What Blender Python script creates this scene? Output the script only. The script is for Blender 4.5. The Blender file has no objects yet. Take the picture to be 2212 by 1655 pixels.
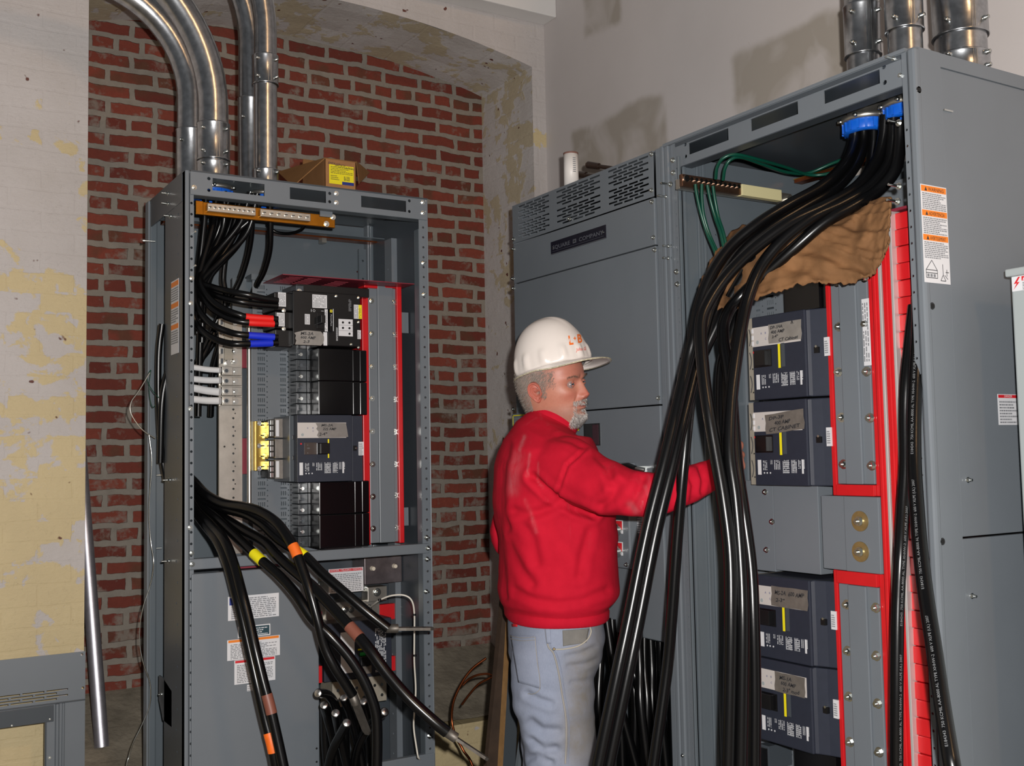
import bpy, bmesh, math, random
import numpy as np
from mathutils import Vector, Matrix, noise as mnoise
PI = math.pi
rnd = random.Random(7)
scn = bpy.context.scene
COL = scn.collection

# ------------------------------------------------------------------ camera, world, flash, exposure
IMG_W, IMG_H, FPX = 2212.0, 1655.0, 2315.2
CAM = np.array([0.0, 0.0, 1.5])
YAW, PITCH, ROLL = [math.radians(a) for a in (31.568, 3.846, -1.094)]
_cy, _sy, _cp, _sp, _cr, _sr = math.cos(YAW), math.sin(YAW), math.cos(PITCH), math.sin(PITCH), math.cos(ROLL), math.sin(ROLL)
FWD = np.array([_sy*_cp, _cy*_cp, _sp])
_r0 = np.array([_cy, -_sy, 0.0]); _u0 = np.cross(_r0, FWD)
RGT = _r0*_cr + _u0*_sr
UPV = -_r0*_sr + _u0*_cr
cam_data = bpy.data.cameras.new('camera'); cam = bpy.data.objects.new('camera', cam_data); COL.objects.link(cam)
cam_data.sensor_fit = 'HORIZONTAL'; cam_data.sensor_width = 36.0; cam_data.lens = 36.0*FPX/IMG_W
cam_data.clip_start = 0.05
m = Matrix.Identity(4)
for i in range(3):
    m[i][0], m[i][1], m[i][2], m[i][3] = RGT[i], UPV[i], -FWD[i], CAM[i]
cam.matrix_world = m
scn.camera = cam
w = bpy.data.worlds.new('world'); scn.world = w; w.use_nodes = True
w.node_tree.nodes['Background'].inputs[0].default_value = (0.95, 0.97, 1.0, 1)
w.node_tree.nodes['Background'].inputs[1].default_value = 0.12
def lamp(name, kind, loc, energy, color, size=0.02, to=None):
    d = bpy.data.lights.new(name, kind); d.energy = energy; d.color = color
    if kind == 'AREA': d.size = size
    else: d.shadow_soft_size = size
    o = bpy.data.objects.new(name, d); COL.objects.link(o); o.location = loc
    if to is not None: o.rotation_euler = (Vector(to)-Vector(loc)).to_track_quat('-Z', 'Y').to_euler()
    return o
lamp('camera_flash', 'POINT', tuple(CAM + RGT*0.055 + UPV*0.065 + FWD*0.01), 330.0, (1.0, 0.97, 0.94), 0.014)
lamp('work_lamp', 'AREA', (1.1, -2.7, 4.4), 34.0, (1.0, 0.60, 0.30), 0.45, (1.9, 1.6, 2.2))
scn.view_settings.view_transform = 'Standard'; scn.view_settings.look = 'None'
scn.view_settings.gamma = 1.0; scn.view_settings.use_curve_mapping = False
scn.view_settings.exposure = 0.0

# ------------------------------------------------------------------ projection helpers (sight lines of the surveyed camera)
def ray(px, py): return FWD + RGT*((px-1106.0)/FPX) - UPV*((py-827.5)/FPX)
def P(px, py, depth): return Vector(CAM + ray(px, py)*depth)
class Frame:
    """a plane with axes: a along u, b along v, c towards the room (n)"""
    def __init__(s, o, u, v, n): s.o, s.u, s.v, s.n = [np.array(q, float) for q in (o, u, v, n)]
    def pt(s, a, b, c=0.0): return Vector(s.o + s.u*a + s.v*b + s.n*c)
    def px(s, x, y, c=0.0):
        d = ray(x, y); q = s.o + s.n*c - CAM
        p = CAM + d*(q.dot(s.n)/d.dot(s.n)) - s.o
        return p.dot(s.u), p.dot(s.v)
    def rect(s, x0, y0, x1, y1, c=0.0):
        xm, ym = (x0+x1)/2, (y0+y1)/2
        a0 = s.px(x0, ym, c)[0]; a1 = s.px(x1, ym, c)[0]; b1 = s.px(xm, y0, c)[1]; b0 = s.px(xm, y1, c)[1]
        return a0, a1, b0, b1
FL = Frame((0, 3.0, 0), (1, 0, 0), (0, 0, 1), (0, -1, 0))       # left cabinet's front
FR = Frame((1.83, 0, 0), (0, -1, 0), (0, 0, 1), (-1, 0, 0))     # right line-up's front
FS = Frame((0, 1.386, 0), (1, 0, 0), (0, 0, 1), (0, -1, 0))     # right line-up's end
YW, YK, XW = 3.66, 4.08, 2.44
FW = Frame((0, YW, 0), (1, 0, 0), (0, 0, 1), (0, -1, 0))        # painted wall
FK = Frame((0, YK, 0), (1, 0, 0), (0, 0, 1), (0, -1, 0))        # brick infill
FX = Frame((XW, 0, 0), (0, -1, 0), (0, 0, 1), (-1, 0, 0))       # plastered wall

# ------------------------------------------------------------------ materials
MATS = {}
def srgb(r, g, b):
    return tuple(((c/255.0)/12.92 if c/255.0 <= 0.04045 else ((c/255.0+0.055)/1.055)**2.4) for c in (r, g, b))
class NT:
    def __init__(s, name):
        s.m = bpy.data.materials.new(name); s.m.use_nodes = True; s.t = s.m.node_tree; s.n = s.t.nodes
        s.b = s.n['Principled BSDF']; s.L = s.t.links.new
    def new(s, typ, **kw):
        x = s.n.new(typ)
        for k, v in kw.items():
            if k in x.inputs.keys() if hasattr(x.inputs, 'keys') else False: x.inputs[k].default_value = v
            else: setattr(x, k, v)
        return x
    def coord(s, scale=(1, 1, 1), rot=(0, 0, 0), kind='Object'):
        tc = s.new('ShaderNodeTexCoord'); mp = s.new('ShaderNodeMapping')
        mp.inputs['Scale'].default_value = scale; mp.inputs['Rotation'].default_value = rot
        s.L(tc.outputs[kind], mp.inputs[0]); return mp.outputs[0]
    def noise(s, vec, scale, detail=4, rough=0.55, dist=0.0):
        x = s.new('ShaderNodeTexNoise'); x.inputs['Scale'].default_value = scale; x.inputs['Detail'].default_value = detail
        x.inputs['Roughness'].default_value = rough; x.inputs['Distortion'].default_value = dist
        s.L(vec, x.inputs['Vector']); return x.outputs['Fac']
    def ramp(s, fac, stops):
        x = s.new('ShaderNodeValToRGB'); e = x.color_ramp.elements
        while len(e) < len(stops): e.new(0.5)
        for q, (p, c) in zip(e, stops):
            q.position = p; q.color = (c, c, c, 1) if not isinstance(c, tuple) else (*c, 1)
        s.L(fac, x.inputs[0]); return x.outputs[0]
    def mix(s, f, a, b, mode='MIX'):
        x = s.new('ShaderNodeMix', data_type='RGBA', blend_type=mode)
        for sock, val in ((x.inputs[0], f), (x.inputs[6], a), (x.inputs[7], b)):
            if isinstance(val, (int, float)): sock.default_value = val
            elif isinstance(val, tuple): sock.default_value = (*val, 1)
            else: s.L(val, sock)
        return x.outputs[2]
    def math(s, op, a, b=0.0, clamp=False):
        x = s.new('ShaderNodeMath', operation=op); x.use_clamp = clamp
        for i, val in enumerate((a, b)):
            if isinstance(val, (int, float)): x.inputs[i].default_value = val
            else: s.L(val, x.inputs[i])
        return x.outputs[0]
    def bump(s, h, strength=0.3, dist=0.002):
        x = s.new('ShaderNodeBump'); x.inputs['Strength'].default_value = strength; x.inputs['Distance'].default_value = dist
        s.L(h, x.inputs['Height']); s.L(x.outputs[0], s.b.inputs['Normal'])
    def color(s, c):
        if isinstance(c, tuple): s.b.inputs['Base Color'].default_value = (*c, 1)
        else: s.L(c, s.b.inputs['Base Color'])
    def set(s, rough=0.5, metal=0.0, spec=0.5, **kw):
        s.b.inputs['Roughness'].default_value = rough; s.b.inputs['Metallic'].default_value = metal
        s.b.inputs['Specular IOR Level'].default_value = spec
        for k, v in kw.items(): s.b.inputs[k].default_value = v
def mat(name, rgb, rough=0.5, metal=0.0, spec=0.5, var=0.0, vscale=20.0, bump=0.0, bscale=200.0, bdist=0.001, **kw):
    """plain procedural material: a colour with a little mottling and an optional fine bump"""
    if name in MATS: return MATS[name]
    t = NT(name); c = srgb(*rgb); t.set(rough, metal, spec, **kw)
    v = t.coord()
    if var > 0:
        n = t.noise(v, vscale, 5, 0.6)
        f = t.ramp(n, [(0.3, 0.0), (0.7, 1.0)])
        t.color(t.mix(f, tuple(q*(1-var) for q in c), tuple(min(1, q*(1+var)) for q in c)))
    else: t.color(c)
    if bump > 0: t.bump(t.noise(v, bscale, 3), bump, bdist)
    MATS[name] = t.m; return t.m
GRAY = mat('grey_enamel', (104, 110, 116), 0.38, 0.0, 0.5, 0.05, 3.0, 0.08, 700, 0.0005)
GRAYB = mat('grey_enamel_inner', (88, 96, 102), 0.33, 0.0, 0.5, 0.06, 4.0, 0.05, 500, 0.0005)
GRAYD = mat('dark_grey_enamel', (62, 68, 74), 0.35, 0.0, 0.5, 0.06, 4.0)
GRAYL = mat('light_grey_enamel', (150, 157, 158), 0.4, 0.0, 0.5, 0.04, 3.0)
ZINC = mat('zinc_plated_steel', (205, 208, 205), 0.22, 1.0, 0.5, 0.08, 60)
GALV = mat('galvanised_steel', (168, 170, 173), 0.27, 1.0, 0.5, 0.25, 45.0, 0.15, 60, 0.001)
ALU = mat('bare_aluminium', (190, 186, 178), 0.36, 0.95, 0.5, 0.1, 30)
COPPER = mat('copper', (150, 82, 48), 0.3, 0.9, 0.5, 0.15, 40)
BRASS = mat('brass', (178, 118, 38), 0.28, 1.0, 0.5, 0.15, 30)
GOLD = mat('gold_chromate', (220, 190, 100), 0.25, 1.0, 0.5, 0.15, 60)
BLACKP = mat('black_plastic', (14, 14, 16), 0.35, 0.0, 0.5, 0.1, 40)
BLACKG = mat('glossy_black_plastic', (11, 11, 13), 0.2, 0.0, 0.5)
NAVY = mat('blue_grey_breaker_plastic', (38, 42, 54), 0.5, 0.0, 0.4, 0.06, 60, 0.1, 900, 0.0004)
RUBBER = mat('black_cable_jacket', (7, 7, 8), 0.26, 0.0, 0.36, 0.1, 25, 0.05, 120, 0.001)
HOLE_SHADE = mat('painted_hole_shade', (8, 9, 10), 0.9)  # black discs and strips put the shade of holes and slots into the colour
REDP = mat('red_insulating_plastic', (190, 24, 30), 0.35, 0.0, 0.5, 0.08, 12)
REDD = mat('dark_red_fibre_board', (120, 38, 52), 0.4, 0.0, 0.5, 0.1, 20)
BLUEP = mat('blue_plastic', (14, 88, 190), 0.35, 0.0, 0.5)
WHITEP = mat('white_label', (205, 205, 208), 0.5)
INK = mat('black_ink', (40, 40, 44), 0.6)
INKW = mat('white_ink', (190, 192, 196), 0.6)
INKG = mat('grey_ink', (120, 122, 126), 0.6)
ORANGE = mat('orange_print', (222, 120, 22), 0.5)
REDI = mat('red_print', (196, 26, 36), 0.5)
YELLOW = mat('yellow_print', (225, 210, 20), 0.5)
BLUEI = mat('blue_print', (24, 44, 120), 0.5)
TEALI = mat('dark_teal_plate', (34, 62, 72), 0.4)
TAPE = mat('foil_tape', (165, 162, 158), 0.3, 0.6, 0.5, 0.12, 30, 0.3, 60, 0.002)
TAPED = mat('worn_grey_tape', (112, 106, 100), 0.45, 0.3, 0.5, 0.15, 40, 0.3, 60, 0.002)
BEIGE = mat('beige_terminal_plastic', (140, 134, 122), 0.5, 0.0, 0.5, 0.1, 40)
WHITEC = mat('white_cable_jacket', (215, 215, 216), 0.35)
GREENC = mat('green_wire_jacket', (6, 62, 48), 0.35)
CLEAR = mat('smoked_plastic', (60, 64, 68), 0.18, 0.0, 0.6, 0.3, 80)

# ------------------------------------------------------------------ mesh builder
class MB:
    def __init__(s): s.v, s.f, s.mi, s.ms, s.sm, s.marks = [], [], [], [], [], []
    def mark(s): s.marks.append((len(s.v), len(s.f)))
    def m(s, mt):
        if mt not in s.ms: s.ms.append(mt)
        return s.ms.index(mt)
    def add(s, vs, fs, mt, smooth=False):
        o = len(s.v); s.v += [tuple(q) for q in vs]; k = s.m(mt)
        for f in fs: s.f.append(tuple(i+o for i in f)); s.mi.append(k); s.sm.append(smooth)
        return s
    def box(s, F, a0, a1, b0, b1, c0, c1, mt):
        if a0 > a1: a0, a1 = a1, a0
        if b0 > b1: b0, b1 = b1, b0
        if c0 > c1: c0, c1 = c1, c0
        vs = [F.pt(a, b, c) for c in (c0, c1) for b in (b0, b1) for a in (a0, a1)]
        return s.add(vs, [(0, 2, 3, 1), (4, 5, 7, 6), (0, 1, 5, 4), (2, 6, 7, 3), (0, 4, 6, 2), (1, 3, 7, 5)], mt)
    def prism(s, F, poly, c0, c1, mt):
        n = len(poly); vs = [F.pt(a, b, c) for c in (c0, c1) for a, b in poly]
        fs = [tuple(range(n-1, -1, -1)), tuple(range(n, 2*n))] + [(i, (i+1) % n, n+(i+1) % n, n+i) for i in range(n)]
        return s.add(vs, fs, mt)
    def cyl(s, F, a, b, r, c0, c1, mt, n=12, r2=None, smooth=True):
        r2 = r if r2 is None else r2
        vs = [F.pt(a+rr*math.cos(2*PI*i/n), b+rr*math.sin(2*PI*i/n), c) for rr, c in ((r, c0), (r2, c1)) for i in range(n)]
        s.add(vs, [(i, (i+1) % n, n+(i+1) % n, n+i) for i in range(n)], mt, smooth)
        return s.add(vs, [tuple(range(n-1, -1, -1)), tuple(range(n, 2*n))], mt)
    def hexn(s, F, a, b, r, c0, c1, mt): return s.cyl(F, a, b, r, c0, c1, mt, 6, None, False)
    def tube(s, pts, r, mt, n=10, cap=True, closed=False):
        P_ = [Vector(p) for p in pts]; N = len(P_); rs = r if isinstance(r, (list, tuple)) else [r]*N
        T = [((P_[min(i+1, N-1)]-P_[max(i-1, 0)]) or Vector((0, 0, 1))).normalized() for i in range(N)]
        up = Vector((0, 0, 1)) if abs(T[0].z) < 0.9 else Vector((1, 0, 0))
        x = T[0].cross(up).normalized(); vs = []
        for i in range(N):
            x = (x - T[i]*x.dot(T[i])).normalized(); y = T[i].cross(x)
            vs += [P_[i] + (x*math.cos(2*PI*k/n) + y*math.sin(2*PI*k/n))*rs[i] for k in range(n)]
        fs = [(i*n+k, i*n+(k+1) % n, (i+1)*n+(k+1) % n, (i+1)*n+k) for i in range(N-1) for k in range(n)]
        s.add(vs, fs, mt, True)
        if cap: s.add(vs[:n], [tuple(range(n-1, -1, -1))], mt); s.add(vs[-n:], [tuple(range(n))], mt)
        return s
    def lathe(s, base, axis, prof, mt, n=24, x0=None):
        ax = Vector(axis).normalized(); x = ax.orthogonal().normalized() if x0 is None else Vector(x0); y = ax.cross(x); b = Vector(base)
        vs = [b + ax*h + (x*math.cos(2*PI*k/n)+y*math.sin(2*PI*k/n))*r for r, h in prof for k in range(n)]
        fs = [(i*n+k, i*n+(k+1) % n, (i+1)*n+(k+1) % n, (i+1)*n+k) for i in range(len(prof)-1) for k in range(n)]
        return s.add(vs, fs, mt, True)
    def plate(s, F, a0, a1, b0, b1, c, mt, rects=(), holes=(), r=0.004):
        """a flat sheet with real rectangular and round holes (single layer, thickened by solidify)"""
        if a0 > a1: a0, a1 = a1, a0
        if b0 > b1: b0, b1 = b1, b0
        rc = [(min(q[0], q[1]), max(q[0], q[1]), min(q[2], q[3]), max(q[2], q[3])) for q in rects]
        rh = [(h[0]-(h[2] if len(h) > 2 else r), h[0]+(h[2] if len(h) > 2 else r), h[1]-(h[2] if len(h) > 2 else r), h[1]+(h[2] if len(h) > 2 else r)) for h in holes]
        A = sorted({round(q, 5) for q in [a0, a1] + [x for z in rc+rh for x in z[:2] if a0 < x < a1]})
        B = sorted({round(q, 5) for q in [b0, b1] + [x for z in rc+rh for x in z[2:] if b0 < x < b1]})
        ia = {}; vs = []; fs = []
        def vid(a, b):
            k = (round(a, 5), round(b, 5))
            if k not in ia: ia[k] = len(vs); vs.append(F.pt(a, b, c))
            return ia[k]
        e = 1e-5
        for i in range(len(A)-1):
            for j in range(len(B)-1):
                ca, cb = (A[i]+A[i+1])/2, (B[j]+B[j+1])/2
                if any(z[0]-e < ca < z[1]+e and z[2]-e < cb < z[3]+e for z in rc): continue
                if any(z[0]-e < ca < z[1]+e and z[2]-e < cb < z[3]+e for z in rh): continue
                fs.append((vid(A[i], B[j]), vid(A[i+1], B[j]), vid(A[i+1], B[j+1]), vid(A[i], B[j+1])))
        for z in rh:   # octagonal hole inside its square cell (when no other cut line crosses it)
            if z[0] < a0 or z[1] > a1 or z[2] < b0 or z[3] > b1: continue
            ca, cb, rr = (z[0]+z[1])/2, (z[2]+z[3])/2, (z[1]-z[0])/2
            o8 = [vid(ca+rr*0.999*math.cos(PI/8+k*PI/4), cb+rr*0.999*math.sin(PI/8+k*PI/4)) for k in range(8)]
            c4 = [vid(z[1], z[3]), vid(z[0], z[3]), vid(z[0], z[2]), vid(z[1], z[2])]
            for q in range(4):
                fs.append((c4[q], o8[(2*q+1) % 8], o8[2*q]))
                fs.append((c4[q], c4[(q+1) % 4], o8[(2*q+2) % 8], o8[(2*q+1) % 8]))
        fl = []
        for f in fs:
            n = (vs[f[1]]-vs[f[0]]).cross(vs[f[-1]]-vs[f[0]]); fl.append(f if n.dot(Vector(F.n)) > 0 else f[::-1])
        return s.add(vs, fl, mt)
    def build(s, name, parent=None, bevel=0.0, solid=0.0, sub=0, seg=2):
        me = bpy.data.meshes.new(name); me.from_pydata(s.v, [], s.f)
        for q in s.ms: me.materials.append(q)
        me.polygons.foreach_set('material_index', s.mi); me.polygons.foreach_set('use_smooth', s.sm); me.update()
        o = bpy.data.objects.new(name, me); COL.objects.link(o)
        if parent is not None: o.parent = parent; o.matrix_parent_inverse = Matrix.Translation(-parent.location)
        if solid: q = o.modifiers.new('thickness', 'SOLIDIFY'); q.thickness = solid; q.offset = -1
        if sub: q = o.modifiers.new('smooth', 'SUBSURF'); q.levels = q.render_levels = sub
        if bevel: q = o.modifiers.new('bevel', 'BEVEL'); q.width = bevel; q.segments = seg; q.limit_method = 'ANGLE'; q.angle_limit = 0.7
        return o
def build_each(mb, name, parent, **kw):
    """every piece begun with mark() becomes a part of its own"""
    ends = mb.marks[1:] + [(len(mb.v), len(mb.f))]; out = []
    for (v0, f0), (v1, f1) in zip(mb.marks, ends):
        q = MB(); q.ms = mb.ms; q.v = mb.v[v0:v1]; q.f = [tuple(i-v0 for i in f) for f in mb.f[f0:f1]]; q.mi = mb.mi[f0:f1]; q.sm = mb.sm[f0:f1]
        out.append(q.build(name, parent, **kw))
    return out
def tag(o, label, cat, group=None):
    o['label'] = label; o['category'] = cat
    if group: o['group'] = group
    return o
def thing(name, label, cat, loc, group=None):
    o = bpy.data.objects.new(name, None); COL.objects.link(o); o.location = loc; o.empty_display_size = 0.1
    return tag(o, label, cat, group)
def struct(o): o['kind'] = 'structure'; return o
def smooth_path(pts, n=8):
    """Catmull-Rom through control points"""
    p = [Vector(q) for q in pts]; p = [p[0]*2-p[1]] + p + [p[-1]*2-p[-2]]; out = []
    for i in range(1, len(p)-2):
        for k in range(n):
            t = k/n; a, b, c, d = p[i-1], p[i], p[i+1], p[i+2]
            out.append(0.5*((2*b) + (c-a)*t + (2*a-5*b+4*c-d)*t*t + (3*b-a-3*c+d)*t**3))
    out.append(p[-2]); return out
def text_geo(body, h, shear=0.0, align='LEFT', weight=0.0):
    cu = bpy.data.curves.new('t', 'FONT'); cu.body = body; cu.size = h/0.7; cu.align_x = align; cu.shear = shear; cu.offset = weight*h; cu.resolution_u = 2
    to = bpy.data.objects.new('t', cu); COL.objects.link(to)
    me = bpy.data.meshes.new_from_object(to.evaluated_get(bpy.context.evaluated_depsgraph_get()))
    bpy.data.objects.remove(to); bpy.data.curves.remove(cu)
    r = [tuple(v.co[:2]) for v in me.vertices], [tuple(p.vertices) for p in me.polygons]; bpy.data.meshes.remove(me); return r
def write(mb, body, F, a, b, c, h, mt, sx=1.0, rot=0.0, shear=0.0, align='LEFT', weight=0.0, fn=None, wob=0.0, width=None):
    """lettering on a plane, added to the mesh of the part that carries it; a, b = where its baseline starts"""
    vs, fs = text_geo(body, h, shear, align, weight)
    if width: sx = width/max(1e-6, max(v[0] for v in vs)-min(v[0] for v in vs))
    cr, sr = math.cos(rot), math.sin(rot); out = []
    for x, y in vs:
        x *= sx
        if wob: y += wob*h*math.sin(x/h*2.1+len(body)); x += wob*h*0.6*math.sin(y/h*3+x/h*1.3)
        q = (a + x*cr - y*sr, b + x*sr + y*cr); out.append(F.pt(q[0], q[1], c) if fn is None else fn(*q))
    mb.add(out, fs, mt)
def lines(mb, F, a0, a1, b0, b1, c, n, mt, seed=1, fill=0.55, vert=False):
    """small print: rows of word-long strokes"""
    q = random.Random(seed)
    if a0 > a1: a0, a1 = a1, a0
    if vert:
        p = (a1-a0)/n
        for i in range(n):
            b = b0
            while b < b1:
                w_ = q.uniform(.03, .12)*(b1-b0); e = min(b+w_, b1)
                mb.add([F.pt(x, y, c) for x, y in ((a0+p*i, b), (a0+p*(i+fill), b), (a0+p*(i+fill), e), (a0+p*i, e))], [(0, 1, 2, 3)], mt)
                b = e + .02*(b1-b0)
                if q.random() < .12: b += .1*(b1-b0)
        return
    p = (b1-b0)/n
    for i in range(n):
        a = a0; end = a1 - (q.uniform(0, .35)*(a1-a0) if q.random() < .4 else 0)
        y = b1 - p*(i+1)
        while a < end:
            w_ = q.uniform(.03, .12)*(a1-a0); e = min(a+w_, end)
            mb.add([F.pt(s_, t_, c) for s_, t_ in ((a, y), (e, y), (e, y+p*fill), (a, y+p*fill))], [(0, 1, 2, 3)], mt)
            a = e + .018*(a1-a0)
# ------------------------------------------------------------------ the room
XL, XR, ZS, ZP, ZSILL_F, ZSILL_K = 0.635, 2.375, 3.11, 3.215, 0.50, 0.69
def wall_vec(t, kind='front'):
    tc = t.new('ShaderNodeTexCoord'); sp = t.new('ShaderNodeSeparateXYZ'); cb = t.new('ShaderNodeCombineXYZ')
    t.L(tc.outputs['Object'], sp.inputs[0]); t.L(sp.outputs[0], cb.inputs[0]); t.L(sp.outputs[2], cb.inputs[1])
    return tc.outputs['Object'], sp.outputs, cb.outputs[0]
def distorted(t, vec, src, amt, scale):
    n = t.new('ShaderNodeTexNoise'); n.inputs['Scale'].default_value = scale; n.inputs['Detail'].default_value = 3; t.L(src, n.inputs['Vector'])
    s = t.new('ShaderNodeVectorMath', operation='SUBTRACT'); t.L(n.outputs['Color'], s.inputs[0]); s.inputs[1].default_value = (.5, .5, .5)
    k = t.new('ShaderNodeVectorMath', operation='SCALE'); t.L(s.outputs[0], k.inputs[0]); k.inputs['Scale'].default_value = amt
    a = t.new('ShaderNodeVectorMath', operation='ADD'); t.L(vec, a.inputs[0]); t.L(k.outputs[0], a.inputs[1]); return a.outputs[0]
def brick(t, vec, bw, rh, ms, smooth=0.1, off=0.5, sq=1.0, sqf=2):
    b = t.new('ShaderNodeTexBrick'); b.offset = off; b.squash = sq; b.squash_frequency = sqf
    for k, v in (('Scale', 1.0), ('Mortar Size', ms), ('Mortar Smooth', smooth), ('Bias', 0.0), ('Brick Width', bw), ('Row Height', rh)): b.inputs[k].default_value = v
    b.inputs['Color1'].default_value = (0, 0, 0, 1); b.inputs['Color2'].default_value = (1, 1, 1, 1); b.inputs['Mortar'].default_value = (.5, .5, .5, 1)
    t.L(vec, b.inputs['Vector']); return b.outputs['Color'], b.outputs['Fac']
def painted(name, cream_bias, dirt, white=(206, 202, 200), cream=(214, 196, 150), zgrad=0.32):
    t = NT(name); t.set(0.62, 0, 0.4)
    ob, sp, v2 = wall_vec(t)
    vd = distorted(t, v2, ob, 0.02, 6.0)
    cell, fac = brick(t, vd, 0.2, 0.066, 0.007, 0.6)
    n1 = t.noise(ob, 3.2, 6, 0.62, 0.6); n2 = t.noise(ob, 16, 5, 0.6, 0.4)
    z = t.math('MULTIPLY', t.math('SUBTRACT', sp[2], 1.9), -zgrad)
    s = t.math('ADD', t.math('MULTIPLY', n1, 1.5), t.math('MULTIPLY', n2, 0.85))
    s = t.math('ADD', s, t.math('MULTIPLY', cell, 0.2)); s = t.math('ADD', s, z); s = t.math('ADD', s, cream_bias - 1.12)
    f = t.ramp(s, [(0.49, 0.0), (0.535, 1.0)])
    wv = t.mix(t.noise(ob, 5, 4), tuple(q*0.86 for q in srgb(*white)), srgb(*white))
    cv = t.mix(t.noise(ob, 6, 4), tuple(q*0.88 for q in srgb(*cream)), srgb(*cream))
    c = t.mix(f, wv, cv)
    sp1 = t.noise(ob, 24, 2, 0.5); spots = t.ramp(sp1, [(0.745-dirt*0.05, 0.0), (0.775-dirt*0.05, 1.0)])   # chips down to the brick
    c = t.mix(spots, c, srgb(96, 48, 42))
    lo = t.ramp(t.noise(ob, 2.2, 7, 0.7), [(0.35, 0.0), (0.75, 0.42*dirt)])
    c = t.mix(lo, c, srgb(136, 122, 100))
    cr = t.ramp(t.noise(distorted(t, ob, ob, 0.2, 3.0), 30, 2), [(0.49, 0.0), (0.5, 0.25*dirt), (0.51, 0.0)])
    c = t.mix(cr, c, srgb(92, 84, 72)); t.color(c)
    h = t.math('ADD', t.math('MULTIPLY', fac, -0.22), t.math('MULTIPLY', n2, 0.7)); h = t.math('ADD', h, t.math('MULTIPLY', f, 0.12))
    h = t.math('ADD', h, t.math('MULTIPLY', spots, -0.8)); h = t.math('ADD', h, t.math('MULTIPLY', t.noise(t.coord((1, 1, 2.2)), 55, 5, .65), 0.55)); t.bump(h, 0.55, 0.006)
    return t.m
PAINT = painted('white_and_cream_painted_brick', 0.31, 0.5, (196, 190, 188), (206, 188, 146), 0.2)
PAINTJ = painted('grimy_painted_brick', 0.16, 0.8, (206, 202, 200), (194, 182, 156), -0.12)
def red_brick():
    t = NT('red_brick_with_smeared_mortar'); t.set(0.85, 0, 0.25)
    ob, sp, v2 = wall_vec(t)
    vd = distorted(t, v2, ob, 0.016, 20.0); vd = distorted(t, vd, ob, 0.02, 4.0)
    cell, fac = brick(t, vd, 0.172, 0.0605, 0.0118, 0.2, 0.5, 0.55, 5)
    n1 = t.noise(ob, 9, 5, 0.65); n2 = t.noise(ob, 60, 4, 0.6)
    c = t.mix(cell, srgb(130, 64, 50), srgb(100, 46, 38))
    dk = t.ramp(t.noise(vd, 6.3, 2), [(0.55, 0.0), (0.66, 1.0)])
    c = t.mix(t.math('MULTIPLY', dk, 0.65), c, srgb(84, 64, 48))
    c = t.mix(t.ramp(n2, [(0.3, 0.0), (0.8, 0.35)]), c, srgb(84, 40, 32))
    gz = t.ramp(sp[2], [(0.2, 0.0), (0.5, 0.0)])
    mr = t.new('ShaderNodeMapRange'); mr.inputs[1].default_value = 2.2; mr.inputs[2].default_value = 0.6; mr.inputs[3].default_value = 0.0; mr.inputs[4].default_value = 0.1; t.L(sp[2], mr.inputs[0])
    sm = t.ramp(t.math('ADD', t.math('ADD', n1, t.math('MULTIPLY', n2, 0.3)), mr.outputs[0]), [(0.72, 0.0), (0.86, 0.75)])     # mortar wiped over the faces
    mc = t.mix(t.noise(ob, 30, 4), srgb(144, 136, 126), srgb(118, 111, 102))
    c = t.mix(sm, c, mc); c = t.mix(fac, c, mc); t.color(c)
    h = t.math('ADD', t.math('MULTIPLY', fac, -1.0), t.math('MULTIPLY', n2, 0.35)); t.bump(h, 0.7, 0.007)
    return t.m
REDBRICK = red_brick()
def plaster():
    t = NT('skimmed_plasterboard'); t.set(0.7, 0, 0.3)
    tc = t.new('ShaderNodeTexCoord'); sp = t.new('ShaderNodeSeparateXYZ'); t.L(tc.outputs['Object'], sp.inputs[0]); ob = tc.outputs['Object']
    nz = t.math('MULTIPLY', t.math('SUBTRACT', t.noise(ob, 5, 4), 0.5), 0.16)
    base = t.mix(t.noise(ob, 1.6, 5, 0.6), srgb(184, 177, 174), srgb(202, 196, 194))
    def soft(y0, y1, z0, z1, s_):
        out = None
        for sock, lo, hi in ((sp.outputs[1], y0, y1), (sp.outputs[2], z0, z1)):
            for e, sg in ((lo, 1), (hi, -1)):
                d = t.math('MULTIPLY', t.math('ADD', t.math('SUBTRACT', sock, e), t.math('MULTIPLY', nz, 0.5*sg)), sg)
                r = t.new('ShaderNodeMapRange', interpolation_type='SMOOTHSTEP'); r.inputs[1].default_value = -s_; r.inputs[2].default_value = s_; t.L(d, r.inputs[0])
                out = r.outputs[0] if out is None else t.math('MULTIPLY', out, r.outputs[0])
        return out
    def pb(x0, y0, x1, y1):
        a, b = FX.px(x0, y0), FX.px(x1, y1); return -b[0], -a[0], b[1], a[1]
    boards = [pb(1236, 288, 1444, 470), pb(1583, 122, 1905, 420), pb(1256, -160, 1340, 45)]
    c = base
    for q in boards:
        s_ = soft(q[0], q[1], q[2], q[3], 0.02)
        st = t.ramp(t.noise(ob, 4.5, 3, 0.5, 0.6), [(0.45, 0.95), (0.62, 0.35)])
        c = t.mix(t.math('MULTIPLY', s_, st), c, srgb(158, 150, 140))
    sc = t.ramp(t.noise(t.coord((2, 9, 3)), 4.0, 2), [(0.76, 0.0), (0.79, 0.4)]); c = t.mix(sc, c, srgb(140, 128, 112))
    t.color(c); t.bump(t.noise(ob, 90, 4), 0.12, 0.002); return t.m
PLASTER = plaster()
BEAMW = mat('white_ceiling_paint', (216, 214, 212), 0.6, 0, 0.4, 0.03, 3.0)
CONC = mat('dusty_concrete', (120, 114, 106), 0.85, 0, 0.3, 0.2, 4.0, 0.4, 40, 0.004)
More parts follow.
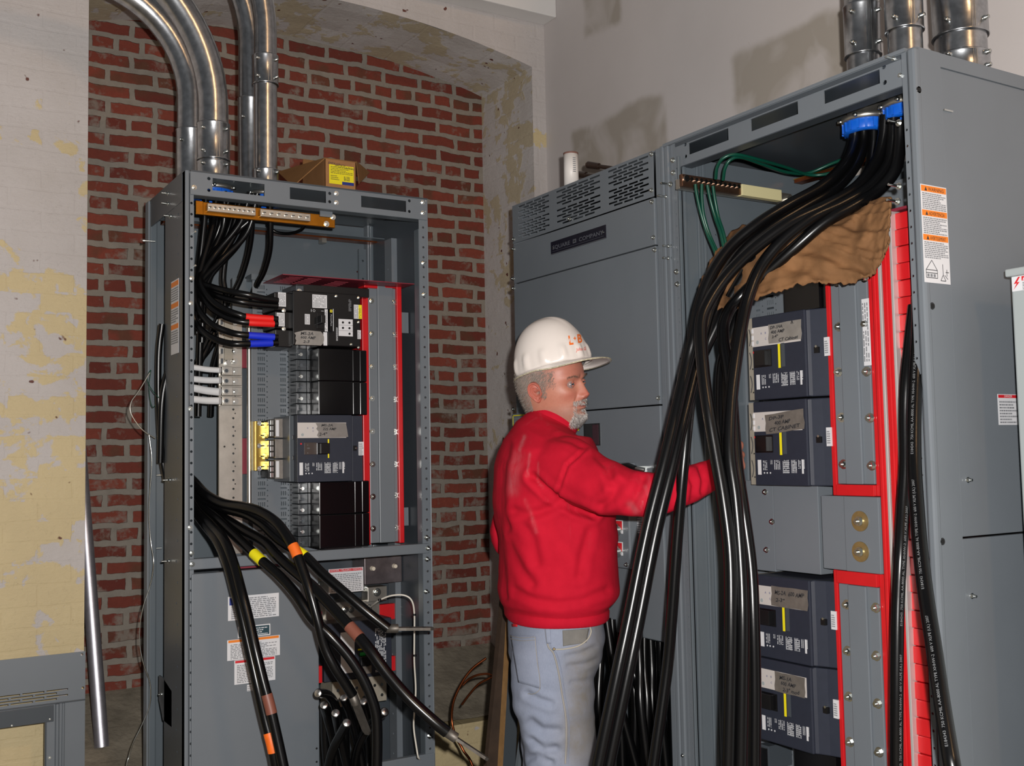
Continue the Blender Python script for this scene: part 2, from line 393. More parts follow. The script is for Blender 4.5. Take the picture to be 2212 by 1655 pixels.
MORTAR = mat('rough_mortar_sill', (128, 120, 106), 0.9, 0, 0.2, 0.28, 9.0, 0.7, 30, 0.008)

def arch(x):
    h = (XR-XL)/2; s = ZP-ZS; R = (h*h+s*s)/(2*s); return ZP - R + math.sqrt(max(R*R-(x-(XL+XR)/2)**2, 0))
NA = 28
xs = [XL + (XR-XL)*i/NA for i in range(NA+1)]
wb = MB()
wb.box(FW, -4.0, XL, 0, 5.0, -0.42, 0, PAINT)
wb.box(FW, XR, XW, 0, 5.0, -0.42, 0, PAINT)
for i in range(NA):   # wall over the arch
    wb.add([FW.pt(xs[i], arch(xs[i])), FW.pt(xs[i+1], arch(xs[i+1])), FW.pt(xs[i+1], 5.0), FW.pt(xs[i], 5.0)], [(0, 1, 2, 3)], PAINT)
wb.box(FW, XL, XR, 0, ZSILL_F-0.02, -0.1, 0, PAINT)
struct(wb.build('wall_back'))
jb = MB()
for i in range(NA):   # reveal: soffit with a slightly lumpy surface, jambs
    for k in range(6):
        c0, c1 = -0.42*k/6, -0.42*(k+1)/6
        q = lambda x, c: FW.pt(x, arch(x) + 0.006*mnoise.noise((x*7, c*9, 1.0)), c)
        jb.add([q(xs[i], c0), q(xs[i], c1), q(xs[i+1], c1), q(xs[i+1], c0)], [(0, 1, 2, 3)], PAINTJ, True)
for x in (XL+0.0005, XR-0.0005):
    jb.add([FW.pt(x, ZSILL_F-0.1, 0), FW.pt(x, ZSILL_F-0.1, -0.42), FW.pt(x, ZS, -0.42), FW.pt(x, ZS, 0)], [(0, 1, 2, 3)], PAINTJ)
struct(jb.build('trim_1'))
kb = MB(); kb.box(FK, XL-0.05, XR+0.05, 0.4, ZP+0.1, -0.1, 0, REDBRICK); struct(kb.build('wall_recess'))
sb = MB()
for i in range(16):
    for k in range(6):
        def q(i, k):
            x = XL + (XR-XL)*i/16; c = -0.42*k/6
            return FW.pt(x, ZSILL_F + (ZSILL_K-ZSILL_F)*k/6 + 0.012*mnoise.noise((x*5, c*8, 3.0)), c + (0.004 if k == 0 else 0))
        sb.add([q(i, k), q(i+1, k), q(i+1, k+1), q(i, k+1)], [(0, 1, 2, 3)], MORTAR, True)
struct(sb.build('trim_2'))
xw = MB(); xw.box(FX, -5.0, 3.0, 0, 5.0, -0.1, 0, PLASTER); struct(xw.build('wall_right'))
fl = MB(); fl.box(Frame((0, 0, 0), (1, 0, 0), (0, 1, 0), (0, 0, 1)), -4.0, XW+0.1, -3.0, YK+0.1, -0.1, 0, CONC); struct(fl.build('floor'))
bm_ = MB(); bm_.box(FW, -4.0, XW, 3.30, 5.0, 0, 0.095, BEAMW); struct(bm_.build('trim_3', bevel=0.004))
# ------------------------------------------------------------------ left switchboard cabinet
def vpts(F, x, ys, c=0.0): return [F.px(x, y, c) for y in ys]
def screw(mb, F, a, b, c, r=0.006, mt=None, h=0.005, hexa=True):
    mt = mt or ZINC; mb.mark()
    mb.cyl(F, a, b, r*1.5, c, c+0.0015, mt, 14)
    if hexa: mb.hexn(F, a, b, r, c+0.0015, c+0.0015+h, mt)
    else: mb.cyl(F, a, b, r, c+0.0015, c+0.0015+h*0.6, mt, 12, r*0.55)
    mb.cyl(F, a, b, r*0.45, c+h, c+h*1.7, mt, 8)
def stud(mb, F, a, b, c, ln, r=0.0028, mt=None): mb.cyl(F, a, b, r, c, c+ln, mt or ZINC, 8)
def label(parent, F, r, c, base, name='label', hdr=None, hdr_mt=None, hdr_h=0.18, rows=0, ink=None, seed=1, vert=False, words=(), lab=None, t=0.0006, margin=0.06):
    mb = MB(); a0, a1, b0, b1 = r; a0, a1 = min(a0, a1), max(a0, a1); b0, b1 = min(b0, b1), max(b0, b1)
    mb.box(F, a0, a1, b0, b1, c, c+t, base); W_, H_ = a1-a0, b1-b0; top = b1; e = c+t+0.0003
    if hdr_mt:
        mb.add([F.pt(x, y, e) for x, y in ((a0+.02*W_, b1-hdr_h*H_), (a1-.02*W_, b1-hdr_h*H_), (a1-.02*W_, b1-.02*H_), (a0+.02*W_, b1-.02*H_))], [(0, 1, 2, 3)], hdr_mt); top = b1-hdr_h*H_
        if hdr: write(mb, hdr, F, (a0+a1)/2, b1-hdr_h*H_*.82, e+0.0003, hdr_h*H_*.6, INK if hdr_mt is not REDI else WHITEP, align='CENTER')
    if rows: lines(mb, F, a0+margin*W_, a1-margin*W_, b0+margin*H_, top-margin*H_, e, rows, ink or INKG, seed, 0.5, vert)
    for wd, fa, fb, fh, mt_, kw in words: write(mb, wd, F, a0+fa*W_, b0+fb*H_, e+0.0004, fh*H_, mt_, **kw)
    o = mb.build(name, parent)
    if lab: o['label'] = lab
    return o
def handtape(parent, F, r, c, mt, rows, poly=None, ink=INK, rot=0.0, lab='strip of grey tape with hand lettering'):
    """a torn piece of tape with marker writing"""
    a0, a1, b0, b1 = r; a0, a1 = min(a0, a1), max(a0, a1); W_, H_ = a1-a0, b1-b0
    poly = poly or [(0, .03), (.3, 0), (.7, .02), (.97, 0), (1, .3), (.985, .62), (1, .98), (.6, 1), (.25, .98), (.01, 1), (.02, .6), (-.01, .3)]
    mb = MB(); cr, sr = math.cos(rot), math.sin(rot)
    T = lambda u, v: (a0 + W_/2 + (u-.5)*W_*cr - (v-.5)*H_*sr, b0 + H_/2 + (u-.5)*W_*sr + (v-.5)*H_*cr)
    mb.prism(F, [T(u, v) for u, v in poly], c, c+0.0008, mt)
    for body, u, v, h, wd in rows:
        q = T(u, v); write(mb, body, F, q[0], q[1], c+0.0012, h*H_, ink, rot=rot, shear=0.2, wob=0.07, width=wd*W_, weight=.035)
    o = mb.build('tape_label', parent); o['label'] = lab; return o

A0, A1, ZT, DEP = 0.779, 1.537, 2.319, 0.46
LC = thing('switchboard_cabinet', 'open grey steel switchboard cabinet standing in front of the arched brick recess', 'electrical cabinet', (1.158, 3.23, 0))
HOLE_STEP = 0.03175
def post_holes(a, b0, b1): return [(a, b0+0.02+HOLE_STEP*k) for k in range(int((b1-b0-0.03)/HOLE_STEP))]
af = FL.px(418.6, 700)[0]; aseam = FL.px(409.5, 700)[0]
afr = FL.px(908, 700)[0]; aseamr = FL.px(927, 700)[0]
# posts: outer rounded face, flange with holes, return towards the back
for nm, lo, hi, fl0, fl1, hx in (('front_post', A0, aseam, aseam+0.001, af, af-0.006), ('front_post', aseamr+0.001, A1, afr, aseamr, (afr+aseamr)/2)):
    mb = MB(); mb.box(FL, lo, hi, 0.02, ZT, -0.03, 0.0, GRAY); p = mb.build(nm, LC, bevel=0.004)
    fm = MB(); fm.plate(FL, fl0, fl1, 0.02, ZT-0.004, -0.002, GRAY, holes=post_holes(hx, 0.3, ZT-0.03), r=0.0038)
    fm.build('post_flange', p, solid=0.0025)
    fm = MB(); ii = fl1 if lo == A0 else fl0
    fm.box(FL, ii-0.0015, ii+0.0015, 0.02, ZT-0.1, -0.035, -0.003, GRAYB); fm.build('post_return', p)
# side channel of the left front post with its row of holes
FLS = Frame((A0, 0, 0), (0, 1, 0), (0, 0, 1), (-1, 0, 0))
mb = MB(); hs = [(3.075+0.012*(k % 2), 0.35+0.058*k) for k in range(34)]
mb.plate(FLS, 3.002, 3.225, 0.02, ZT-0.003, 0.0, GRAYD, holes=hs, r=0.004); side = mb.build('side_channel', LC, solid=0.003)  # darker enamel puts the side's grazing shade into the colour
mb = MB()
for x, y in ((363, 418), (363, 440), (368, 467), (366, 1037), (364, 1212)):
    d = ray(x, y); q = CAM+d*((A0-CAM[0])/d[0]); screw(mb, FLS, q[1], q[2], 0.0, 0.005); stud(mb, FLS, q[1], q[2], 0.003, 0.016)
build_each(mb, 'screw', LC)
# rear posts, top, back, right wall
for a_, b_ in ((A0-0.006, A0+0.014), (A1-0.02, A1)):
    mb = MB(); mb.box(FL, a_, b_, 0.02, ZT, -DEP, -DEP+0.045, GRAY); mb.box(FL, a_+0.004, b_+0.006 if a_ < 1 else b_, 0.02, ZT-0.01, -DEP+0.045, -DEP+0.055, GRAYB); mb.build('rear_post', LC, bevel=0.004)
mb = MB(); mb.box(FL, A0, A1, ZT-0.008, ZT-0.003, -DEP, -0.004, GRAYB)
mb.box(FL, A0-0.001, A0+0.003, ZT-0.085, ZT, -DEP, -0.03, GRAYD); mb.box(FL, A1-0.003, A1+0.001, ZT-0.085, ZT, -DEP, -0.03, GRAYB)
mb.box(FL, A0, A1, ZT-0.075, ZT-0.072, -0.35, -0.31, GRAYB); mb.build('top_pan', LC)
mb = MB(); hs = [(A1-0.045, 0.5+0.0635*k) for k in range(27)]
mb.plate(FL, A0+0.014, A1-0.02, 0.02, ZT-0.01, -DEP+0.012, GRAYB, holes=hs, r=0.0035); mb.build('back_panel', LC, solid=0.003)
FRI = Frame((A1-0.004, 0, 0), (0, 1, 0), (0, 0, 1), (-1, 0, 0))
mb = MB(); hs = [(3.30+0.0127*(k % 3), 0.62+0.032*(k//3)) for k in range(150)]
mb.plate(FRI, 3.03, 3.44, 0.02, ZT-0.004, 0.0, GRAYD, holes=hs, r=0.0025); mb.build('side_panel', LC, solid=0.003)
def inner_px(x, y): d = ray(x, y); q = CAM + d*((A1-0.004-CAM[0])/d[0]); return q[1], q[2]
mb = MB(); y0, y1 = inner_px(857, 520)[0], inner_px(842, 520)[0]
mb.plate(FRI, min(y0, y1), max(y0, y1), 0.3, ZT-0.09, 0.02, GRAY, holes=[((y0+y1)/2, 0.35+0.0635*k) for k in range(29)], r=0.0035); mb.build('side_strut', LC, solid=0.02)
mb = MB()
for yy in (680, 1095):
    q0 = inner_px(869, yy); q1 = inner_px(885, yy+40); mb.box(FRI, q0[0], q1[0], q0[1], q1[1], 0.004, 0.05, GRAY)
    for t_ in (.3, .75): mb.cyl(FRI, (q0[0]+q1[0])/2, q0[1]+(q1[1]-q0[1])*t_, 0.004, 0.05, 0.051, HOLE_SHADE)
    mb.build('pan_bracket', LC); mb = MB()
mb = MB(); mb.plate(FL, FL.px(776, 600, -DEP+.03)[0], FL.px(795, 600, -DEP+.03)[0], 0.5, ZT-0.09, -DEP+0.03, GRAYB, holes=[(FL.px(784, 600, -DEP+.03)[0], 0.6+0.0635*k) for k in range(26)], r=0.004); mb.build('rear_strut', LC, solid=0.012)
# header with three slots
hb0 = FL.px(660, 446.5)[1]; hb1 = ZT-0.004
sl = []
for x0, y0, x1, y1 in ((459, 389, 571, 419), (626, 409, 704, 436), (780, 427, 877, 454)):
    r = FL.rect(x0, y0, x1, y1); sl.append((r[0], r[1], r[2]+0.002, r[3]-0.002))
hb = sum(q[2] for q in sl)/3, sum(q[3] for q in sl)/3; sl = [(q[0], q[1], hb[0], hb[1]) for q in sl]
hh = [FL.px(x, y) for x, y in ((451, 386), (451, 411), (884, 434), (884, 457), (712, 418), (712, 436))]
mb = MB(); mb.plate(FL, aseam+0.002, aseamr-0.002, hb0, hb1, 0.001, GRAY, rects=sl, holes=hh, r=0.005); hd = mb.build('header', LC, solid=0.003)
mb = MB(); mb.box(FL, aseam+0.002, aseamr-0.002, hb1, hb1+0.004, -0.06, 0.003, GRAYD); mb.box(FL, aseam, aseamr, hb0-0.001, hb0+0.002, -0.04, 0.0, GRAYB); mb.build('header_flange', hd)
mb = MB()
for x, y in ((726, 418), (726, 438), (419, 405)): q = FL.px(x, y); screw(mb, FL, q[0], q[1], 0.001, 0.005)
build_each(mb, 'screw', hd)
mb = MB()
for x, y in ((414, 601), (412, 655), (411, 883), (410, 1140), (414, 1195)): q = FL.px(x, y); screw(mb, FL, q[0], q[1], 0.0, 0.0045)
for x, y in ((418, 503), (418, 576)): q = FL.px(x, y); mb.mark(); stud(mb, FL, q[0], q[1], -0.01, 0.03)
for x, y in ((913, 437), (913, 460), (914, 568), (915, 636), (921, 1161), (923, 1185), (922, 1208), (920, 1278), (927, 1590)): q = FL.px(x, y); screw(mb, FL, q[0], q[1], 0.0, 0.005); stud(mb, FL, q[0], q[1], 0.0, 0.02)
build_each(mb, 'screw', LC)
# horizontal rails and lower door
rb0, rb1 = FL.px(665, 1213.5)[1], FL.px(665, 1191)[1]
mb = MB(); mb.box(FL, FL.px(408, 1218)[0], FL.px(926, 1185)[0], rb0, rb1, -0.02, 0.006, GRAY); rail = mb.build('cross_rail', LC, bevel=0.003)
mb = MB()
for x, y in ((413.5, 1219), (922, 1184)): q = FL.px(x, y); screw(mb, FL, q[0], q[1], 0.006, 0.005)
build_each(mb, 'screw', rail)
mb = MB(); q = FL.px(900, 1633); mb.box(FL, FL.px(690, 1640)[0], aseamr, q[1]-0.12, q[1], -0.02, 0.001, GRAY); mb.build('lower_rail', LC, bevel=0.003)
da1 = FL.px(689, 1500)[0]; db1 = FL.px(540, 1231)[1]
mb = MB(); mb.box(FL, af-0.006, da1, 0.06, db1, -0.02, 0.003, GRAY); door = mb.build('lower_door', LC, bevel=0.003)
mb = MB(); mb.box(FL, FL.px(500, 1233)[0], FL.px(672, 1229)[0], db1+0.001, rb0-0.001, -0.06, -0.04, REDD); mb.build('gap_strip', LC)
def cpx(x0, y0, x1, y1): return FL.rect(300+x0/2.9105, 1180+y0/2.9105, 300+x1/2.9105, 1180+y1/2.9105, 0.003)
r = cpx(560, 306, 880, 455)
label(door, FL, r, 0.003, WHITEP, 'rating_plate', rows=11, seed=3, ink=INKG, words=(), lab='white rating plate')
mb = MB(); mb.box(FL, r[0]+0.004, r[0]+0.36*(r[1]-r[0]), r[3]-0.36*(r[3]-r[2]), r[3]-0.004, 0.0036, 0.0045, BLUEI); mb.build('plate_emblem', door)['label'] = 'dark blue field on the rating plate'
r = cpx(622, 497, 826, 568); label(door, FL, r, 0.003, WHITEP, 'small_plate'); label(door, FL, (r[0]+.003, r[1]-.003, r[2]+.003, r[3]-.003), 0.0038, TEALI, 'plate_face', rows=4, ink=INKW, seed=5, lab='small dark teal plate with white border')
label(door, FL, cpx(555, 575, 886, 703), 0.003, WHITEP, 'warning_label', 'WARNING', ORANGE, 0.14, 10, seed=8, lab='white warning label with orange heading')
label(door, FL, cpx(600, 705, 857, 856), 0.003, WHITEP, 'danger_label', 'DANGER', REDI, 0.12, 11, seed=9, lab='white danger label with red heading')
label(door, FL, cpx(680, 870, 720, 910), 0.003, WHITEP, 'small_label', rows=3, seed=2)
mb = MB()
for x, y in ((684, 1617), (684, 1646)): q = FL.px(x, y, 0.003); mb.cyl(FL, q[0], q[1], 0.003, 0.003, 0.0035, HOLE_SHADE)
mb.build('door_hole_discs', door)  # flat black discs stand for the dark of the holes
# ground bar with terminal blocks
gc = -0.03
g0 = FL.px(425, 450, gc); g1 = FL.px(724, 478, gc); gz = (g0[1]+g1[1])/2
mb = MB(); mb.box(FL, g0[0], g1[0], gz-0.019, gz+0.019, gc-0.012, gc, BRASS)
mb.box(FL, g0[0]-0.004, g0[0]+0.018, gz-0.02, gz+0.02, gc, gc+0.004, BRASS); gb = mb.build('ground_bar', LC, bevel=0.0015); gb['label'] = 'brass ground bar'
for x0, x1, n, rr in ((446, 550, 10, 0.004), (560, 668, 7, 0.0055)):
    a, b = FL.px(x0, 460, gc)[0], FL.px(x1, 465, gc)[0]
    mb = MB(); mb.box(FL, a, b, gz-0.009, gz+0.014, gc, gc+0.012, ALU); tb = mb.build('terminal_block', gb, bevel=0.0015)
    mb = MB()
    for k in range(n):
        s_ = a+(b-a)*(k+.5)/n; mb.cyl(FL, s_, gz+0.003, rr, gc+0.012, gc+0.015, ZINC, 10); mb.box(FL, s_-rr*.8, s_+rr*.8, gz+0.002, gz+0.004, gc+0.015, gc+0.0155, HOLE_SHADE)
    mb.build('terminal_screws', tb)
mb = MB()
for x, y in ((719, 469), (705, 484)): q = FL.px(x, y, gc); screw(mb, FL, q[0], q[1], gc, 0.006)
build_each(mb, 'screw', gb)
mb = MB(); mb.box(FL, g1[0]-0.05, g1[0]-0.01, gz+0.012, gz+0.03, gc, gc+0.004, GRAY); mb.build('bar_bracket', gb)
mb = MB(); q0 = FL.px(545, 506, -0.4); q1 = FL.px(812, 521, -0.4); zz = (q0[1]+q1[1])/2
mb.box(FL, A0+0.03, q1[0], zz-0.004, zz+0.004, -0.41, -0.37, COPPER); mb.box(FL, A0+0.03, q1[0], zz+0.0045, zz+0.0065, -0.41, -0.366, GOLD)
q = FL.px(697, 521, -0.385); mb.box(FL, q[0]-0.008, q[0]+0.008, zz-0.02, zz-0.004, -0.40, -0.37, ALU); mb.build('rear_bus', LC)['label'] = 'thin copper bus rod at the back'

# ------------------------------------------------------------------ its inside: perforated pan, neutral bar, red guards, mounting rail
def slotted(F, c, cols, y_first, step, nrow, x_mid, mb, a0, a1, b0, b1, mt, skip=()):
    rects, holes = [], []
    for k in range(nrow):
        for (x0, x1, nt, hole) in cols:
            aL, aR = F.px(x0, 900, c)[0], F.px(x1, 900, c)[0]
            b = y_first - step*k
            for t_ in range(nt):
                s_ = aL + (aR-aL)*(t_+.5)/nt; rects.append((s_-0.0014, s_+0.0014, b-0.0062, b+0.0062))
            rects.append((aL, aR-0.002*0, b-step/2-0.0022, b-step/2+0.0022))
            if hole: h = F.px(hole, 900, c)[0]; holes.append((h, b-step*.2)); holes.append((h, b-step*.7))
    mb.plate(F, a0, a1, b0, b1, c, mt, rects=rects, holes=holes, r=0.0022)
pc = -0.2
pa0, pa1 = FL.px(546, 900, pc)[0], FL.px(800, 900, pc)[0]
pb1, pb0 = FL.px(640, 612, pc)[1], FL.px(640, 1192, pc)[1]
mb = MB(); st = 0.0318
slotted(FL, pc, ((556, 573, 4, 577), (605, 618, 3, 622), (629, 641, 3, 0)), pb1-0.02, st, int((pb1-pb0-0.02)/st), 900, mb, pa0, pa1, pb0, pb1, GRAY)
pan = mb.build('perforated_pan', LC, solid=0.002)
mb = MB(); mb.box(FL, pa0-0.05, pa1, pb0-0.02, pb1+0.01, pc-0.05, pc-0.04, GRAYB); mb.box(FL, FL.px(541, 620, pc)[0], FL.px(600, 620, pc)[0], pb1, pb1+0.018, pc-0.04, pc+0.01, GRAYB); mb.build('pan_backing', pan)
mb = MB(); e0, e1 = FL.px(534.5, 900, -.17)[0], FL.px(547.5, 900, -.17)[0]; zb, zt = FL.px(540, 1088, -.17)[1], FL.px(540, 690, -.17)[1]
mb.tube([FL.pt(e0+0.006, z_, -0.172) for z_ in (zb, zt)], 0.007, ALU, 12); mb.box(FL, e0+0.006, e1, zb, zt, -0.2, -0.168, GRAY); mb.build('pan_edge', pan, bevel=0.001)['label'] = 'bright rounded aluminium edge of the pan'
mb = MB(); r0 = FL.px(523, 900, -.195)[0], FL.px(535, 900, -.195)[0]
for y0, y1, mt_ in ((750, 795, REDD), (796, 946, GRAYD), (947, 1024, REDD), (1025, 1190, GRAYD)):
    mb.box(FL, r0[0], r0[1], FL.px(529, y1, -.195)[1], FL.px(529, y0, -.195)[1], -0.21, -0.195, mt_)
mb.build('insulating_strip', LC)['label'] = 'dark red and grey strip beside the neutral bar'
nc = -0.19
n0, n1 = FL.px(473, 900, nc)[0], FL.px(523, 900, nc)[0]; nb, ntop = FL.px(500, 1197, nc)[1], FL.px(500, 690, nc)[1]
mb = MB(); hs = [(FL.px(504, 900, nc)[0], ntop-0.22-0.0265*k, 0.0035) for k in range(17)] + [(FL.px(508, 900, nc)[0], ntop-0.232-0.053*k, 0.0022) for k in range(8)] + [(FL.px(485, 965, nc)[0], FL.px(485, 965, nc)[1], 0.003)]
mb.plate(FL, n0, n1, nb, ntop, nc, ALU, holes=hs); nbar = mb.build('neutral_bar', LC, solid=0.012); nbar['label'] = 'bright tin plated neutral bar'
ys = (801, 823, 845, 866)
for k, y in enumerate(ys):
    q = FL.px(487, y, nc+0.03); q2 = FL.px(510, y+1, nc+0.03)
    mb = MB(); mb.box(FL, n0+0.002, n0+0.034, q[1]-0.0125, q[1]+0.0125, nc, nc+0.028, ALU); mb.box(FL, n0+0.034, n1-0.006, q[1]-0.0125, q[1]+0.0125, nc, nc+0.018, ALU)
    mb.cyl(FL, q[0]+0.003, q[1], 0.0095, nc+0.028, nc+0.031, ZINC, 16); mb.cyl(FL, q[0]+0.003, q[1], 0.006, nc+0.031, nc+0.0312, GRAYD, 6)
    mb.cyl(FL, q2[0], q2[1], 0.0098, nc+0.018, nc+0.024, ZINC, 16); mb.cyl(FL, q2[0], q2[1], 0.005, nc+0.024, nc+0.030, ZINC, 10); mb.build('neutral_lug', nbar, bevel=0.001)
mb = MB()
for k in range(5):
    q = FL.px(510, 779-21*k, nc+0.02); mb.cyl(FL, q[0], q[1], 0.0095, nc, nc+0.010, ZINC, 16); mb.cyl(FL, q[0], q[1], 0.005, nc+0.010, nc+0.018, ZINC, 10)
    mb.box(FL, n0+0.003, n0+0.009, q[1]-0.009, q[1]+0.006, nc, nc+0.012, GRAYD)
q = FL.px(492, 745, nc+0.01); mb.box(FL, n0+0.014, n0+0.04, ntop-0.125, ntop-0.002, nc, nc+0.01, BEIGE)
q = FL.px(495, 783, nc+.02); mb.cyl(FL, q[0], q[1], 0.008, nc, nc+0.016, ZINC, 14); mb.build('bar_studs', nbar)
# red guard over the top, side guards, mounting rail
tb_, tc0, tc1 = FL.px(750, 602, -0.02)[1], -0.2, -0.02
FT = Frame((0, 3.0, tb_), (1, 0, 0), (0, -1, 0), (0, 0, 1))
ta0, ta1 = FL.px(611, 592, -.02)[0], FL.px(895, 611, -.02)[0]
mb = MB(); rects = []
for x0 in (615, 655, 720):
    a = FL.px(x0, 600, -0.06)[0]
    for k in range(6 if x0 < 700 else 5): rects.append((a+0.002*k, a+0.055, -0.165+0.022*k, -0.155+0.022*k))
mb.plate(FT, ta0, ta1, -0.2, -0.02, 0, REDD, rects=rects); mb.build('top_guard', LC, solid=0.0025)['label'] = 'dark red vented barrier plate'
mb = MB(); mb.box(FL, FL.px(787, 612, -.09)[0], FL.px(816, 612, -.09)[0], FL.px(800, 622, -.09)[1], tb_-0.003, -0.14, -0.09, REDP)
mb.box(FL, FL.px(832, 612, -.09)[0], FL.px(862, 612, -.09)[0], FL.px(846, 622, -.09)[1], tb_-0.003, -0.14, -0.09, REDP)
mb.box(FL, FL.px(783.5, 800, -.088)[0], FL.px(797, 800, -.088)[0], FL.px(790, 1178, -.088)[1], FL.px(790, 636, -.088)[1], -0.2, -0.088, REDP)
mb.box(FL, FL.px(859, 800, -.088)[0], FL.px(869.5, 800, -.088)[0], FL.px(868, 1173, -.088)[1], FL.px(861, 616, -.088)[1], -0.2, -0.088, REDP)
mb.build('side_guard', LC, bevel=0.002)['label'] = 'bright red plastic guard'
mc = -0.1
ma0, ma1 = FL.px(797, 800, mc)[0], FL.px(859, 800, mc)[0]; mb0, mb1 = FL.px(830, 1172, mc)[1], FL.px(830, 622, mc)[1]
mb = MB(); mb.box(FL, ma0, ma1, mb0, mb1, mc-0.02, mc, GRAY); mb.box(FL, FL.px(815, 800, mc)[0], FL.px(848, 800, mc)[0], mb0, mb1+0.004, mc, mc+0.008, GRAY); rail_ = mb.build('mounting_rail', LC, bevel=0.002)
mb = MB()
for x, ys in (((802, 806), (650, 721, 792, 861, 932, 1003, 1073, 1142)), ((850, 854), (653, 723, 793, 863, 933, 1003, 1070, 1140))):
    for k, y in enumerate(ys): q = FL.px(x[0]+(x[1]-x[0])*k/7, y, mc); screw(mb, FL, q[0], q[1], mc, 0.0062)
build_each(mb, 'bolt', rail_)
# connector stacks beside the blank covers
for x0, x1, y0, y1, n in ((641, 687, 753, 896, 6), (645, 689, 1042, 1182, 6)):
    mb = MB(); cc = -0.12; a0, a1, b0, b1 = FL.rect(x0, y0, x1, y1, cc)
    for k in range(n):
        z0, z1 = b0+(b1-b0)*k/n, b0+(b1-b0)*(k+1)/n
        for j in range(2):
            u0, u1 = a0+(a1-a0)*j/2, a0+(a1-a0)*(j+1)/2
            mb.box(FL, u0+0.001, u1-0.001, z0+0.001, z1-0.001, pc, cc-0.004, CLEAR); mb.box(FL, u0+0.004, u1-0.004, z0+0.012, z1-0.003, cc-0.006, cc, CLEAR)
            mb.cyl(FL, (u0+u1)/2-0.004, (z0+z1)/2-0.002, 0.0055, cc, cc+0.003, ZINC if k % 2 else GRAYD, 10)
    mb.build('connector_stack', LC, bevel=0.001)
# lower right compartment
mb = MB(); mb.box(FL, FL.px(690, 1400, -.3)[0], FL.px(842, 1400, -.3)[0], 0.4, rb0, -0.32, -0.3, GRAYD); mb.build('rear_barrier', LC)
def lpx(x0, y0, x1, y1, c): return FL.rect(300+x0/2.9105, 1180+y0/2.9105, 300+x1/2.9105, 1180+y1/2.9105, c)
r = lpx(1192, 138, 1410, 290, -.14); label(LC, FL, r, -.14, WHITEP, 'danger_label', 'DANGER / PELIGRO / DANGER', REDI, 0.13, 10, seed=19, lab='white danger label inside the lower compartment', t=0.002)
mb = MB(); r = lpx(1418, 65, 1655, 235, -.2); mb.box(FL, *r, -.3, -.2, mat('bus_end_plate', (92, 84, 86), 0.35, 0.5, 0.5, 0.25, 30))
for x, y in ((1467, 140), (1605, 125)): q = FL.px(300+x/2.9105, 1180+y/2.9105, -.2); mb.cyl(FL, q[0], q[1], 0.008, -.2, -.188, mat('nylon_cap', (205, 196, 180), 0.5), 16, 0.006)
mb.build('bus_plate', LC, bevel=0.003)
mb = MB(); r = lpx(1120, 180, 1200, 480, -.24); mb.box(FL, *r, -.3, -.24, ALU); r = lpx(1175, 345, 1515, 465, -.22); mb.box(FL, *r, -.3, -.22, ALU)
r = lpx(1440, 255, 1560, 345, -.2); mb.box(FL, *r, -.25, -.2, ALU); q = FL.px(300+1497/2.9105, 1180+290/2.9105, -.2); screw(mb, FL, q[0], q[1], -.2, 0.009)
for x, y in ((1305, 402), (1342, 400), (1455, 388), (1150, 240), (1218, 490), (1425, 265)): q = FL.px(300+x/2.9105, 1180+y/2.9105, -.21); screw(mb, FL, q[0], q[1], -.22, 0.007)
mb.build('line_lugs', LC, bevel=0.0015)
mb = MB(); r = lpx(1165, 470, 1590, 830, -.14); mb.box(FL, *r, -.3, -.14, NAVY)
r2 = lpx(1270, 540, 1358, 800, -.135); mb.box(FL, *r2, -.14, -.135, WHITEP); r2 = lpx(1378, 645, 1425, 655, -.135); mb.box(FL, *r2, -.14, -.135, YELLOW)
r2 = lpx(1390, 668, 1428, 690, -.135); mb.box(FL, *r2, -.14, -.134, mat('green_flag', (20, 140, 60), 0.5)); r2 = lpx(1390, 690, 1450, 750, -.13); mb.box(FL, *r2, -.14, -.12, BLACKP); r2 = lpx(1390, 755, 1465, 805, -.13); mb.box(FL, *r2, -.14, -.13, TAPED)
r2 = lpx(1490, 515, 1560, 790, -.1355); lines(mb, FL, *r2, -.1392, 8, INKW, 4, 0.6, True)
mb.build('main_breaker', LC, bevel=0.002)['label'] = 'dark main breaker behind the cables'
mb = MB(); r = lpx(1215, 830, 1560, 995, -.15); b0, b1 = r[2], r[3]
for k in range(3):
    u0 = r[0]+(r[1]-r[0])*k/3; u1 = r[0]+(r[1]-r[0])*(k+1)/3; mb.box(FL, u0+.001, u1-.001, b0, b1, -.25, -.15, BEIGE)
    for j in range(2):
        for i in range(2): mb.cyl(FL, u0+(u1-u0)*(.3+.4*i), b0+(b1-b0)*(.25+.4*j), 0.005, -.15, -.147, ZINC, 10)
mb.build('terminal_cover', LC, bevel=0.0015)
for x0, y0, x1, y1 in ((1512, 362, 1664, 460), (1582, 688, 1672, 780)):
    mb = MB(); r = lpx(x0, y0, x1, y1, -.22); mb.box(FL, *r, -.24, -.22, REDP)
    for j in (.25, .75): screw(mb, FL, r[1]-0.012, r[2]+(r[3]-r[2])*j, -.22, 0.005)
    mb.build('red_bracket', LC, bevel=0.002)['label'] = 'red bracket in the lower compartment'
mb = MB(); r = lpx(1128, 755, 1152, 860, -.05); mb.box(FL, *r, -.08, -.05, REDP); r = lpx(1132, 410, 1152, 480, -.05); mb.box(FL, *r, -.08, -.05, REDD); mb.build('red_tab', LC)
mb = MB(); x_ = [(1590, 220), (1650, 220)]; u0, u1 = FL.px(846.5, 1500, -.25)[0], FL.px(866, 1500, -.25)[0]
mb.plate(FL, u0, u1, 0.4, rb0, -.25, GRAY, holes=[((u0+u1)/2+0.008, 0.5+0.045*k) for k in range(12)], r=0.003); mb.build('lower_strut', LC, solid=0.01)
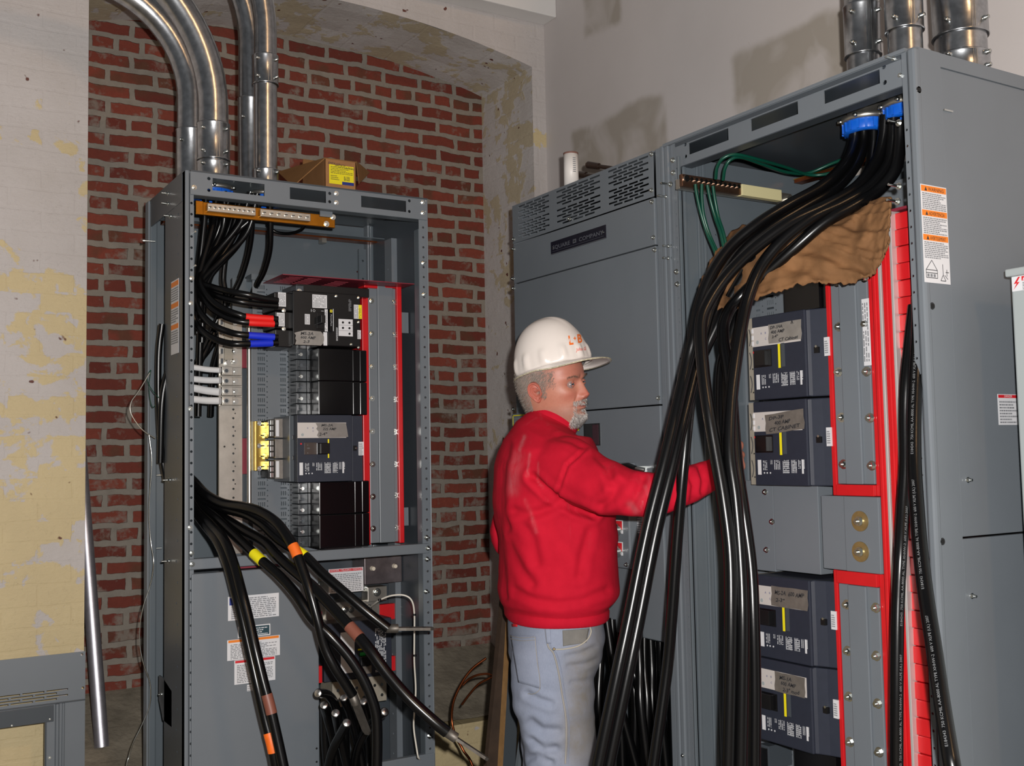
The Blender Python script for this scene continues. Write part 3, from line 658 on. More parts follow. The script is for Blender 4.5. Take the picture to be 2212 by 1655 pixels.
# left side: label on the front post's side
d0 = ray(371, 610); q0 = CAM+d0*((A0-CAM[0])/d0[0]); d1 = ray(387, 762); q1 = CAM+d1*((A0-CAM[0])/d1[0])
mb = MB(); ya, yb = sorted((q0[1], q1[1])); FLS2 = Frame((A0-0.001, 0, 0), (0, -1, 0), (0, 0, 1), (-1, 0, 0))
rr = (-yb, -ya, q1[2], q0[2]); mb.box(FLS2, *rr, 0, 0.0008, WHITEP)
for k in range(3):
    t1 = rr[3]-(rr[3]-rr[2])*k*.29; mb.box(FLS2, rr[0]+.002, rr[1]-.002, t1-.018, t1-.004, .0008, .0012, ORANGE); lines(mb, FLS2, rr[0]+.004, rr[1]-.004, t1-.29*(rr[3]-rr[2])+.002, t1-.02, .0013, 6, INKG, 30+k)
mb.build('lifting_label', LC)['label'] = 'tall white warning label with three orange headings'
mb = MB(); d0 = ray(352, 1465); q = CAM+d0*((A0-CAM[0])/d0[0]); mb.prism(FLS, [(q[1]+.0, q[2]), (q[1]+.05, q[2]+.0), (q[1]+.05, q[2]-.07), (q[1]+.0, q[2]-.12), (q[1]-.1, q[2]-.12), (q[1]-.1, q[2]-.02)], -.004, .0, GRAYD)
screw(mb, FLS, q[1]+.02, q[2]-.05, 0, .005); mb.build('hinge_bracket', LC)
mb = MB()
for x, y in ((327, 1027), (327, 1185), (313, 520)):
    q = P(x, y, 3.31); mb.mark(); mb.tube([q, q+Vector((0.03, -0.004, 0))], 0.0025, ZINC, 8); mb.tube([q, q+Vector((-.006, 0.001, 0))], 0.005, ZINC, 6)
build_each(mb, 'bolt', LC)
# ------------------------------------------------------------------ circuit breakers of the left cabinet (plug-on units)
def zpx(u0, v0, u1, v1, c): return FL.rect(580+u0/9.196, 590+v0/9.196, 580+u1/9.196, 590+v1/9.196, c)
def gpx(u0, v0, u1, v1, c): return FL.rect(470+u0/6.506, 880+v0/6.506, 470+u1/6.506, 880+v1/6.506, c)
c1 = -0.02
BK = thing('circuit_breaker', 'black 600 amp breaker with red and blue banded cables at its left end', 'circuit breaker', FL.pt(1.2, 1.8, -0.1), 'breakers of the left cabinet')
r = FL.rect(632.5, 632, 782.5, 748.5, c1)
mb = MB(); mb.box(FL, r[0], FL.px(709, 690, c1)[0], r[2], r[3], -0.19, c1, BLACKG); mb.box(FL, FL.px(709, 690, c1)[0]+.001, r[1], r[2]+0.003, r[3]+.002, -0.19, c1-0.012, BLACKP); case = mb.build('case', BK, bevel=0.003)
r = FL.rect(594, 632, 632, 750, c1-.02); mb = MB(); H = (r[3]-r[2])
mb.box(FL, r[0], r[1]-.001, r[2], r[2]+H*.32, -0.15, c1-0.02, BLACKP); mb.box(FL, r[0], r[1]-.001, r[2]+H*.34, r[2]+H*.65, -0.15, c1-0.02, BLACKP); mb.box(FL, r[0]-.002, r[1]-.001, r[2]+H*.67, r[3], -0.15, c1-0.02, BLACKP); sh = mb.build('terminal_shield', BK, bevel=0.003)
for k, q in enumerate(((190, 385, 345, 665), (162, 790, 320, 1055))): label(sh, FL, zpx(*q, c1-.02), c1-.02, WHITEP, 'shield_label', rows=6, vert=True, seed=40+k, lab='white label with vertical print')
mb = MB()
for u, v in ((300, 745), (300, 1108)): q = FL.px(580+u/9.196, 590+v/9.196, c1-.02); screw(mb, FL, q[0], q[1], c1-.02, .004)
build_each(mb, 'screw', sh)
mb = MB(); r = zpx(560, 262, 2000, 440, -.06); mb.box(FL, *r, -.19, -.06, BLACKP); mb.box(FL, r[0]-.004, r[0]+.02, r[2]+.004, r[3]-.006, -.1, -.055, GRAYD)
q = FL.px(580+620/9.196, 590+365/9.196, -.05); screw(mb, FL, q[0], q[1], -.055, .006); mb.build('top_cover', BK, bevel=0.003)
label(case, FL, zpx(870, 432, 1160, 695, c1), c1, WHITEP, 'rating_label', rows=9, vert=True, seed=50, lab='white rating label')
label(case, FL, zpx(720, 815, 820, 1020, c1), c1, WHITEP, 'small_label', rows=4, vert=True, seed=51)
label(case, FL, zpx(1115, 720, 1175, 1160, c1), c1, WHITEP, 'strip_label', rows=2, vert=True, seed=52)
label(case, FL, zpx(1090, 1175, 1165, 1440, c1), c1, WHITEP, 'corner_label')
r = zpx(1180, 722, 1268, 1160, c1-.012); W_, H_ = r[1]-r[0], r[3]-r[2]; rr = (r[0], r[1], r[2], r[3]); mb = MB(); cc = c1+.001
mb.box(FL, r[0], r[1], r[2], r[3], c1-.012, c1, BLACKG); mb.box(FL, r[1]-.003, r[1]-.001, r[2], r[3], cc-.0015, cc, INKW)
mb.box(FL, r[0]+.15*W_, r[0]+.65*W_, r[3]-.16*H_, r[3]-.04*H_, cc-.002, cc, YELLOW); mb.box(FL, r[0]+.3*W_, r[0]+.5*W_, r[3]-.125*H_, r[3]-.075*H_, cc, cc+.0004, INK)
write(mb, 'PowerPact', FL, r[0]+.25*W_, r[3]-.25*H_, cc, .3*W_, INKW, rot=-PI/2, width=.52*H_); mb.build('name_strip', case)['label'] = 'black name strip with yellow square emblem'
mb = MB(); q = zpx(845, 720, 905, 770, c1)
write(mb, 'O', FL, (q[0]+q[1])/2, q[2], c1+.0006, q[3]-q[2], INKW); mb.box(FL, q[0]+.0, q[0]+.0015, q[2], q[3], c1, c1+.0006, INKW); q = zpx(1045, 735, 1095, 775, c1); mb.box(FL, q[0], q[1], (q[2]+q[3])/2-.0006, (q[2]+q[3])/2+.0006, c1, c1+.0006, INKW); mb.build('position_marks', case)
mb = MB(); mb.box(FL, *zpx(950, 785, 1090, 1115, c1), c1, c1+.002, BLACKG); mb.box(FL, *zpx(975, 860, 1060, 1010, c1), c1, c1+.03, BLACKP); mb.build('handle', BK, bevel=0.003)
handtape(case, FL, zpx(508, 1140, 1110, 1432, c1), c1+.0008, TAPE, (('MS-2A', .2, .68, .2, .42), ('600 AMP', .2, .42, .18, .5), ('2-3', .28, .14, .18, .22)), poly=[(.04, .1), (.03, .0), (.5, -.0), (.88, 0), (.95, .15), (.985, .4), (.98, .62), (.93, .85), (.87, .96), (.45, 1), (.33, .99), (.1, .86), (0, .78), (.06, .62), (.03, .42), (.07, .28)])
r = zpx(1390, 918, 1670, 1255, c1-.012); mb = MB(); cc = c1-.012; W_, H_ = r[1]-r[0], r[3]-r[2]; mb.box(FL, *r, cc, cc+.0015, WHITEP)
for u, v in ((.3, .8), (.76, .8), (.3, .48), (.76, .48), (.76, .15)): mb.cyl(FL, r[0]+u*W_, r[2]+v*H_, .0035, cc+.0015, cc+.0025, BLACKP, 12)
for v in (.64, .32): mb.box(FL, r[0], r[1], r[2]+v*H_-.0003, r[2]+v*H_+.0003, cc+.0015, cc+.0018, INK)
mb.build('trip_dials', case)['label'] = 'white trip setting plate with five black dials'
r = zpx(1695, 632, 1850, 908, c1-.012); label(case, FL, r, cc, WHITEP, 'caution_label', rows=7, vert=True, seed=54, lab='white and yellow caution label'); mb = MB(); mb.box(FL, r[0]+.6*(r[1]-r[0]), r[1], r[2], r[3], cc+.0008, cc+.0014, YELLOW); lines(mb, FL, r[0]+.68*(r[1]-r[0]), r[1]-.002, r[2]+.002, r[3]-.01, cc+.0016, 2, INK, 3, .4, True); mb.build('label_band', case)['label'] = 'yellow caution band'
label(case, FL, zpx(1765, 1135, 1835, 1310, c1-.012), cc, WHITEP, 'small_label', rows=3, vert=True, seed=55)
mb = MB(); lines(mb, FL, *zpx(1590, 520, 1650, 760, cc), cc+.0005, 3, INKG, 5, .5, True); lines(mb, FL, *zpx(1345, 1080, 1380, 1345, cc), cc+.0005, 2, INKW, 6, .6, True)
for u, v in ((1340, 458), (1785, 490), (1785, 975), (1785, 1478), (1640, 1418)): q = FL.px(580+u/9.196, 590+v/9.196, cc); screw(mb, FL, q[0], q[1], cc, .0028)
mb.marks = []; mb.build('case_marks', case)

B2 = thing('circuit_breaker', 'blue-grey breaker with brass terminals between two glossy black blank covers', 'circuit breaker', FL.pt(1.2, 1.45, -0.1), 'breakers of the left cabinet')
r = gpx(1120, 108, 1890, 1045, c1); mb = MB(); mb.box(FL, *r, -.19, c1, NAVY); r2 = gpx(1892, 118, 2040, 1040, c1-.02); mb.box(FL, *r2, -.19, c1-.02, NAVY); r3 = gpx(1012, 118, 1118, 1045, c1-.03); mb.box(FL, *r3, -.19, c1-.03, GRAYD)
for k in range(2): z_ = r3[2]+(r3[3]-r3[2])*(.36+.31*k); mb.box(FL, r3[0]+.008, r3[1]-.004, z_-.006, z_+.006, c1-.03, c1-.028, BLACKP)
case = mb.build('case', B2, bevel=0.003)
r = gpx(1122, 215, 1806, 430, c1); label(case, FL, r, c1, mat('beige_face_plate', (188, 182, 178), .5), 'face_plate', words=(('A', .19, .6, .1, BLUEI, {}), ('B', .3, .6, .1, BLUEI, {}), ('C', .3, .4, .1, BLUEI, {})))
mb = MB(); q = FL.px(470+1192/6.506, 880+385/6.506, c1); mb.cyl(FL, q[0], q[1], .0042, c1+.0006, c1+.0016, GRAYL, 16); mb.build('test_button', case)
handtape(case, FL, gpx(1385, 218, 1832, 425, c1), c1+.0009, TAPE, (('MS-2A', .15, .76, .15, .36), ('225 AMP', .2, .5, .17, .42), ('2-4"', .08, .14, .2, .26)), poly=[(.08, .0), (.5, .0), (.95, .02), (1, .04), (.97, .5), (.93, .98), (.5, 1), (.2, 1), (-.02, .99), (.04, .75), (0, .6), (.07, .4), (.02, .15)])
mb = MB(); mb.box(FL, *gpx(1215, 495, 1390, 665, c1), c1, c1+.002, mat('brown_marked_plastic', (62, 52, 48), .45)); mb.box(FL, *gpx(1395, 500, 1575, 662, c1), c1, c1+.0015, BLACKG)
for i, v in enumerate((540, 585, 650)): r_ = gpx(1255, v-18, 1340, v, c1); write(mb, ('C', '000', 'A')[i], FL, r_[0], r_[2], c1+.0024, r_[3]-r_[2], INKG)
mb.box(FL, *gpx(1400, 512, 1530, 652, c1), c1, c1+.028, BLACKP); mb.build('handle', B2, bevel=0.0025)
mb = MB(); mb.mark(); mb.box(FL, *gpx(1546, 448, 1565, 502, c1), c1, c1+.0018, YELLOW); mb.mark(); mb.box(FL, *gpx(1548, 655, 1566, 712, c1), c1, c1+.0018, YELLOW); mb.mark(); q = FL.px(470+1172/6.506, 880+514/6.506, c1); mb.cyl(FL, q[0], q[1], .0026, c1, c1+.001, REDI, 14)
build_each(mb, 'indicator_mark', case)
def info(case, R, cc):
    """white printed data block of a breaker"""
    mb = MB(); W_, H_ = R[1]-R[0], R[3]-R[2]; e = cc+.0005
    a0 = R[0]
    mb.box(FLc[0], a0, a0+.075*W_, R[2], R[3], cc, e, WHITEP); mb.box(FLc[0], a0+.93*W_, a0+.965*W_, R[2]+.08*H_, R[3], cc, e, WHITEP)
    F = FLc[0]
    for u0, u1, v0, v1, n, s_ in ((.12, .22, .3, .95, 3, 1), (.28, .33, .7, .98, 2, 2), (.36, .5, .35, .98, 4, 3), (.54, .68, .1, .98, 5, 4), (.72, .84, .12, .98, 4, 5), (.86, .92, .4, .98, 2, 6), (.97, 1., .4, 1., 1, 7)): lines(mb, F, a0+u0*W_, a0+u1*W_, R[2]+v0*H_, R[2]+v1*H_, e, n, INKW, s_+int(H_*1e4), .5, True)
    for u0, u1, v0, v1, n in ((.55, .68, .15, .9, 6), (.73, .83, .3, .95, 5)): lines(mb, F, a0+u0*W_, a0+u1*W_, R[2]+v0*H_, R[2]+v1*H_, e+.0002, n, INKW, 9, .3)
    for u in (.14, .2, .27): mb.cyl(F, a0+u*W_, R[2]+.12*H_, .0022, cc, e, INKW, 10)
    mb.build('data_print', case)['label'] = 'block of white data print'
FLc = [FL]; info(case, gpx(1150, 772, 1798, 946, c1), c1)
label(case, FL, gpx(1980, 485, 2052, 675, c1-.019), c1-.019, WHITEP, 'edge_label', rows=6, seed=60)
mb = MB(); q = gpx(1905, 540, 1950, 610, c1-.02); mb.box(FL, *q, c1-.02, c1-.016, BLACKP); mb.cyl(FL, q[1]-.002, (q[2]+q[3])/2, .003, c1-.016, c1-.013, ZINC, 10); mb.build('trip_button', case)
mb = MB(); cb = c1-.09; r = gpx(700, 150, 1010, 1015, cb); H_ = r[3]-r[2]
for k in range(3):
    z0, z1 = r[2]+H_*(k/3+.012), r[2]+H_*((k+1)/3-.012); mb.box(FL, r[0]+.024, r[1], z0, z1, -.19, cb, TAPED)
    for j in range(4): mb.cyl(FL, r[1]-.012+.0*j, z0+(z1-z0)*(.16+.23*j), .005, cb, cb+.004, ZINC, 12)
    mb.box(FL, r[0]+.026, r[0]+.036, z0+.004, z1-.004, cb, cb+.001, WHITEP if k != 1 else TAPED); mb.box(FL, r[0]+.006, r[0]+.012, z0+.004, z1-.004, -.19, cb-.004, BLACKP)
    for j in range(3): mb.box(FL, r[0]+.010, r[0]+.020, z0+(z1-z0)*(.08+.3*j), z0+(z1-z0)*(.32+.3*j), -.19, cb-.002, ZINC)
lg = mb.build('load_lugs', B2, bevel=0.001); lg['label'] = 'grey lugs with bright screws'
mb = MB(); r = gpx(520, 195, 700, 890, -.15); H_ = r[3]-r[2]; mb.box(FL, r[0], r[0]+.006, r[2], r[3], -.19, -.14, GOLD); mb.box(FL, r[0]+.006, r[1]-.006, r[2]+.004, r[3]-.004, -.19, -.152, GOLD)
for k in range(5):
    z_ = r[2]+H_*(.08+.21*k); mb.box(FL, r[1]-.012, r[1], z_-.009, z_+.009, -.17, -.142, GOLD); mb.box(FL, r[1]-.022, r[1]-.012, z_-.002, z_+.002, -.152, -.147, BLACKP)
for v in (.04, .5, .96): screw(mb, FL, r[0]+.014, r[2]+H_*v, -.152, .005)
mb.build('brass_terminals', B2, bevel=0.001)['label'] = 'shiny brass terminal bracket'
# blank covers
for k, (x0, x1, y0, y1, lab) in enumerate(((688, 797.5, 754, 896, 'glossy black blank cover under the 600 amp breaker'), (690, 803, 1040, 1183, 'glossy black blank cover at the bottom of the panel, above the cross rail'))):
    T_ = thing('blank_cover', lab, 'cover plate', FL.pt(1.3, 1.6-.3*k, -.1), 'blank covers of the left cabinet')
    cc = -.045; r = FL.rect(x0, y0, x1, y1, cc); a1_ = r[0]+(r[1]-r[0])*.68; a2_ = r[0]+(r[1]-r[0])*.845; mb = MB()
    mb.box(FL, r[0], a1_, r[2]+(r[3]-r[2])*.51, r[3], -.19, cc, BLACKG); mb.box(FL, r[0], a1_, r[2], r[2]+(r[3]-r[2])*.505, -.19, cc, BLACKG); mb.build('plate', T_, bevel=.002)
    mb = MB()
    for lo, hi, c_ in ((a1_+.0005, a2_, cc-.008), (a2_+.0005, r[1], cc-.016)):
        mb.box(FL, lo, hi, r[2], r[2]+(r[3]-r[2])*.505, -.19, c_, BLACKG); mb.box(FL, lo, hi, r[2]+(r[3]-r[2])*.51, r[3], -.19, c_, BLACKG)
    mb.build('stepped_edge', T_, bevel=.003)
# ------------------------------------------------------------------ right line-up, far unit with vented top
ZR = 2.319
UEND = FR.px(1441.5, 600)[0]-.002
FI = Frame((0, 2.112, 0), (1, 0, 0), (0, 0, 1), (0, -1, 0))      # near unit's left inner wall
FT2 = Frame((0, 0, ZR), (0, -1, 0), (-1, 0, 0), (0, 0, 1))
ua0, ua1 = -2.956, FR.px(1417.5, 600)[0]
U1 = thing('switchboard_cabinet', 'closed grey switchboard cabinet with vented top strip and black nameplate, behind the man', 'electrical cabinet', (2.13, 2.57, 0))
zA = FR.px(1267, 474.5)[1]; zB = FR.px(1269, 570)[1]; zC = FR.px(1357, 880)[1]; zD = 1.0; g = 0.0016
mb = MB(); mb.box(FR, ua0, UEND, ZR-0.004, ZR, -0.6, -0.012, GRAY); mb.box(FR, ua0, ua0+0.003, 0.0, ZR-0.004, -0.6, -0.003, GRAY); mb.box(FR, ua0, UEND, 0.0, ZR-.005, -0.6, -0.597, GRAYD); mb.box(FR, ua0+.003, UEND-.005, zD-0.006, zD-0.003, -.59, -0.02, GRAYD); mb.build('enclosure', U1)  # back and shelf in darker enamel put the interior's shade into the colour
rects = []
for gx0, gx1 in ((1118, 1186), (1200, 1297.5), (1313, 1403)):
    s0, s1 = FR.px(gx0, 440)[0], FR.px(gx1, 400)[0]; n = 4; p = (s1-s0)/n
    for blk in range(2):
        for k in range(6):
            z_ = ZR-0.011-0.0585*blk-0.0088*k
            off = (k % 2)*p/2
            for j in range(n if k % 2 == 0 else n-1): rects.append((s0+p*j+off+p*.06, s0+p*(j+1)+off-p*.06, z_-0.0052, z_))
mb = MB(); mb.plate(FR, ua0, ua1, zA+g, ZR-0.003, 0, GRAY, rects=rects); mb.build('vent_panel', U1, solid=0.002)
for nm, z0, z1 in (('nameplate_panel', zB+g, zA-g), ('upper_door', zC+g, zB-g), ('lower_door', zD, zC-g)):
    mb = MB(); mb.box(FR, ua0, ua1, z0, z1, -0.018, 0, GRAY); o = mb.build(nm, U1, bevel=0.0025)
    if nm == 'nameplate_panel': npan = o
    if nm == 'lower_door': ldoor = o
p0, p1 = FR.px(1191, 537)[0], FR.px(1309.5, 500)[0]; zz0, zz1 = FR.px(1250, 533)[1], FR.px(1250, 504.5)[1]
mb = MB(); mb.box(FR, p0, p1, zz0, zz1, 0, 0.002, mat('black_nameplate', (22, 22, 34), .35)); W_, H_ = p1-p0, zz1-zz0
mb.box(FR, p0, p1, zz0+.02*H_, zz0+.04*H_, 0.002, .0023, INKG)
write(mb, 'SQUARE', FR, p0+.035*W_, zz0+.36*H_, .0024, .3*H_, mat('dim_engraving', (82, 84, 92), .5), width=.33*W_, weight=.03); write(mb, 'COMPANY', FR, p0+.53*W_, zz0+.36*H_, .0024, .3*H_, MATS['dim_engraving'], width=.43*W_, weight=.03)
q0_, q1_ = p0+.42*W_, p0+.48*W_; e_ = MATS['dim_engraving']; mb.box(FR, q0_, q1_, zz0+.36*H_, zz0+.66*H_, .002, .0024, e_); mb.box(FR, q0_+.012*W_, q1_-.012*W_, zz0+.44*H_, zz0+.58*H_, .0024, .0027, INK); mb.box(FR, p0+.03*W_, p1-.03*W_, zz0+.2*H_, zz0+.22*H_, .002, .0024, e_)
for s_ in (p0+.012, p1-.012): mb.cyl(FR, s_, zz0+.5*H_, .003, .002, .0035, ZINC, 10)
mb.build('nameplate', npan, bevel=.0005)['label'] = 'black nameplate reading SQUARE D COMPANY'
mb = MB()
for x, y in ((1408, 333), (1408, 411), (1409, 436), (1412, 513), (1415, 540), (1110, 517), (1110, 538), (1109, 602), (1110, 623), (1231, 473), (1423, 860), (1110, 884)): q = FR.px(x, y); screw(mb, FR, q[0], q[1], 0.0, .0045)
build_each(mb, 'screw', U1)
# far unit's near post and the near unit's far post: rolled edges with screws
mb = MB(); x_ = lambda px_: FR.px(px_, 600)[0]
mb.box(FR, x_(1419.5), x_(1431), 0, ZR, -.03, -.004, GRAY); mb.box(FR, x_(1432.5), x_(1440), 0, ZR, -.03, 0.001, GRAY); mb.build('front_post', U1, bevel=.003)
mb = MB(); r = FR.rect(1263, 915, 1297, 963, 0); mb.box(FR, *r, 0, .004, BLACKG); mb.box(FR, r[0]+.6*(r[1]-r[0]), r[1]-.002, r[2]+.002, r[3]-.004, .004, .006, mat('dark_maroon_plastic', (58, 34, 42), .35)); mb.build('breaker_window', ldoor, bevel=.001)
mb = MB(); r = FR.rect(1241, 915, 1250, 931, 0); r = (r[0], r[1], r[2], r[3]); mb.box(FR, *r, 0, .002, YELLOW); W_, H_ = r[1]-r[0], r[3]-r[2]; mb.box(FR, r[0]+.2*W_, r[1]-.2*W_, r[2]+.2*H_, r[3]-.2*H_, .002, .0024, INK); mb.box(FR, r[0]+.38*W_, r[1]-.38*W_, r[2]+.34*H_, r[3]-.34*H_, .0024, .0028, YELLOW); mb.build('square_emblem', ldoor)['label'] = 'yellow square emblem'
mb = MB(); r = FR.rect(1108, 896, 1140, 932, 0.006); mb.box(FR, r[0]-.006, r[1]+.02, r[2]-.08, r[3]+.004, 0, .006, GRAY); a0, a1, b0, b1 = r; t_ = .003
for q in ((a0, a1, b1-t_, b1), (a0, a1, b0, b0+t_), (a0, a0+t_, b0, b1), (a1-t_, a1, b0, b1)): mb.box(FR, *q, .006, .0066, YELLOW)
lines(mb, FR, a0+.008, a1-.006, b0+.006, b1-.006, .0068, 5, INKG, 77); mb.build('notice_plate', ldoor)['label'] = 'grey plate with yellow bordered notice'
bx = FR.rect(1300, 1092, 1360, 1228, .03)
mb = MB(); mb.box(FR, bx[0]-.12, FR.px(1359, 1150, .03)[0], FR.px(1345, 1228, .03)[1], FR.px(1340, 1000, .03)[1], 0, .03, GRAY); mod = mb.build('switch_module', ldoor, bevel=.004)
mb = MB(); FQ = lambda x, y: FR.px(x, y, .03)
mb.box(FR, *FR.rect(1352, 1020, 1425, 1030, .035), 0, .034, ALU); mb.build('slide_plate', ldoor)
for y in (1140, 1187):
    mb = MB(); q = FQ(1333, y+2); r = FR.rect(1320, y-17, 1345, y+12, .031); mb.box(FR, *r, .03, .031, WHITEP); mb.box(FR, r[0]+.1*(r[1]-r[0]), r[1]-.003, r[2]+.3*(r[3]-r[2]), r[3]-.003, .031, .0316, REDI); mb.build('key_plate', mod)['label'] = 'red and white key interlock plate'
    mb = MB(); q = FQ(1335, y+4); mb.cyl(FR, q[0], q[1], .0175, .031, .05, ZINC, 24, .0165); mb.cyl(FR, q[0], q[1], .006, .05, .052, GRAYD, 12); mb.box(FR, q[0]+.02, q[0]+.03, q[1]-.001, q[1]+.001, .03, .034, ZINC); mb.build('key_lock', mod, bevel=.0008)
label(ldoor, FR, FR.rect(1371, 1112, 1393, 1152, 0), 0, WHITEP, 'door_label', rows=7, seed=71); mb = MB(); mb.box(FR, *FR.rect(1393.5, 1114, 1398, 1138, 0), 0, .0008, ORANGE); mb.build('label_band', ldoor)
mb = MB(); q = FQ(1354, 1220); screw(mb, FR, q[0], q[1], .03, .004); build_each(mb, 'screw', mod)
# breaker lever with chrome end
mb = MB(); h0, h1, h2 = FR.pt(*FR.px(1342, 1008, .06), .06), FR.pt(*FR.px(1372, 1013, .06), .06), FR.pt(*FR.px(1392, 1015, .045), .045)
mb.tube([h0, h0.lerp(h1, .5)+Vector((0, 0, .003)), h1], [.008, .0105, .009], BLACKP, 12); mb.tube([h1, h1.lerp(h2, .4), h2], [.006, .0075, .006], ZINC, 10); q = FR.px(1392, 1015, .0); mb.box(FR, q[0]-.006, q[0]+.006, q[1]-.01, q[1]+.01, .0, .05, ZINC); mb.build('breaker_lever', ldoor)['label'] = 'black lever with bright end'

# ------------------------------------------------------------------ right line-up, near open unit
U2 = thing('switchboard_cabinet', 'open grey switchboard cabinet with red barriers and heavy cables, nearest on the right', 'electrical cabinet', (2.13, 1.75, 0))
x7 = lambda px_: FR.px(px_, 600)[0]
wa0 = x7(1441.5); wa1 = x7(1466); RB = -1.386
mb = MB(); mb.box(FR, wa0, x7(1450), 0, ZR, -.03, 0.0, GRAY); mb.box(FR, x7(1451), x7(1458), 0, ZR, -.03, -.005, GRAY); lp = mb.build('front_post', U2, bevel=.003)
mb = MB(); a0, a1 = x7(1458.5), x7(1467); mb.plate(FR, a0, a1, 0, ZR-.004, -.003, GRAY, holes=[((a0+a1)/2, .6+HOLE_STEP*k) for k in range(52)], r=.0025); mb.build('post_flange', lp, solid=.003)
pr0, pr1 = FR.px(1951, 600)[0], FR.px(1963, 600)[0]
pr0 = FR.px(1967.5, 600)[0]; pr1 = FR.px(1977.5, 600)[0]
mb = MB(); mb.plate(FR, pr0, pr1, 0, ZR-.003, -.001, GRAY, holes=[((pr0+pr1)/2-.001, .3+HOLE_STEP*k*1.06) for k in range(56)], r=.003); fr_ = mb.build('post_flange', U2, solid=.003)
mb = MB(); mb.box(FR, pr1+.001, RB+.0008, 0, ZR, -.02, 0, GRAY); pp = mb.build('front_post', U2, bevel=.006)
sx1 = FS.px(2031, 130)[0]
mb = MB(); hs = []
mb.plate(FS, 1.844, sx1, 0, ZR, 0.0, GRAY, holes=hs); mb.build('post_side', pp, solid=.003)
for x, y in ((1985, 194), (2014, 661), (2036, 1170)):
    q = FS.px(x, y); mb = MB(); mb.cyl(FS, q[0], q[1], .0075, 0, .0008, BLACKG, 18, .007); mb.cyl(FS, q[0], q[1], .0045, .0008, .0012, HOLE_SHADE, 14); mb.build('hole_plug', pp)
zsp = FS.px(2145, 1157)[1]
mb = MB(); mb.box(FS, sx1+.0025, 2.425, zsp+.002, ZR-.03, -.018, -.003, GRAY); mb.build('side_panel', U2, bevel=.002)
mb = MB(); mb.box(FS, sx1+.0025, 2.425, 0, zsp-.002, -.018, -.003, GRAY); sp_ = mb.build('side_panel', U2, bevel=.002)
mb = MB()
for x, y in ((2093, 1037), (2102, 1288)): q = FS.px(x, y); screw(mb, FS, q[0], q[1], -.003, .004); stud(mb, FS, q[0], q[1], 0, .008)
q = FS.px(2049, 239); mb.mark(); mb.box(FS, q[0]-.014, q[0]+.014, q[1]-.0016, q[1]+.0016, -.003, .001, ZINC); build_each(mb, 'screw', sp_)
mb = MB(); mb.box(FR, wa0, RB-.001, ZR-.004, ZR, -.6, -.01, GRAY); mb.box(FS, sx1, 2.425, ZR-.03, ZR-.004, -.02, 0, GRAY); mb.build('top_sheet', U2)
mb = MB(); mb.box(FR, wa0+.01, RB-.02, ZR-.015, ZR-.006, -.585, -.02, GRAYD); mb.build('top_pan', U2)
# header with slots
hz0 = FR.px(1702, 275)[1]; hz1 = ZR-.006
sl = []
for x0, y0, x1, y1, x2, y2 in ((1487, 310, 1573, 278, 1573, 302), (1621, 256, 1723, 218, 1723, 248), (1779, 196, 1899.5, 150, 1899.5, 180)):
    a, b1 = FR.px(x0, y0); a2, b2 = FR.px(x1, y1); _, b3 = FR.px(x2, y2); sl.append((a, a2, b3, (b1+b2)/2))
sl = [(q[0], q[1], sum(k[2] for k in sl)/3, sum(k[3] for k in sl)/3) for q in sl]
hh = [FR.px(x, y) for x, y in ((1480, 312), (1481, 338), (1909, 144), (1911, 178))]
mb = MB(); mb.plate(FR, x7(1467.5), pr0-.001, hz0, hz1, 0, GRAY, rects=sl, holes=hh, r=.0055); hd2 = mb.build('header', U2, solid=.003)
mb = MB(); mb.box(FR, wa0, pr1, hz1, ZR+.002, -.06, .003, GRAY); mb.box(FR, x7(1467.5), pr0-.001, hz0-.002, hz0+.001, -.035, -.001, GRAYD); mb.box(FR, x7(1467.5), pr0-.001, hz1-.012, hz1-.002, -.002, .0015, GRAYD); mb.build('header_flange', hd2)
mb = MB()
for x, y in ((1452, 346), (1453, 373)): q = FR.px(x, y); screw(mb, FR, q[0], q[1], -.003, .005)
for x, y, l in ((1447, 398, .03), (1440, 425, .03), (1445, 532, .02), (1445, 558, .02), (1460, 587, .004), (1462, 614, .004), (1945, 163, .004), (1940, 265, .03), (1940, 402, .03), (1937, 435, .03), (1931, 127, .025), (1476, 1632, .006)): q = FR.px(x, y); screw(mb, FR, q[0], q[1], -.003, .005); stud(mb, FR, q[0], q[1], 0, l)
build_each(mb, 'screw', U2)
# left inner wall with rolled ribs, back wall
hs = [(FI.px(1553, 700)[0], .55+.0635*k) for k in range(26)]
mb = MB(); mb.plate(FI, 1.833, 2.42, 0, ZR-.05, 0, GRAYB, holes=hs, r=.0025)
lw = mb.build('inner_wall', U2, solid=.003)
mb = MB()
for x0, x1, h in ((1478, 1484, .006), (1490, 1496, .004), (1518, 1523, .006), (1531, 1537, .006)): mb.box(FI, FI.px(x0, 900)[0], FI.px(x1, 900)[0], 0, ZR-.05, .0005, h, GRAYB)
mb.build('wall_ribs', lw, bevel=.0018)
mb = MB(); mb.box(FI, FI.px(1600, 430)[0], FI.px(1603, 430)[0], .4, 2.05, 0.0, .06, GRAYB); mb.build('wall_lip', lw)
mb = MB(); hs = [(-2.0+.0635*k, 2.15) for k in range(8)]; mb.plate(FR, -2.11, -1.39, 0, ZR-.05, -.57, GRAYB, holes=hs, r=.0035); mb.build('back_panel', U2, solid=.003)
mb = MB(); mb.box(FR, -2.11, -1.42, FR.px(1700, 440, -.4)[1]-.09, FR.px(1700, 440, -.4)[1]-.02, -.42, -.4, GRAY); mb.build('rear_brace', U2)
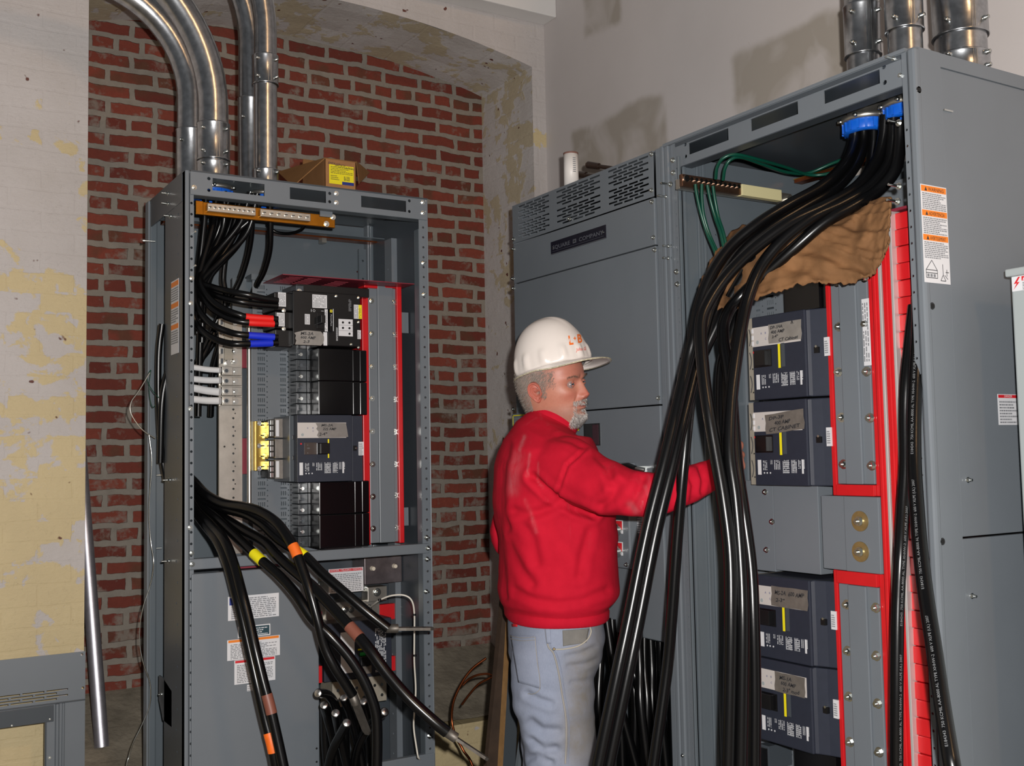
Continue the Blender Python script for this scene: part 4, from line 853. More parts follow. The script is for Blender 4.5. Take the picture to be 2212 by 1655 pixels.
# ground bar along the left wall, with its insulator and strap
gz_ = (FI.px(1470, 388, .05)[1]+FI.px(1685, 424, .05)[1])/2; ga, gb_, gc_ = FI.px(1470, 390, .05)[0], FI.px(1598, 405, .05)[0], FI.px(1684, 420, .05)[0]
mb = MB(); mb.box(FI, ga, gc_, gz_-.02, gz_+.006, .03, .045, ALU); mb.box(FI, ga, gb_, gz_-.016, gz_+.016, .045, .056, mat('tarnished_bar', (120, 92, 76), .35, .9, .5, .2, 60)); g2 = mb.build('ground_bar', U2, bevel=.0015); g2['label'] = 'copper ground bar with green wires'
mb = MB(); mb.box(FI, gb_-.002, gc_-.004, gz_-.018, gz_+.012, .045, .062, mat('cream_insulator', (205, 196, 150), .5)); mb.build('insulator', g2, bevel=.001)['label'] = 'cream insulating block'
mb = MB()
for k in range(12): s_ = ga+(gb_-ga)*(k+.7)/12.5; mb.mark(); mb.cyl(FI, s_, gz_+.004, .0055 if k else .009, .056, .062, ZINC, 10)
build_each(mb, 'bar_screw', g2)
mb = MB(); q = FI.px(1712, 412, .05); mb.box(FI, gc_, gc_+.06, gz_-.02, gz_+.014, .03, .036, ALU); mb.cyl(FI, gc_+.045, gz_-.003, .012, .036, .046, ALU, 6); mb.build('strap', g2, bevel=.001)
mb = MB(); b0_ = FR.pt(*FR.px(1677, 405, -.40), -.40); b1_ = FR.pt(*FR.px(1790, 376, -.40), -.40); q = FR.px(1730, 391, -.4); mb.box(FR, -2.09, -1.42, q[1]-.004, q[1]+.004, -.42, -.39, COPPER); mb.box(FR, -2.09, -1.42, q[1]+.0045, q[1]+.0065, -.42, -.386, GOLD); mb.build('rear_bus', U2)['label'] = 'thin copper bus rod at the back'
# perforated pan
pc2 = -.2; XR_ = lambda px_, c: FR.px(px_, 900, c)[0]
mb = MB(); st = .0318; pz1 = 2.0; rects, holes = [], []
for k in range(46):
    z_ = pz1-.02-st*k
    for x0, x1, nt, hole in ((1640, 1650, 4, 1655), (1664, 1680, 4, 1684)):
        aL, aR = XR_(x0, pc2), XR_(x1, pc2)
        for t_ in range(nt): s_ = aL+(aR-aL)*(t_+.5)/nt; rects.append((s_-.0014, s_+.0014, z_-.0062, z_+.0062))
        rects.append((aL, aR, z_-st/2-.0025, z_-st/2+.0025)); holes += [(XR_(hole, pc2), z_-st*.2), (XR_(hole, pc2), z_-st*.7)]
mb.plate(FR, XR_(1612, pc2), XR_(1790, pc2), .45, pz1, pc2, GRAY, rects=rects, holes=holes, r=.0022); pan2 = mb.build('perforated_pan', U2, solid=.002)
mb = MB(); mb.box(FR, XR_(1600, pc2), XR_(1790, pc2), .44, pz1+.01, pc2-.05, pc2-.03, GRAYD); mb.build('pan_backing', pan2)
# blank grey covers between the breakers, upper filler
c2 = -.1
mb = MB(); r = FR.rect(1614, 1038, 1672.5, 1232, c2); mb.box(FR, *r, -.2, c2, GRAY); b1m = mb.build('blank_plate', U2, bevel=.0015)
mb = MB(); r = FR.rect(1675, 1046, 1772, 1236, c2); mb.box(FR, r[0], r[1], r[2], r[3]+.01, -.2, c2+.004, GRAY); mb.build('blank_plate', U2, bevel=.0015)
mb = MB()
for x, y in ((1653, 1063), (1668, 1127), (1656, 1188)): q = FR.px(x, y, c2); screw(mb, FR, q[0], q[1], c2, .005)
build_each(mb, 'screw', b1m)
mb = MB(); r = FR.rect(1693, 598, 1802, 670, -.1); mb.box(FR, r[0], r[0]+.72*(r[1]-r[0]), r[2], r[3]+.05, -.2, -.1, BLACKG); mb.box(FR, r[0]+.725*(r[1]-r[0]), r[1], r[2], r[3]+.05, -.2, -.108, BLACKG); mb.build('filler_cover', U2, bevel=.002)
mb = MB(); r = FR.rect(1716, 1622, 1806, 1690, -.11); mb.box(FR, *r, -.2, -.11, BLACKG); mb.build('filler_cover', U2, bevel=.002)
mb = MB(); r = FR.rect(1640, 1610, 1661, 1660, -.12); mb.box(FR, *r, -.2, -.12, GRAYD); mb.box(FR, r[0]+.004, r[1]-.004, r[2]+.004, r[3]-.006, -.12, -.118, BLACKG); mb.build('connector_box', U2, bevel=.002)
# mounting rails with red surrounds
RW = -.085
def rail2(x0, x1, y0, y1, bolts, yt):
    mb = MB(); a0, a1 = FR.px(x0, yt, RW)[0], FR.px(x1, yt, RW)[0]; b1, b0 = FR.px((x0+x1)/2, y0, RW)[1], FR.px((x0+x1)/2, y1, RW)[1]; W_ = a1-a0
    mb.box(FR, a0, a1, b0, b1, RW-.02, RW, GRAY); mb.box(FR, a0+.27*W_, a0+.73*W_, b0, b1, RW, RW+.006, GRAY); o = mb.build('mounting_rail', U2, bevel=.002)
    mb = MB()
    for x, y in bolts: q = FR.px(x, y, RW); screw(mb, FR, q[0], q[1], RW+.0, .0075, None, .008)
    build_each(mb, 'bolt', o); return a0, a1, b0, b1
R1 = rail2(1802.5, 1882, 560, 1046, [(1809, 610), (1813.5, 706), (1812, 804), (1819, 902), (1823, 1003), (1868, 600), (1870.5, 700), (1873, 803), (1880, 903), (1884, 1006)], 850)
R2 = rail2(1820, 1906, 1266, 1760, [(1830, 1306), (1832, 1406), (1835, 1505), (1837, 1603), (1893, 1313), (1894, 1417), (1897, 1520), (1900, 1625)], 1480)
def frame_red(R, px0, yt, top, bot, nm):
    mb = MB(); a_ = FR.px(px0, yt, RW)[0]; a2 = R[1]+.03
    mb.box(FR, a_, R[0]-.001, R[2]-bot, R[3]+top, -.2, RW+.003, REDP); mb.box(FR, R[1]+.001, a2, R[2]-bot, R[3]+top, -.2, RW-.003, REDP)
    if top: mb.box(FR, R[0]-.001, R[1]+.001, R[3]+.001, R[3]+top, -.2, RW+.006, REDP)
    if bot > .01: mb.box(FR, R[0]-.001, R[1]+.001, R[2]-bot, R[2]-.001, -.2, RW+.006, REDP)
    mb.build('red_surround', U2, bevel=.0015)['label'] = nm
label(bpy.data.objects['mounting_rail.001'], FR, FR.rect(1864, 645, 1880, 790, RW+.001), RW+.001, WHITEP, 'rail_label', rows=3, vert=True, seed=95, lab='narrow white label on the mounting rail')
frame_red(R1, 1793, 850, 0, .026, 'red plastic surround of the upper mounting rail')
frame_red(R2, 1811.5, 1480, .03, 0, 'red plastic surround of the lower mounting rail')
mb = MB(); r = FR.rect(1776, 1073, 1903, 1243, RW+.006); mb.box(FR, r[0], r[1], R2[3]+.031, R1[2]-.027, -.2, RW+.006, GRAY); mb.box(FR, r[0]+.42*(r[1]-r[0]), r[1], R2[3]+.031, R1[2]-.027, RW+.006, RW+.01, GRAY); wp = mb.build('washer_plate', U2, bevel=.002)
for x, y in ((1858.5, 1126), (1859.5, 1192)):
    mb = MB(); q = FR.px(x, y, RW+.01); cc = RW+.01; mb.cyl(FR, q[0], q[1], .0225, cc, cc+.003, mat('tan_washer', (150, 128, 84), .4, .6, .5, .15, 60), 28); mb.cyl(FR, q[0], q[1], .011, cc+.003, cc+.006, ZINC, 18); mb.hexn(FR, q[0], q[1], .0085, cc+.006, cc+.013, ZINC); mb.cyl(FR, q[0], q[1], .004, cc+.013, cc+.019, ZINC, 10); mb.build('washer_bolt', wp)['label'] = 'bolt on a large tan washer'
# red insulating barriers beside the bus
ztb = FR.px(1930, 462, -.085)[1]
def vx(px_, py, c): return FR.px(px_, py, c)[0]
s3a, s3b = vx(1934, 700, -.085), vx(1972, 700, -.085)
mb = MB(); n = 44
for k in range(n):
    z1 = ztb-.037*k; z0 = z1-.0355
    if z0 < .3: break
    mb.box(FR, s3a, s3b, z0, z1, -.3, -.085+.003*(k % 2), REDP)
mb.build('ribbed_barrier', U2, bevel=.002)['label'] = 'ribbed red barrier along the near post'
for k, (x0, x1) in enumerate(((1886, 1901), (1907.5, 1928))):
    mb = MB(); a0, a1 = vx(x0, 700, -.075), vx(x1, 700, -.075); mb.box(FR, a0, a1, .3, ztb-.01*k, -.3, -.075, REDP); mb.box(FR, a0+.25*(a1-a0), a0+.75*(a1-a0), .3, ztb-.01*k, -.075, -.07, REDP); mb.build('bus_barrier', U2, bevel=.002)['label'] = 'red channel barrier'
    mb = MB(); a0, a1 = vx(x1+.5, 700, -.07), vx(x1+6, 700, -.07); mb.box(FR, a0, a1, .3, ztb+.004, -.3, -.069, mat('tinned_bus_edge', (215, 212, 210), .45, .6)); mb.build('bus_edge', U2, bevel=.0008)['label'] = 'bright edge of a bus bar'
mb = MB(); mb.box(FR, vx(1900, 455, -.08), s3b, ztb+.004, ztb+.01, -.3, -.08, REDD); mb.build('barrier_cap', U2)
# labels on the post's side
a0 = FS.px(1987, 398)[0]; a1 = FS.px(2046, 410)[0]; zt_, zb_ = FS.px(2016, 402)[1], FS.px(2030, 613)[1]; a1 = min(a1, sx1-.002)
mb = MB(); H_ = zt_-zb_; W_ = a1-a0; mb.box(FS, a0, a1, zb_, zt_, .0005, .0012, WHITEP)
for k, wd in enumerate(('WARNING', 'ADVERTENCIA', 'AVERTISSEMENT')):
    t_ = zt_-H_*(.01+.25*k); mb.box(FS, a0+.02*W_, a1-.02*W_, t_-.06*H_, t_, .0012, .0015, ORANGE); write(mb, wd, FS, a0+.28*W_, t_-.05*H_, .0018, .036*H_, INK, width=.6*W_)
    mb.add([FS.pt(a0+x*W_, t_+y*H_, .0018) for x, y in ((.14, -.052), (.24, -.052), (.19, -.01))], [(0, 1, 2)], INK); lines(mb, FS, a0+.05*W_, a1-.04*W_, t_-.24*H_, t_-.066*H_, .0015, 9, INKG, 80+k)
f_ = lambda x, y: (a0+x*W_, zb_+y*H_)
def seg(p, q, w_=.0007):
    p, q = Vector(f_(*p)), Vector(f_(*q)); d = (q-p).normalized(); nn = Vector((-d.y, d.x))*w_; mb.add([FS.pt(v.x, v.y, .0016) for v in (p+nn, p-nn, q-nn, q+nn)], [(0, 1, 2, 3)], INK)
for p, q in (((.07, .13), (.3, .23)), ((.3, .23), (.5, .13)), ((.07, .13), (.5, .13)), ((.07, .05), (.07, .13)), ((.5, .05), (.5, .13)), ((.07, .05), (.5, .05)), ((.07, .1), (.5, .1)), ((.62, .03), (.72, .09)), ((.72, .09), (.82, .03)), ((.62, .03), (.82, .03)), ((.72, .09), (.72, .2)), ((.82, .12), (.95, .12)), ((.87, .08), (.87, .15)), ((.78, .09), (.9, .05))): seg(p, q)
for k in range(3): mb.box(FS, f_(.11+.12*k, 0)[0], f_(.19+.12*k, 0)[0], f_(0, .06)[1], f_(0, .09)[1], .0012, .0016, INKG)
mb.build('lifting_label', pp)['label'] = 'white warning label with three orange headings and a lifting diagram'
label(sp_, FS, FS.rect(2156, 852, 2200, 918, -.003), -.003, WHITEP, 'danger_label', 'DANGER', REDI, .12, 8, seed=90, lab='white danger label with red heading')

# ------------------------------------------------------------------ four breakers of the near unit
cf = -.055
def face_breaker(yl0, yl1, lab, tape_rows, tape_box, tape_rot, worn):
    """yl0/yl1: pixel heights of the top/bottom edge at the middle of the face"""
    xm = 1683 + (yl0+yl1-1550)*.006; a0, a1 = FR.px(1626+(yl0+yl1-1550)*.0085, (yl0+yl1)/2, cf)[0], FR.px(1741+(yl0+yl1-1550)*.0085, (yl0+yl1)/2, cf)[0]
    b1, b0 = FR.px(xm, yl0, cf)[1], FR.px(xm, yl1, cf)[1]; W_, H_ = a1-a0, b1-b0; a2 = FR.px(1796+(yl0+yl1-1550)*.0125, (yl0+yl1)/2, cf-.03)[0]
    T_ = thing('circuit_breaker', lab, 'circuit breaker', FR.pt((a0+a1)/2, b0, -.12), 'breakers of the near cabinet')
    mb = MB(); mb.box(FR, a0, a1, b0+.0008, b1-.0008, -.19, cf, NAVY); mb.prism(Frame(FR.pt(0, 0, 0), FR.u, -FR.n, FR.v), [(a1+.0003, .19), (a1+.0003, -cf+.004), (a1+.006, -cf+.012), (a1+.03, -cf+.022), (a2, -cf+.03), (a2, .19)], b0+.0008, b1-.0008, NAVY); case = mb.build('case', T_, bevel=.003)
    mb = MB(); mb.box(FR, a0-.018, a0-.0005, b0+.002, b1-.002, -.19, cf-.003, BEIGE)
    for v in (.2, .48, .76): mb.tube([FR.pt(a0-.012+.005*math.sin(PI*t/6), b0+H_*(v-.1+.2*t/6), cf-.002) for t in range(7)], .0012, INK, 6); mb.cyl(FR, a0-.004, b0+H_*(v-.1), .002, cf-.003, cf-.0025, HOLE_SHADE)
    mb.build('lug_shield', T_, bevel=.001)
    R = lambda u0, u1, v0, v1: (a0+u0*W_, a0+u1*W_, b0+v0*H_, b0+v1*H_)
    r = R(.0, .92, .64, .87); label(case, FR, r, cf, mat('beige_face_plate', (188, 182, 178), .5), 'face_plate', words=(('A', .19, .6, .11, BLUEI, {}), ('B', .28, .6, .11, BLUEI, {}), ('C', .28, .3, .11, BLUEI, {})))
    mb = MB(); mb.cyl(FR, a0+.11*W_, b0+.69*H_, .0045, cf+.0006, cf+.0014, GRAYL, 16)
    for v in (.83, .75, .68): mb.box(FR, a0+.0*W_, a0+.03*W_, b0+(v-.025)*H_, b0+(v+.025)*H_, cf+.0006, cf+.002, WHITEP)
    mb.build('test_button', case)
    u0, u1, v0, v1 = tape_box; handtape(case, FR, R(u0, u1, v0, v1), cf+.0012, worn, tape_rows, rot=tape_rot)
    mb = MB(); mb.box(FR, *R(.03, .37, .39, .595), cf, cf+.0015, BLACKG); mb.box(FR, *R(.1, .3, .405, .58), cf, cf+.012, BLACKP); mb.build('handle', T_, bevel=.003)
    mb = MB(); mb.mark(); mb.box(FR, *R(.5, .535, .36, .64), cf, cf+.0016, YELLOW); mb.mark(); mb.box(FR, *R(.56, .62, .37, .645), cf, cf+.001, GRAYD); mb.mark(); mb.cyl(FR, a0+.025*W_, b0+.575*H_, .0025, cf, cf+.001, REDI, 12); build_each(mb, 'indicator_mark', case)
    FLc[0] = FR; info(case, R(.06, .95, .13, .305), cf)
    a3 = FR.px(1788+(yl0+yl1-1550)*.0125, (yl0+yl1)/2, cf-.026)[0]; mb = MB(); mb.box(FR, a3-.007, a3+.007, b0+.45*H_, b0+.66*H_, cf-.03, cf-.023, WHITEP); lines(mb, FR, a3-.005, a3+.005, b0+.48*H_, b0+.63*H_, cf-.0225, 6, INKG, 3); mb.build('edge_label', case)
    mb = MB(); mb.box(FR, a3-.03, a3-.017, b0+.49*H_, b0+.56*H_, cf-.03, cf-.014, BLACKP); mb.cyl(FR, a3-.022, b0+.565*H_, .003, cf-.02, cf-.012, ZINC, 8); mb.build('trip_button', case)
    return T_
face_breaker(676, 862, 'dark breaker with arrowed tape, topmost under the brown cardboard', (('DP-1HA', .06, .74, .16, .38), ('400 AMP', .08, .5, .16, .42), ('2-4"', .1, .28, .14, .2), ('CT Cabinet', .3, .06, .16, .58), ('^', .68, .7, .3, .08)), (.33, .95, .655, .885), .02, TAPE)
face_breaker(864, 1050, 'dark breaker with crooked worn tape, just above the grey blank plates', (('DP-3P', .1, .7, .16, .4), ('400 AMP', .24, .42, .18, .42), ('CT CABINET', .08, .12, .18, .8)), (.24, .97, .625, .86), .09, TAPED)
face_breaker(1247, 1428, 'dark breaker with MS-2A tape, just below the grey blank plates', (('MS-2A  600 AMP', .1, .6, .2, .8), ('2-3"', .12, .25, .18, .26)), (.3, .98, .64, .885), 0.0, TAPED)
face_breaker(1430, 1612, 'dark breaker with short torn tape, the lowest of the near cabinet', (('MS-1A', .16, .66, .18, .4), ('600 AMP', .2, .4, .18, .5), ('2-3" mod', .26, .1, .18, .56)), (.34, .9, .63, .87), 0.0, TAPED)
# disconnect enclosure at the edge of the picture
ex = 1.985; FE = Frame((ex, 0, 0), (0, -1, 0), (0, 0, 1), (-1, 0, 0)); e0 = -1.30; ez = FE.px(2176, 583)[1]
EN = thing('disconnect_enclosure', 'light grey wall enclosure with drip top at the photo\'s edge', 'electrical enclosure', (2.2, 1.0, .4))
mb = MB(); mb.box(FE, e0, -.75, .35, ez-.012, -.445, 0, GRAYL); mb.build('body', EN, bevel=.004)
mb = MB(); mb.box(FE, e0-.006, -.744, ez-.016, ez, -.445, .01, GRAYL); mb.build('drip_top', EN, bevel=.003)
r = FE.rect(2186, 593, 2260, 625, 0); mb = MB(); mb.box(FE, *r, 0, .0008, WHITEP); W_, H_ = r[1]-r[0], r[3]-r[2]
mb.box(FE, r[0]+.3*W_, r[1]-.01*W_, r[2]+.66*H_, r[3]-.04*H_, .0008, .0012, REDI); write(mb, 'DANGER', FE, r[0]+.46*W_, r[2]+.71*H_, .0014, .2*H_, WHITEP, width=.5*W_); mb.add([FE.pt(r[0]+x*W_, r[2]+y*H_, .0014) for x, y in ((.33, .7), (.44, .7), (.385, .93))], [(0, 1, 2)], WHITEP)
mb.add([FE.pt(r[0]+x*W_, r[2]+y*H_, .0012) for x, y in ((.2, .95), (.06, .5), (.15, .52), (.04, .1), (.24, .6), (.16, .6), (.26, .95))], [(0, 1, 2, 5, 6), (2, 3, 4, 5)], REDI); lines(mb, FE, r[0]+.32*W_, r[1]-.03*W_, r[2]+.05*H_, r[2]+.6*H_, .0012, 5, INKG, 91); mb.build('danger_label', EN)['label'] = 'white danger label with red bolt sign'
# ------------------------------------------------------------------ conduits
def conduit(label_, x, y, r, z0, path, coup, group, r_c=None, hub_to=None, seam=(0, -1)):
    """galvanised pipe with set-screw coupling(s); path = list of points"""
    T_ = thing('conduit', label_, 'conduit', (x, y, z0), group)
    mb = MB(); mb.tube(path, r, GALV, 28); mb.build('pipe', T_)
    for zc0, zc1 in coup:
        rc = r_c or r+.0035; mb = MB()
        mb.lathe((x, y, zc0), (0, 0, 1), [(r+.0005, 0), (rc+.001, 0), (rc+.0015, .003), (rc, .006), (rc, zc1-zc0-.006), (rc+.0015, zc1-zc0-.003), (rc+.001, zc1-zc0), (r+.0005, zc1-zc0)], GALV, 32)
        sd = Vector((seam[0], seam[1], 0)).normalized(); tg = Vector((-sd.y, sd.x, 0)); b = Vector((x, y, 0))+sd*(rc+.0005)
        for k in (-1, 1): mb.add([b+tg*.004*k+tg*.0006*s_+Vector((0, 0, z_)) for s_ in (-1, 1) for z_ in (zc0+.004, zc1-.004)], [(0, 1, 3, 2)], ZINC)
        cp = mb.build('coupling', T_)
        for zz in (zc0+.2*(zc1-zc0), zc0+.8*(zc1-zc0)):
            for an in (-.9, .5):
                d = Matrix.Rotation(an, 3, 'Z') @ sd; mb = MB(); p = Vector((x, y, zz))+d*(rc-.001); mb.lathe(p, d, [(.006, 0), (.006, .004), (.0045, .005), (.0045, .012), (0, .0125)], ZINC, 10); mb.build('set_screw', cp)
    if hub_to:
        mb = MB(); zt, zb = hub_to; rh = r+.012
        mb.lathe((x, y, zb), (0, 0, 1), [(r-.004, 0), (rh, 0), (rh+.002, .004), (rh+.002, .022), (rh, .026), (r-.004, .026)], BLUEP, 36)
        for k in range(18):
            a_ = 2*PI*k/18; d = Vector((math.cos(a_), math.sin(a_), 0)); t_ = Vector((-d.y, d.x, 0)); c_ = Vector((x, y, zb+.013))+d*(rh+.002)
            mb.add([c_+t_*s1*.003+Vector((0, 0, s2*.011))+d*h for h in (0, .003) for s2 in (-1, 1) for s1 in (-1, 1)], [(4, 5, 7, 6), (0, 1, 5, 4), (2, 6, 7, 3), (0, 4, 6, 2), (1, 3, 7, 5)], BLUEP)
        mb.build('bushing', T_)['label'] = 'blue plastic bushing'
        mb = MB(); mb.lathe((x, y, zb+.026), (0, 0, 1), [(r, 0), (rh+.006, 0), (rh+.006, .012), (r+.004, .014), (r+.004, zt-zb-.026)], ALU, 36)
        for k in range(6):
            a_ = 2*PI*k/6+.3; d = Vector((math.cos(a_), math.sin(a_), 0)); mb.lathe(Vector((x, y, zb+.032))+d*(rh+.006), d, [(.005, 0), (.005, .008), (0, .0085)], ZINC, 8)
        mb.build('lock_nut', T_)
    return T_
def bend_path(x, y, z0, zb, R, n=18, direction=(-1, 0), tail=1.2):
    p = [Vector((x, y, z0)), Vector((x, y, zb-.02))]; d = Vector((direction[0], direction[1], 0)).normalized()
    for k in range(n+1):
        t = PI/2*k/n; p.append(Vector((x, y, zb)) + d*(R*(1-math.cos(t))) + Vector((0, 0, R*math.sin(t))))
    p.append(p[-1]+d*tail); return p
def z_at(x, y, px_y):
    """height on the vertical line (x, y) that is seen at picture row px_y"""
    lo, hi = 0.0, 6.0
    for _ in range(40):
        m_ = (lo+hi)/2; q = np.array([x, y, m_])-CAM; v = 827.5-FPX*(q@UPV)/(q@FWD)
        if v > px_y: lo = m_
        else: hi = m_
    return (lo+hi)/2
LG = 'conduits over the left cabinet'
BX, BY, BX2, BY2 = 0.893, 3.12, 1.053, 3.12
conduit('thick conduit with long coupling, front left of the four bending away over the left cabinet', BX, BY, .0435, ZT, bend_path(BX, BY, ZT, z_at(BX, BY, 235), .48), [(z_at(BX, BY, 349), z_at(BX, BY, 269)), (ZT, z_at(BX, BY, 352))], LG, .0475, (ZT-.004, ZT-.05))
conduit('front right conduit of the left cabinet, coupling well above the cabinet top', BX2, BY2, .0345, ZT, bend_path(BX2, BY2, ZT, z_at(BX2, BY2, 70), .5), [(z_at(BX2, BY2, 185), z_at(BX2, BY2, 122)), (ZT, z_at(BX2, BY2, 368))], LG, .0385, (ZT-.004, ZT-.05))
ax_, ay_ = .885, 3.34
conduit('rear left conduit, the lowest bend of the four, half hidden by the thick one', ax_, ay_, .042, ZT, bend_path(ax_, ay_, ZT, z_at(ax_, ay_, 216), .335), [(ZT+.01, z_at(ax_, ay_, 282))], LG, .045)
cx_, cy_ = 1.075, 3.33
conduit('rear right conduit of the left cabinet, half hidden by the slimmer one in front', cx_, cy_, .040, ZT, bend_path(cx_, cy_, ZT, z_at(cx_, cy_, 95), .42), [(ZT, z_at(cx_, cy_, 215))], LG, .042)
RG = 'conduits over the near cabinet'
for (x, y, r, lab, cps, hub) in ((1.992, 1.648, .0375, 'left of three straight conduits over the near cabinet', ((116, 14),), True), (1.988, 1.528, .0375, 'middle of three straight conduits over the near cabinet', ((62, -40),), True), (2.125, 1.485, .0565, 'thickest straight conduit over the near cabinet, at its end panel', ((75, -40), (160, 122)), False)):
    conduit(lab, x, y, r, ZR, [Vector((x, y, ZR)), Vector((x, y, ZR+.3)), Vector((x, y, 4.6))], [(z_at(x, y, a+ (8 if a > 0 else 0)), z_at(x, y, b)) for a, b in cps], RG, r+.004, (ZR-.016, ZR-.09) if hub else None, seam=(-.5, -1))
# loose pipe leaning in the left corner of the recess
pb_ = P(220, 1614, 3.53); pt_ = P(166, 900, 3.77)
mb = MB(); d_ = (pt_-pb_); mb.tube([pb_, pb_+d_*.5, pt_], .0235, mat('bright_galvanised_tube', (196, 196, 206), .42, .9, .5, .1, 40), 24); o = mb.build('metal_pipe'); tag(o, 'loose bright metal pipe leaning against the left side of the arched recess', 'pipe')
# ------------------------------------------------------------------ cardboard box with open flaps on the left cabinet
CARD = mat('brown_cardboard', (150, 108, 70), .8, 0, .25, .1, 14, .15, 120, .001)
CARDI = mat('brown_cardboard_inside', (128, 92, 56), .85, 0, .2, .1, 14)
yb = 3.16
BXO = thing('cardboard_box', 'small open cardboard box with yellow label on top of the left cabinet', 'box', (1.3, 3.26, ZT))
FB = Frame((0, yb, 0), (1, 0, 0), (0, 0, 1), (0, -1, 0)); a0, a1 = FB.px(702, 372)[0], FB.px(769, 372)[0]; zt_ = FB.px(735, 345)[1]; zb_ = ZT+.001; dp = .2
mb = MB(); mb.box(FB, a0, a1, zb_, zt_, -.003, 0, CARD); mb.box(FB, a0, a1, zb_, zt_, -dp, -dp+.003, CARDI); mb.box(FB, a0, a0+.003, zb_, zt_, -dp, 0, CARD); mb.box(FB, a1-.003, a1, zb_, zt_, -dp, 0, CARD); mb.box(FB, a0, a1, zb_, zb_+.003, -dp, 0, CARDI); mb.build('box_body', BXO, bevel=.0008)
def flap(p4, nm): mb = MB(); mb.add(p4, [(0, 1, 2, 3)], CARDI); mb.build(nm, BXO, solid=.003)
hf, hb_ = FB.pt(a0, zt_, 0), FB.pt(a0, zt_, -dp)
flap([hf, hb_, P(600, 371, (np.array(hb_)-CAM)@FWD), P(632, 402, (np.array(hf)-CAM)@FWD-.02)], 'flap')
hf, hb_ = FB.pt(a1, zt_, 0), FB.pt(a1, zt_, -dp)
flap([hf, hb_, P(798, 374, (np.array(hb_)-CAM)@FWD), P(775, 398, (np.array(hf)-CAM)@FWD)], 'flap')
flap([FB.pt(a0, zt_, -dp), FB.pt(a1, zt_, -dp), FB.pt(a1+.01, zt_+.05, -dp-.02), FB.pt(a0+.01, zt_+.052, -dp-.02)], 'flap')
flap([FB.pt(a0, zt_, 0), FB.pt(a1, zt_, 0), FB.pt(a1-.004, zt_-.004, -.09), FB.pt(a0+.004, zt_-.004, -.09)], 'flap')
r = FB.rect(711, 358, 764, 399); mb = MB(); W_, H_ = r[1]-r[0], r[3]-r[2]; mb.box(FB, *r, 0, .0006, YELLOW); mb.box(FB, r[0]+.52*W_, r[1], r[2], r[2]+.16*H_, .0006, .001, BLUEI); lines(mb, FB, r[0]+.06*W_, r[1]-.05*W_, r[2]+.55*H_, r[3]-.05*H_, .001, 5, INK, 12, .35); lines(mb, FB, r[0]+.06*W_, r[0]+.4*W_, r[2]+.22*H_, r[2]+.5*H_, .001, 3, INK, 13, .35); lines(mb, FB, r[0]+.6*W_, r[0]+.84*W_, r[2]+.22*H_, r[2]+.45*H_, .001, 5, INK, 14, .6, True); mb.build('label', BXO)['label'] = 'yellow label with blue corner'
mb = MB(); q = FB.px(707, 357); write(mb, 'EMERGENCY', FB, FB.px(708, 352)[0], FB.px(708, 353.5)[1], .0006, .0075, INK, rot=-.08, shear=.25, wob=.08, width=FB.px(746, 352)[0]-FB.px(708, 352)[0]); write(mb, 'STOP STATION', FB, FB.px(722, 357)[0], FB.px(722, 361)[1], .0012, .0075, INK, rot=-.05, shear=.25, wob=.08, width=FB.px(765, 352)[0]-FB.px(722, 352)[0]); mb.build('handwriting', BXO)
# ------------------------------------------------------------------ things on the far unit's top
tx = P(1234, 380, 3.28); tp = Vector((tx.x, tx.y, ZR))
T_ = thing('caulk_tube', 'white caulk tube standing on the far right cabinet', 'tube', tp); zt_ = z_at(tp.x, tp.y, 331)
mb = MB(); mb.lathe(tp, (0, 0, 1), [(0, 0), (.0225, 0), (.0225, zt_-ZR-.004), (.021, zt_-ZR-.004), (.0, zt_-ZR-.006)], mat('white_card_tube', (214, 210, 206), .45), 28); mb.build('body', T_)
mb = MB(); mb.lathe(tp+Vector((0, 0, zt_-ZR-.005)), (0, 0, 1), [(.0218, 0), (.0232, 0), (.0232, .005), (.0218, .005)], mat('rusty_rim', (120, 84, 74), .5), 28); mb.build('rim', T_)
mb = MB(); an0 = math.atan2(-tp.y, -tp.x)
for k in range(8):
    for j in range(3): a_ = an0+.35+.12*j; d = Vector((math.cos(a_), math.sin(a_), 0)); t_ = Vector((-d.y, d.x, 0)); c_ = tp+d*.0227+Vector((0, 0, zt_-ZR-.02-.006*k)); mb.add([c_+t_*.0022*s1+Vector((0, 0, .0014*s2)) for s1, s2 in ((-1, -1), (1, -1), (1, 1), (-1, 1))], [(0, 1, 2, 3)], INKG)
mb.build('print', T_)
T_ = thing('bolt_cutter', 'black handled cutter lying on the far right cabinet', 'tool', (1.98, 2.55, ZR)); GRIP = mat('brown_black_grip', (44, 32, 26), .3)
for nm, p, q in (('handle', P(1270, 356, 3.36), P(1340, 366, 3.28)), ('handle', P(1243, 376, 3.42), P(1310, 382, 3.32))):
    mb = MB(); mb.tube([p, p.lerp(q, .35)], [.011, .010], GRIP, 14); mb.tube([p.lerp(q, .33), q], .0065, GRIP, 12); mb.lathe(p, (p-q), [(.011, 0), (.009, .004), (.004, .005), (0, .005)], ZINC, 14); mb.build(nm, T_)
mb = MB(); q1, q2 = P(1340, 366, 3.28), P(1310, 382, 3.32); mb.tube([q1, q1.lerp(q2, .5)+Vector((.0, -.07, -.004)), q2], .008, GRIP, 10); mb.build('head', T_)
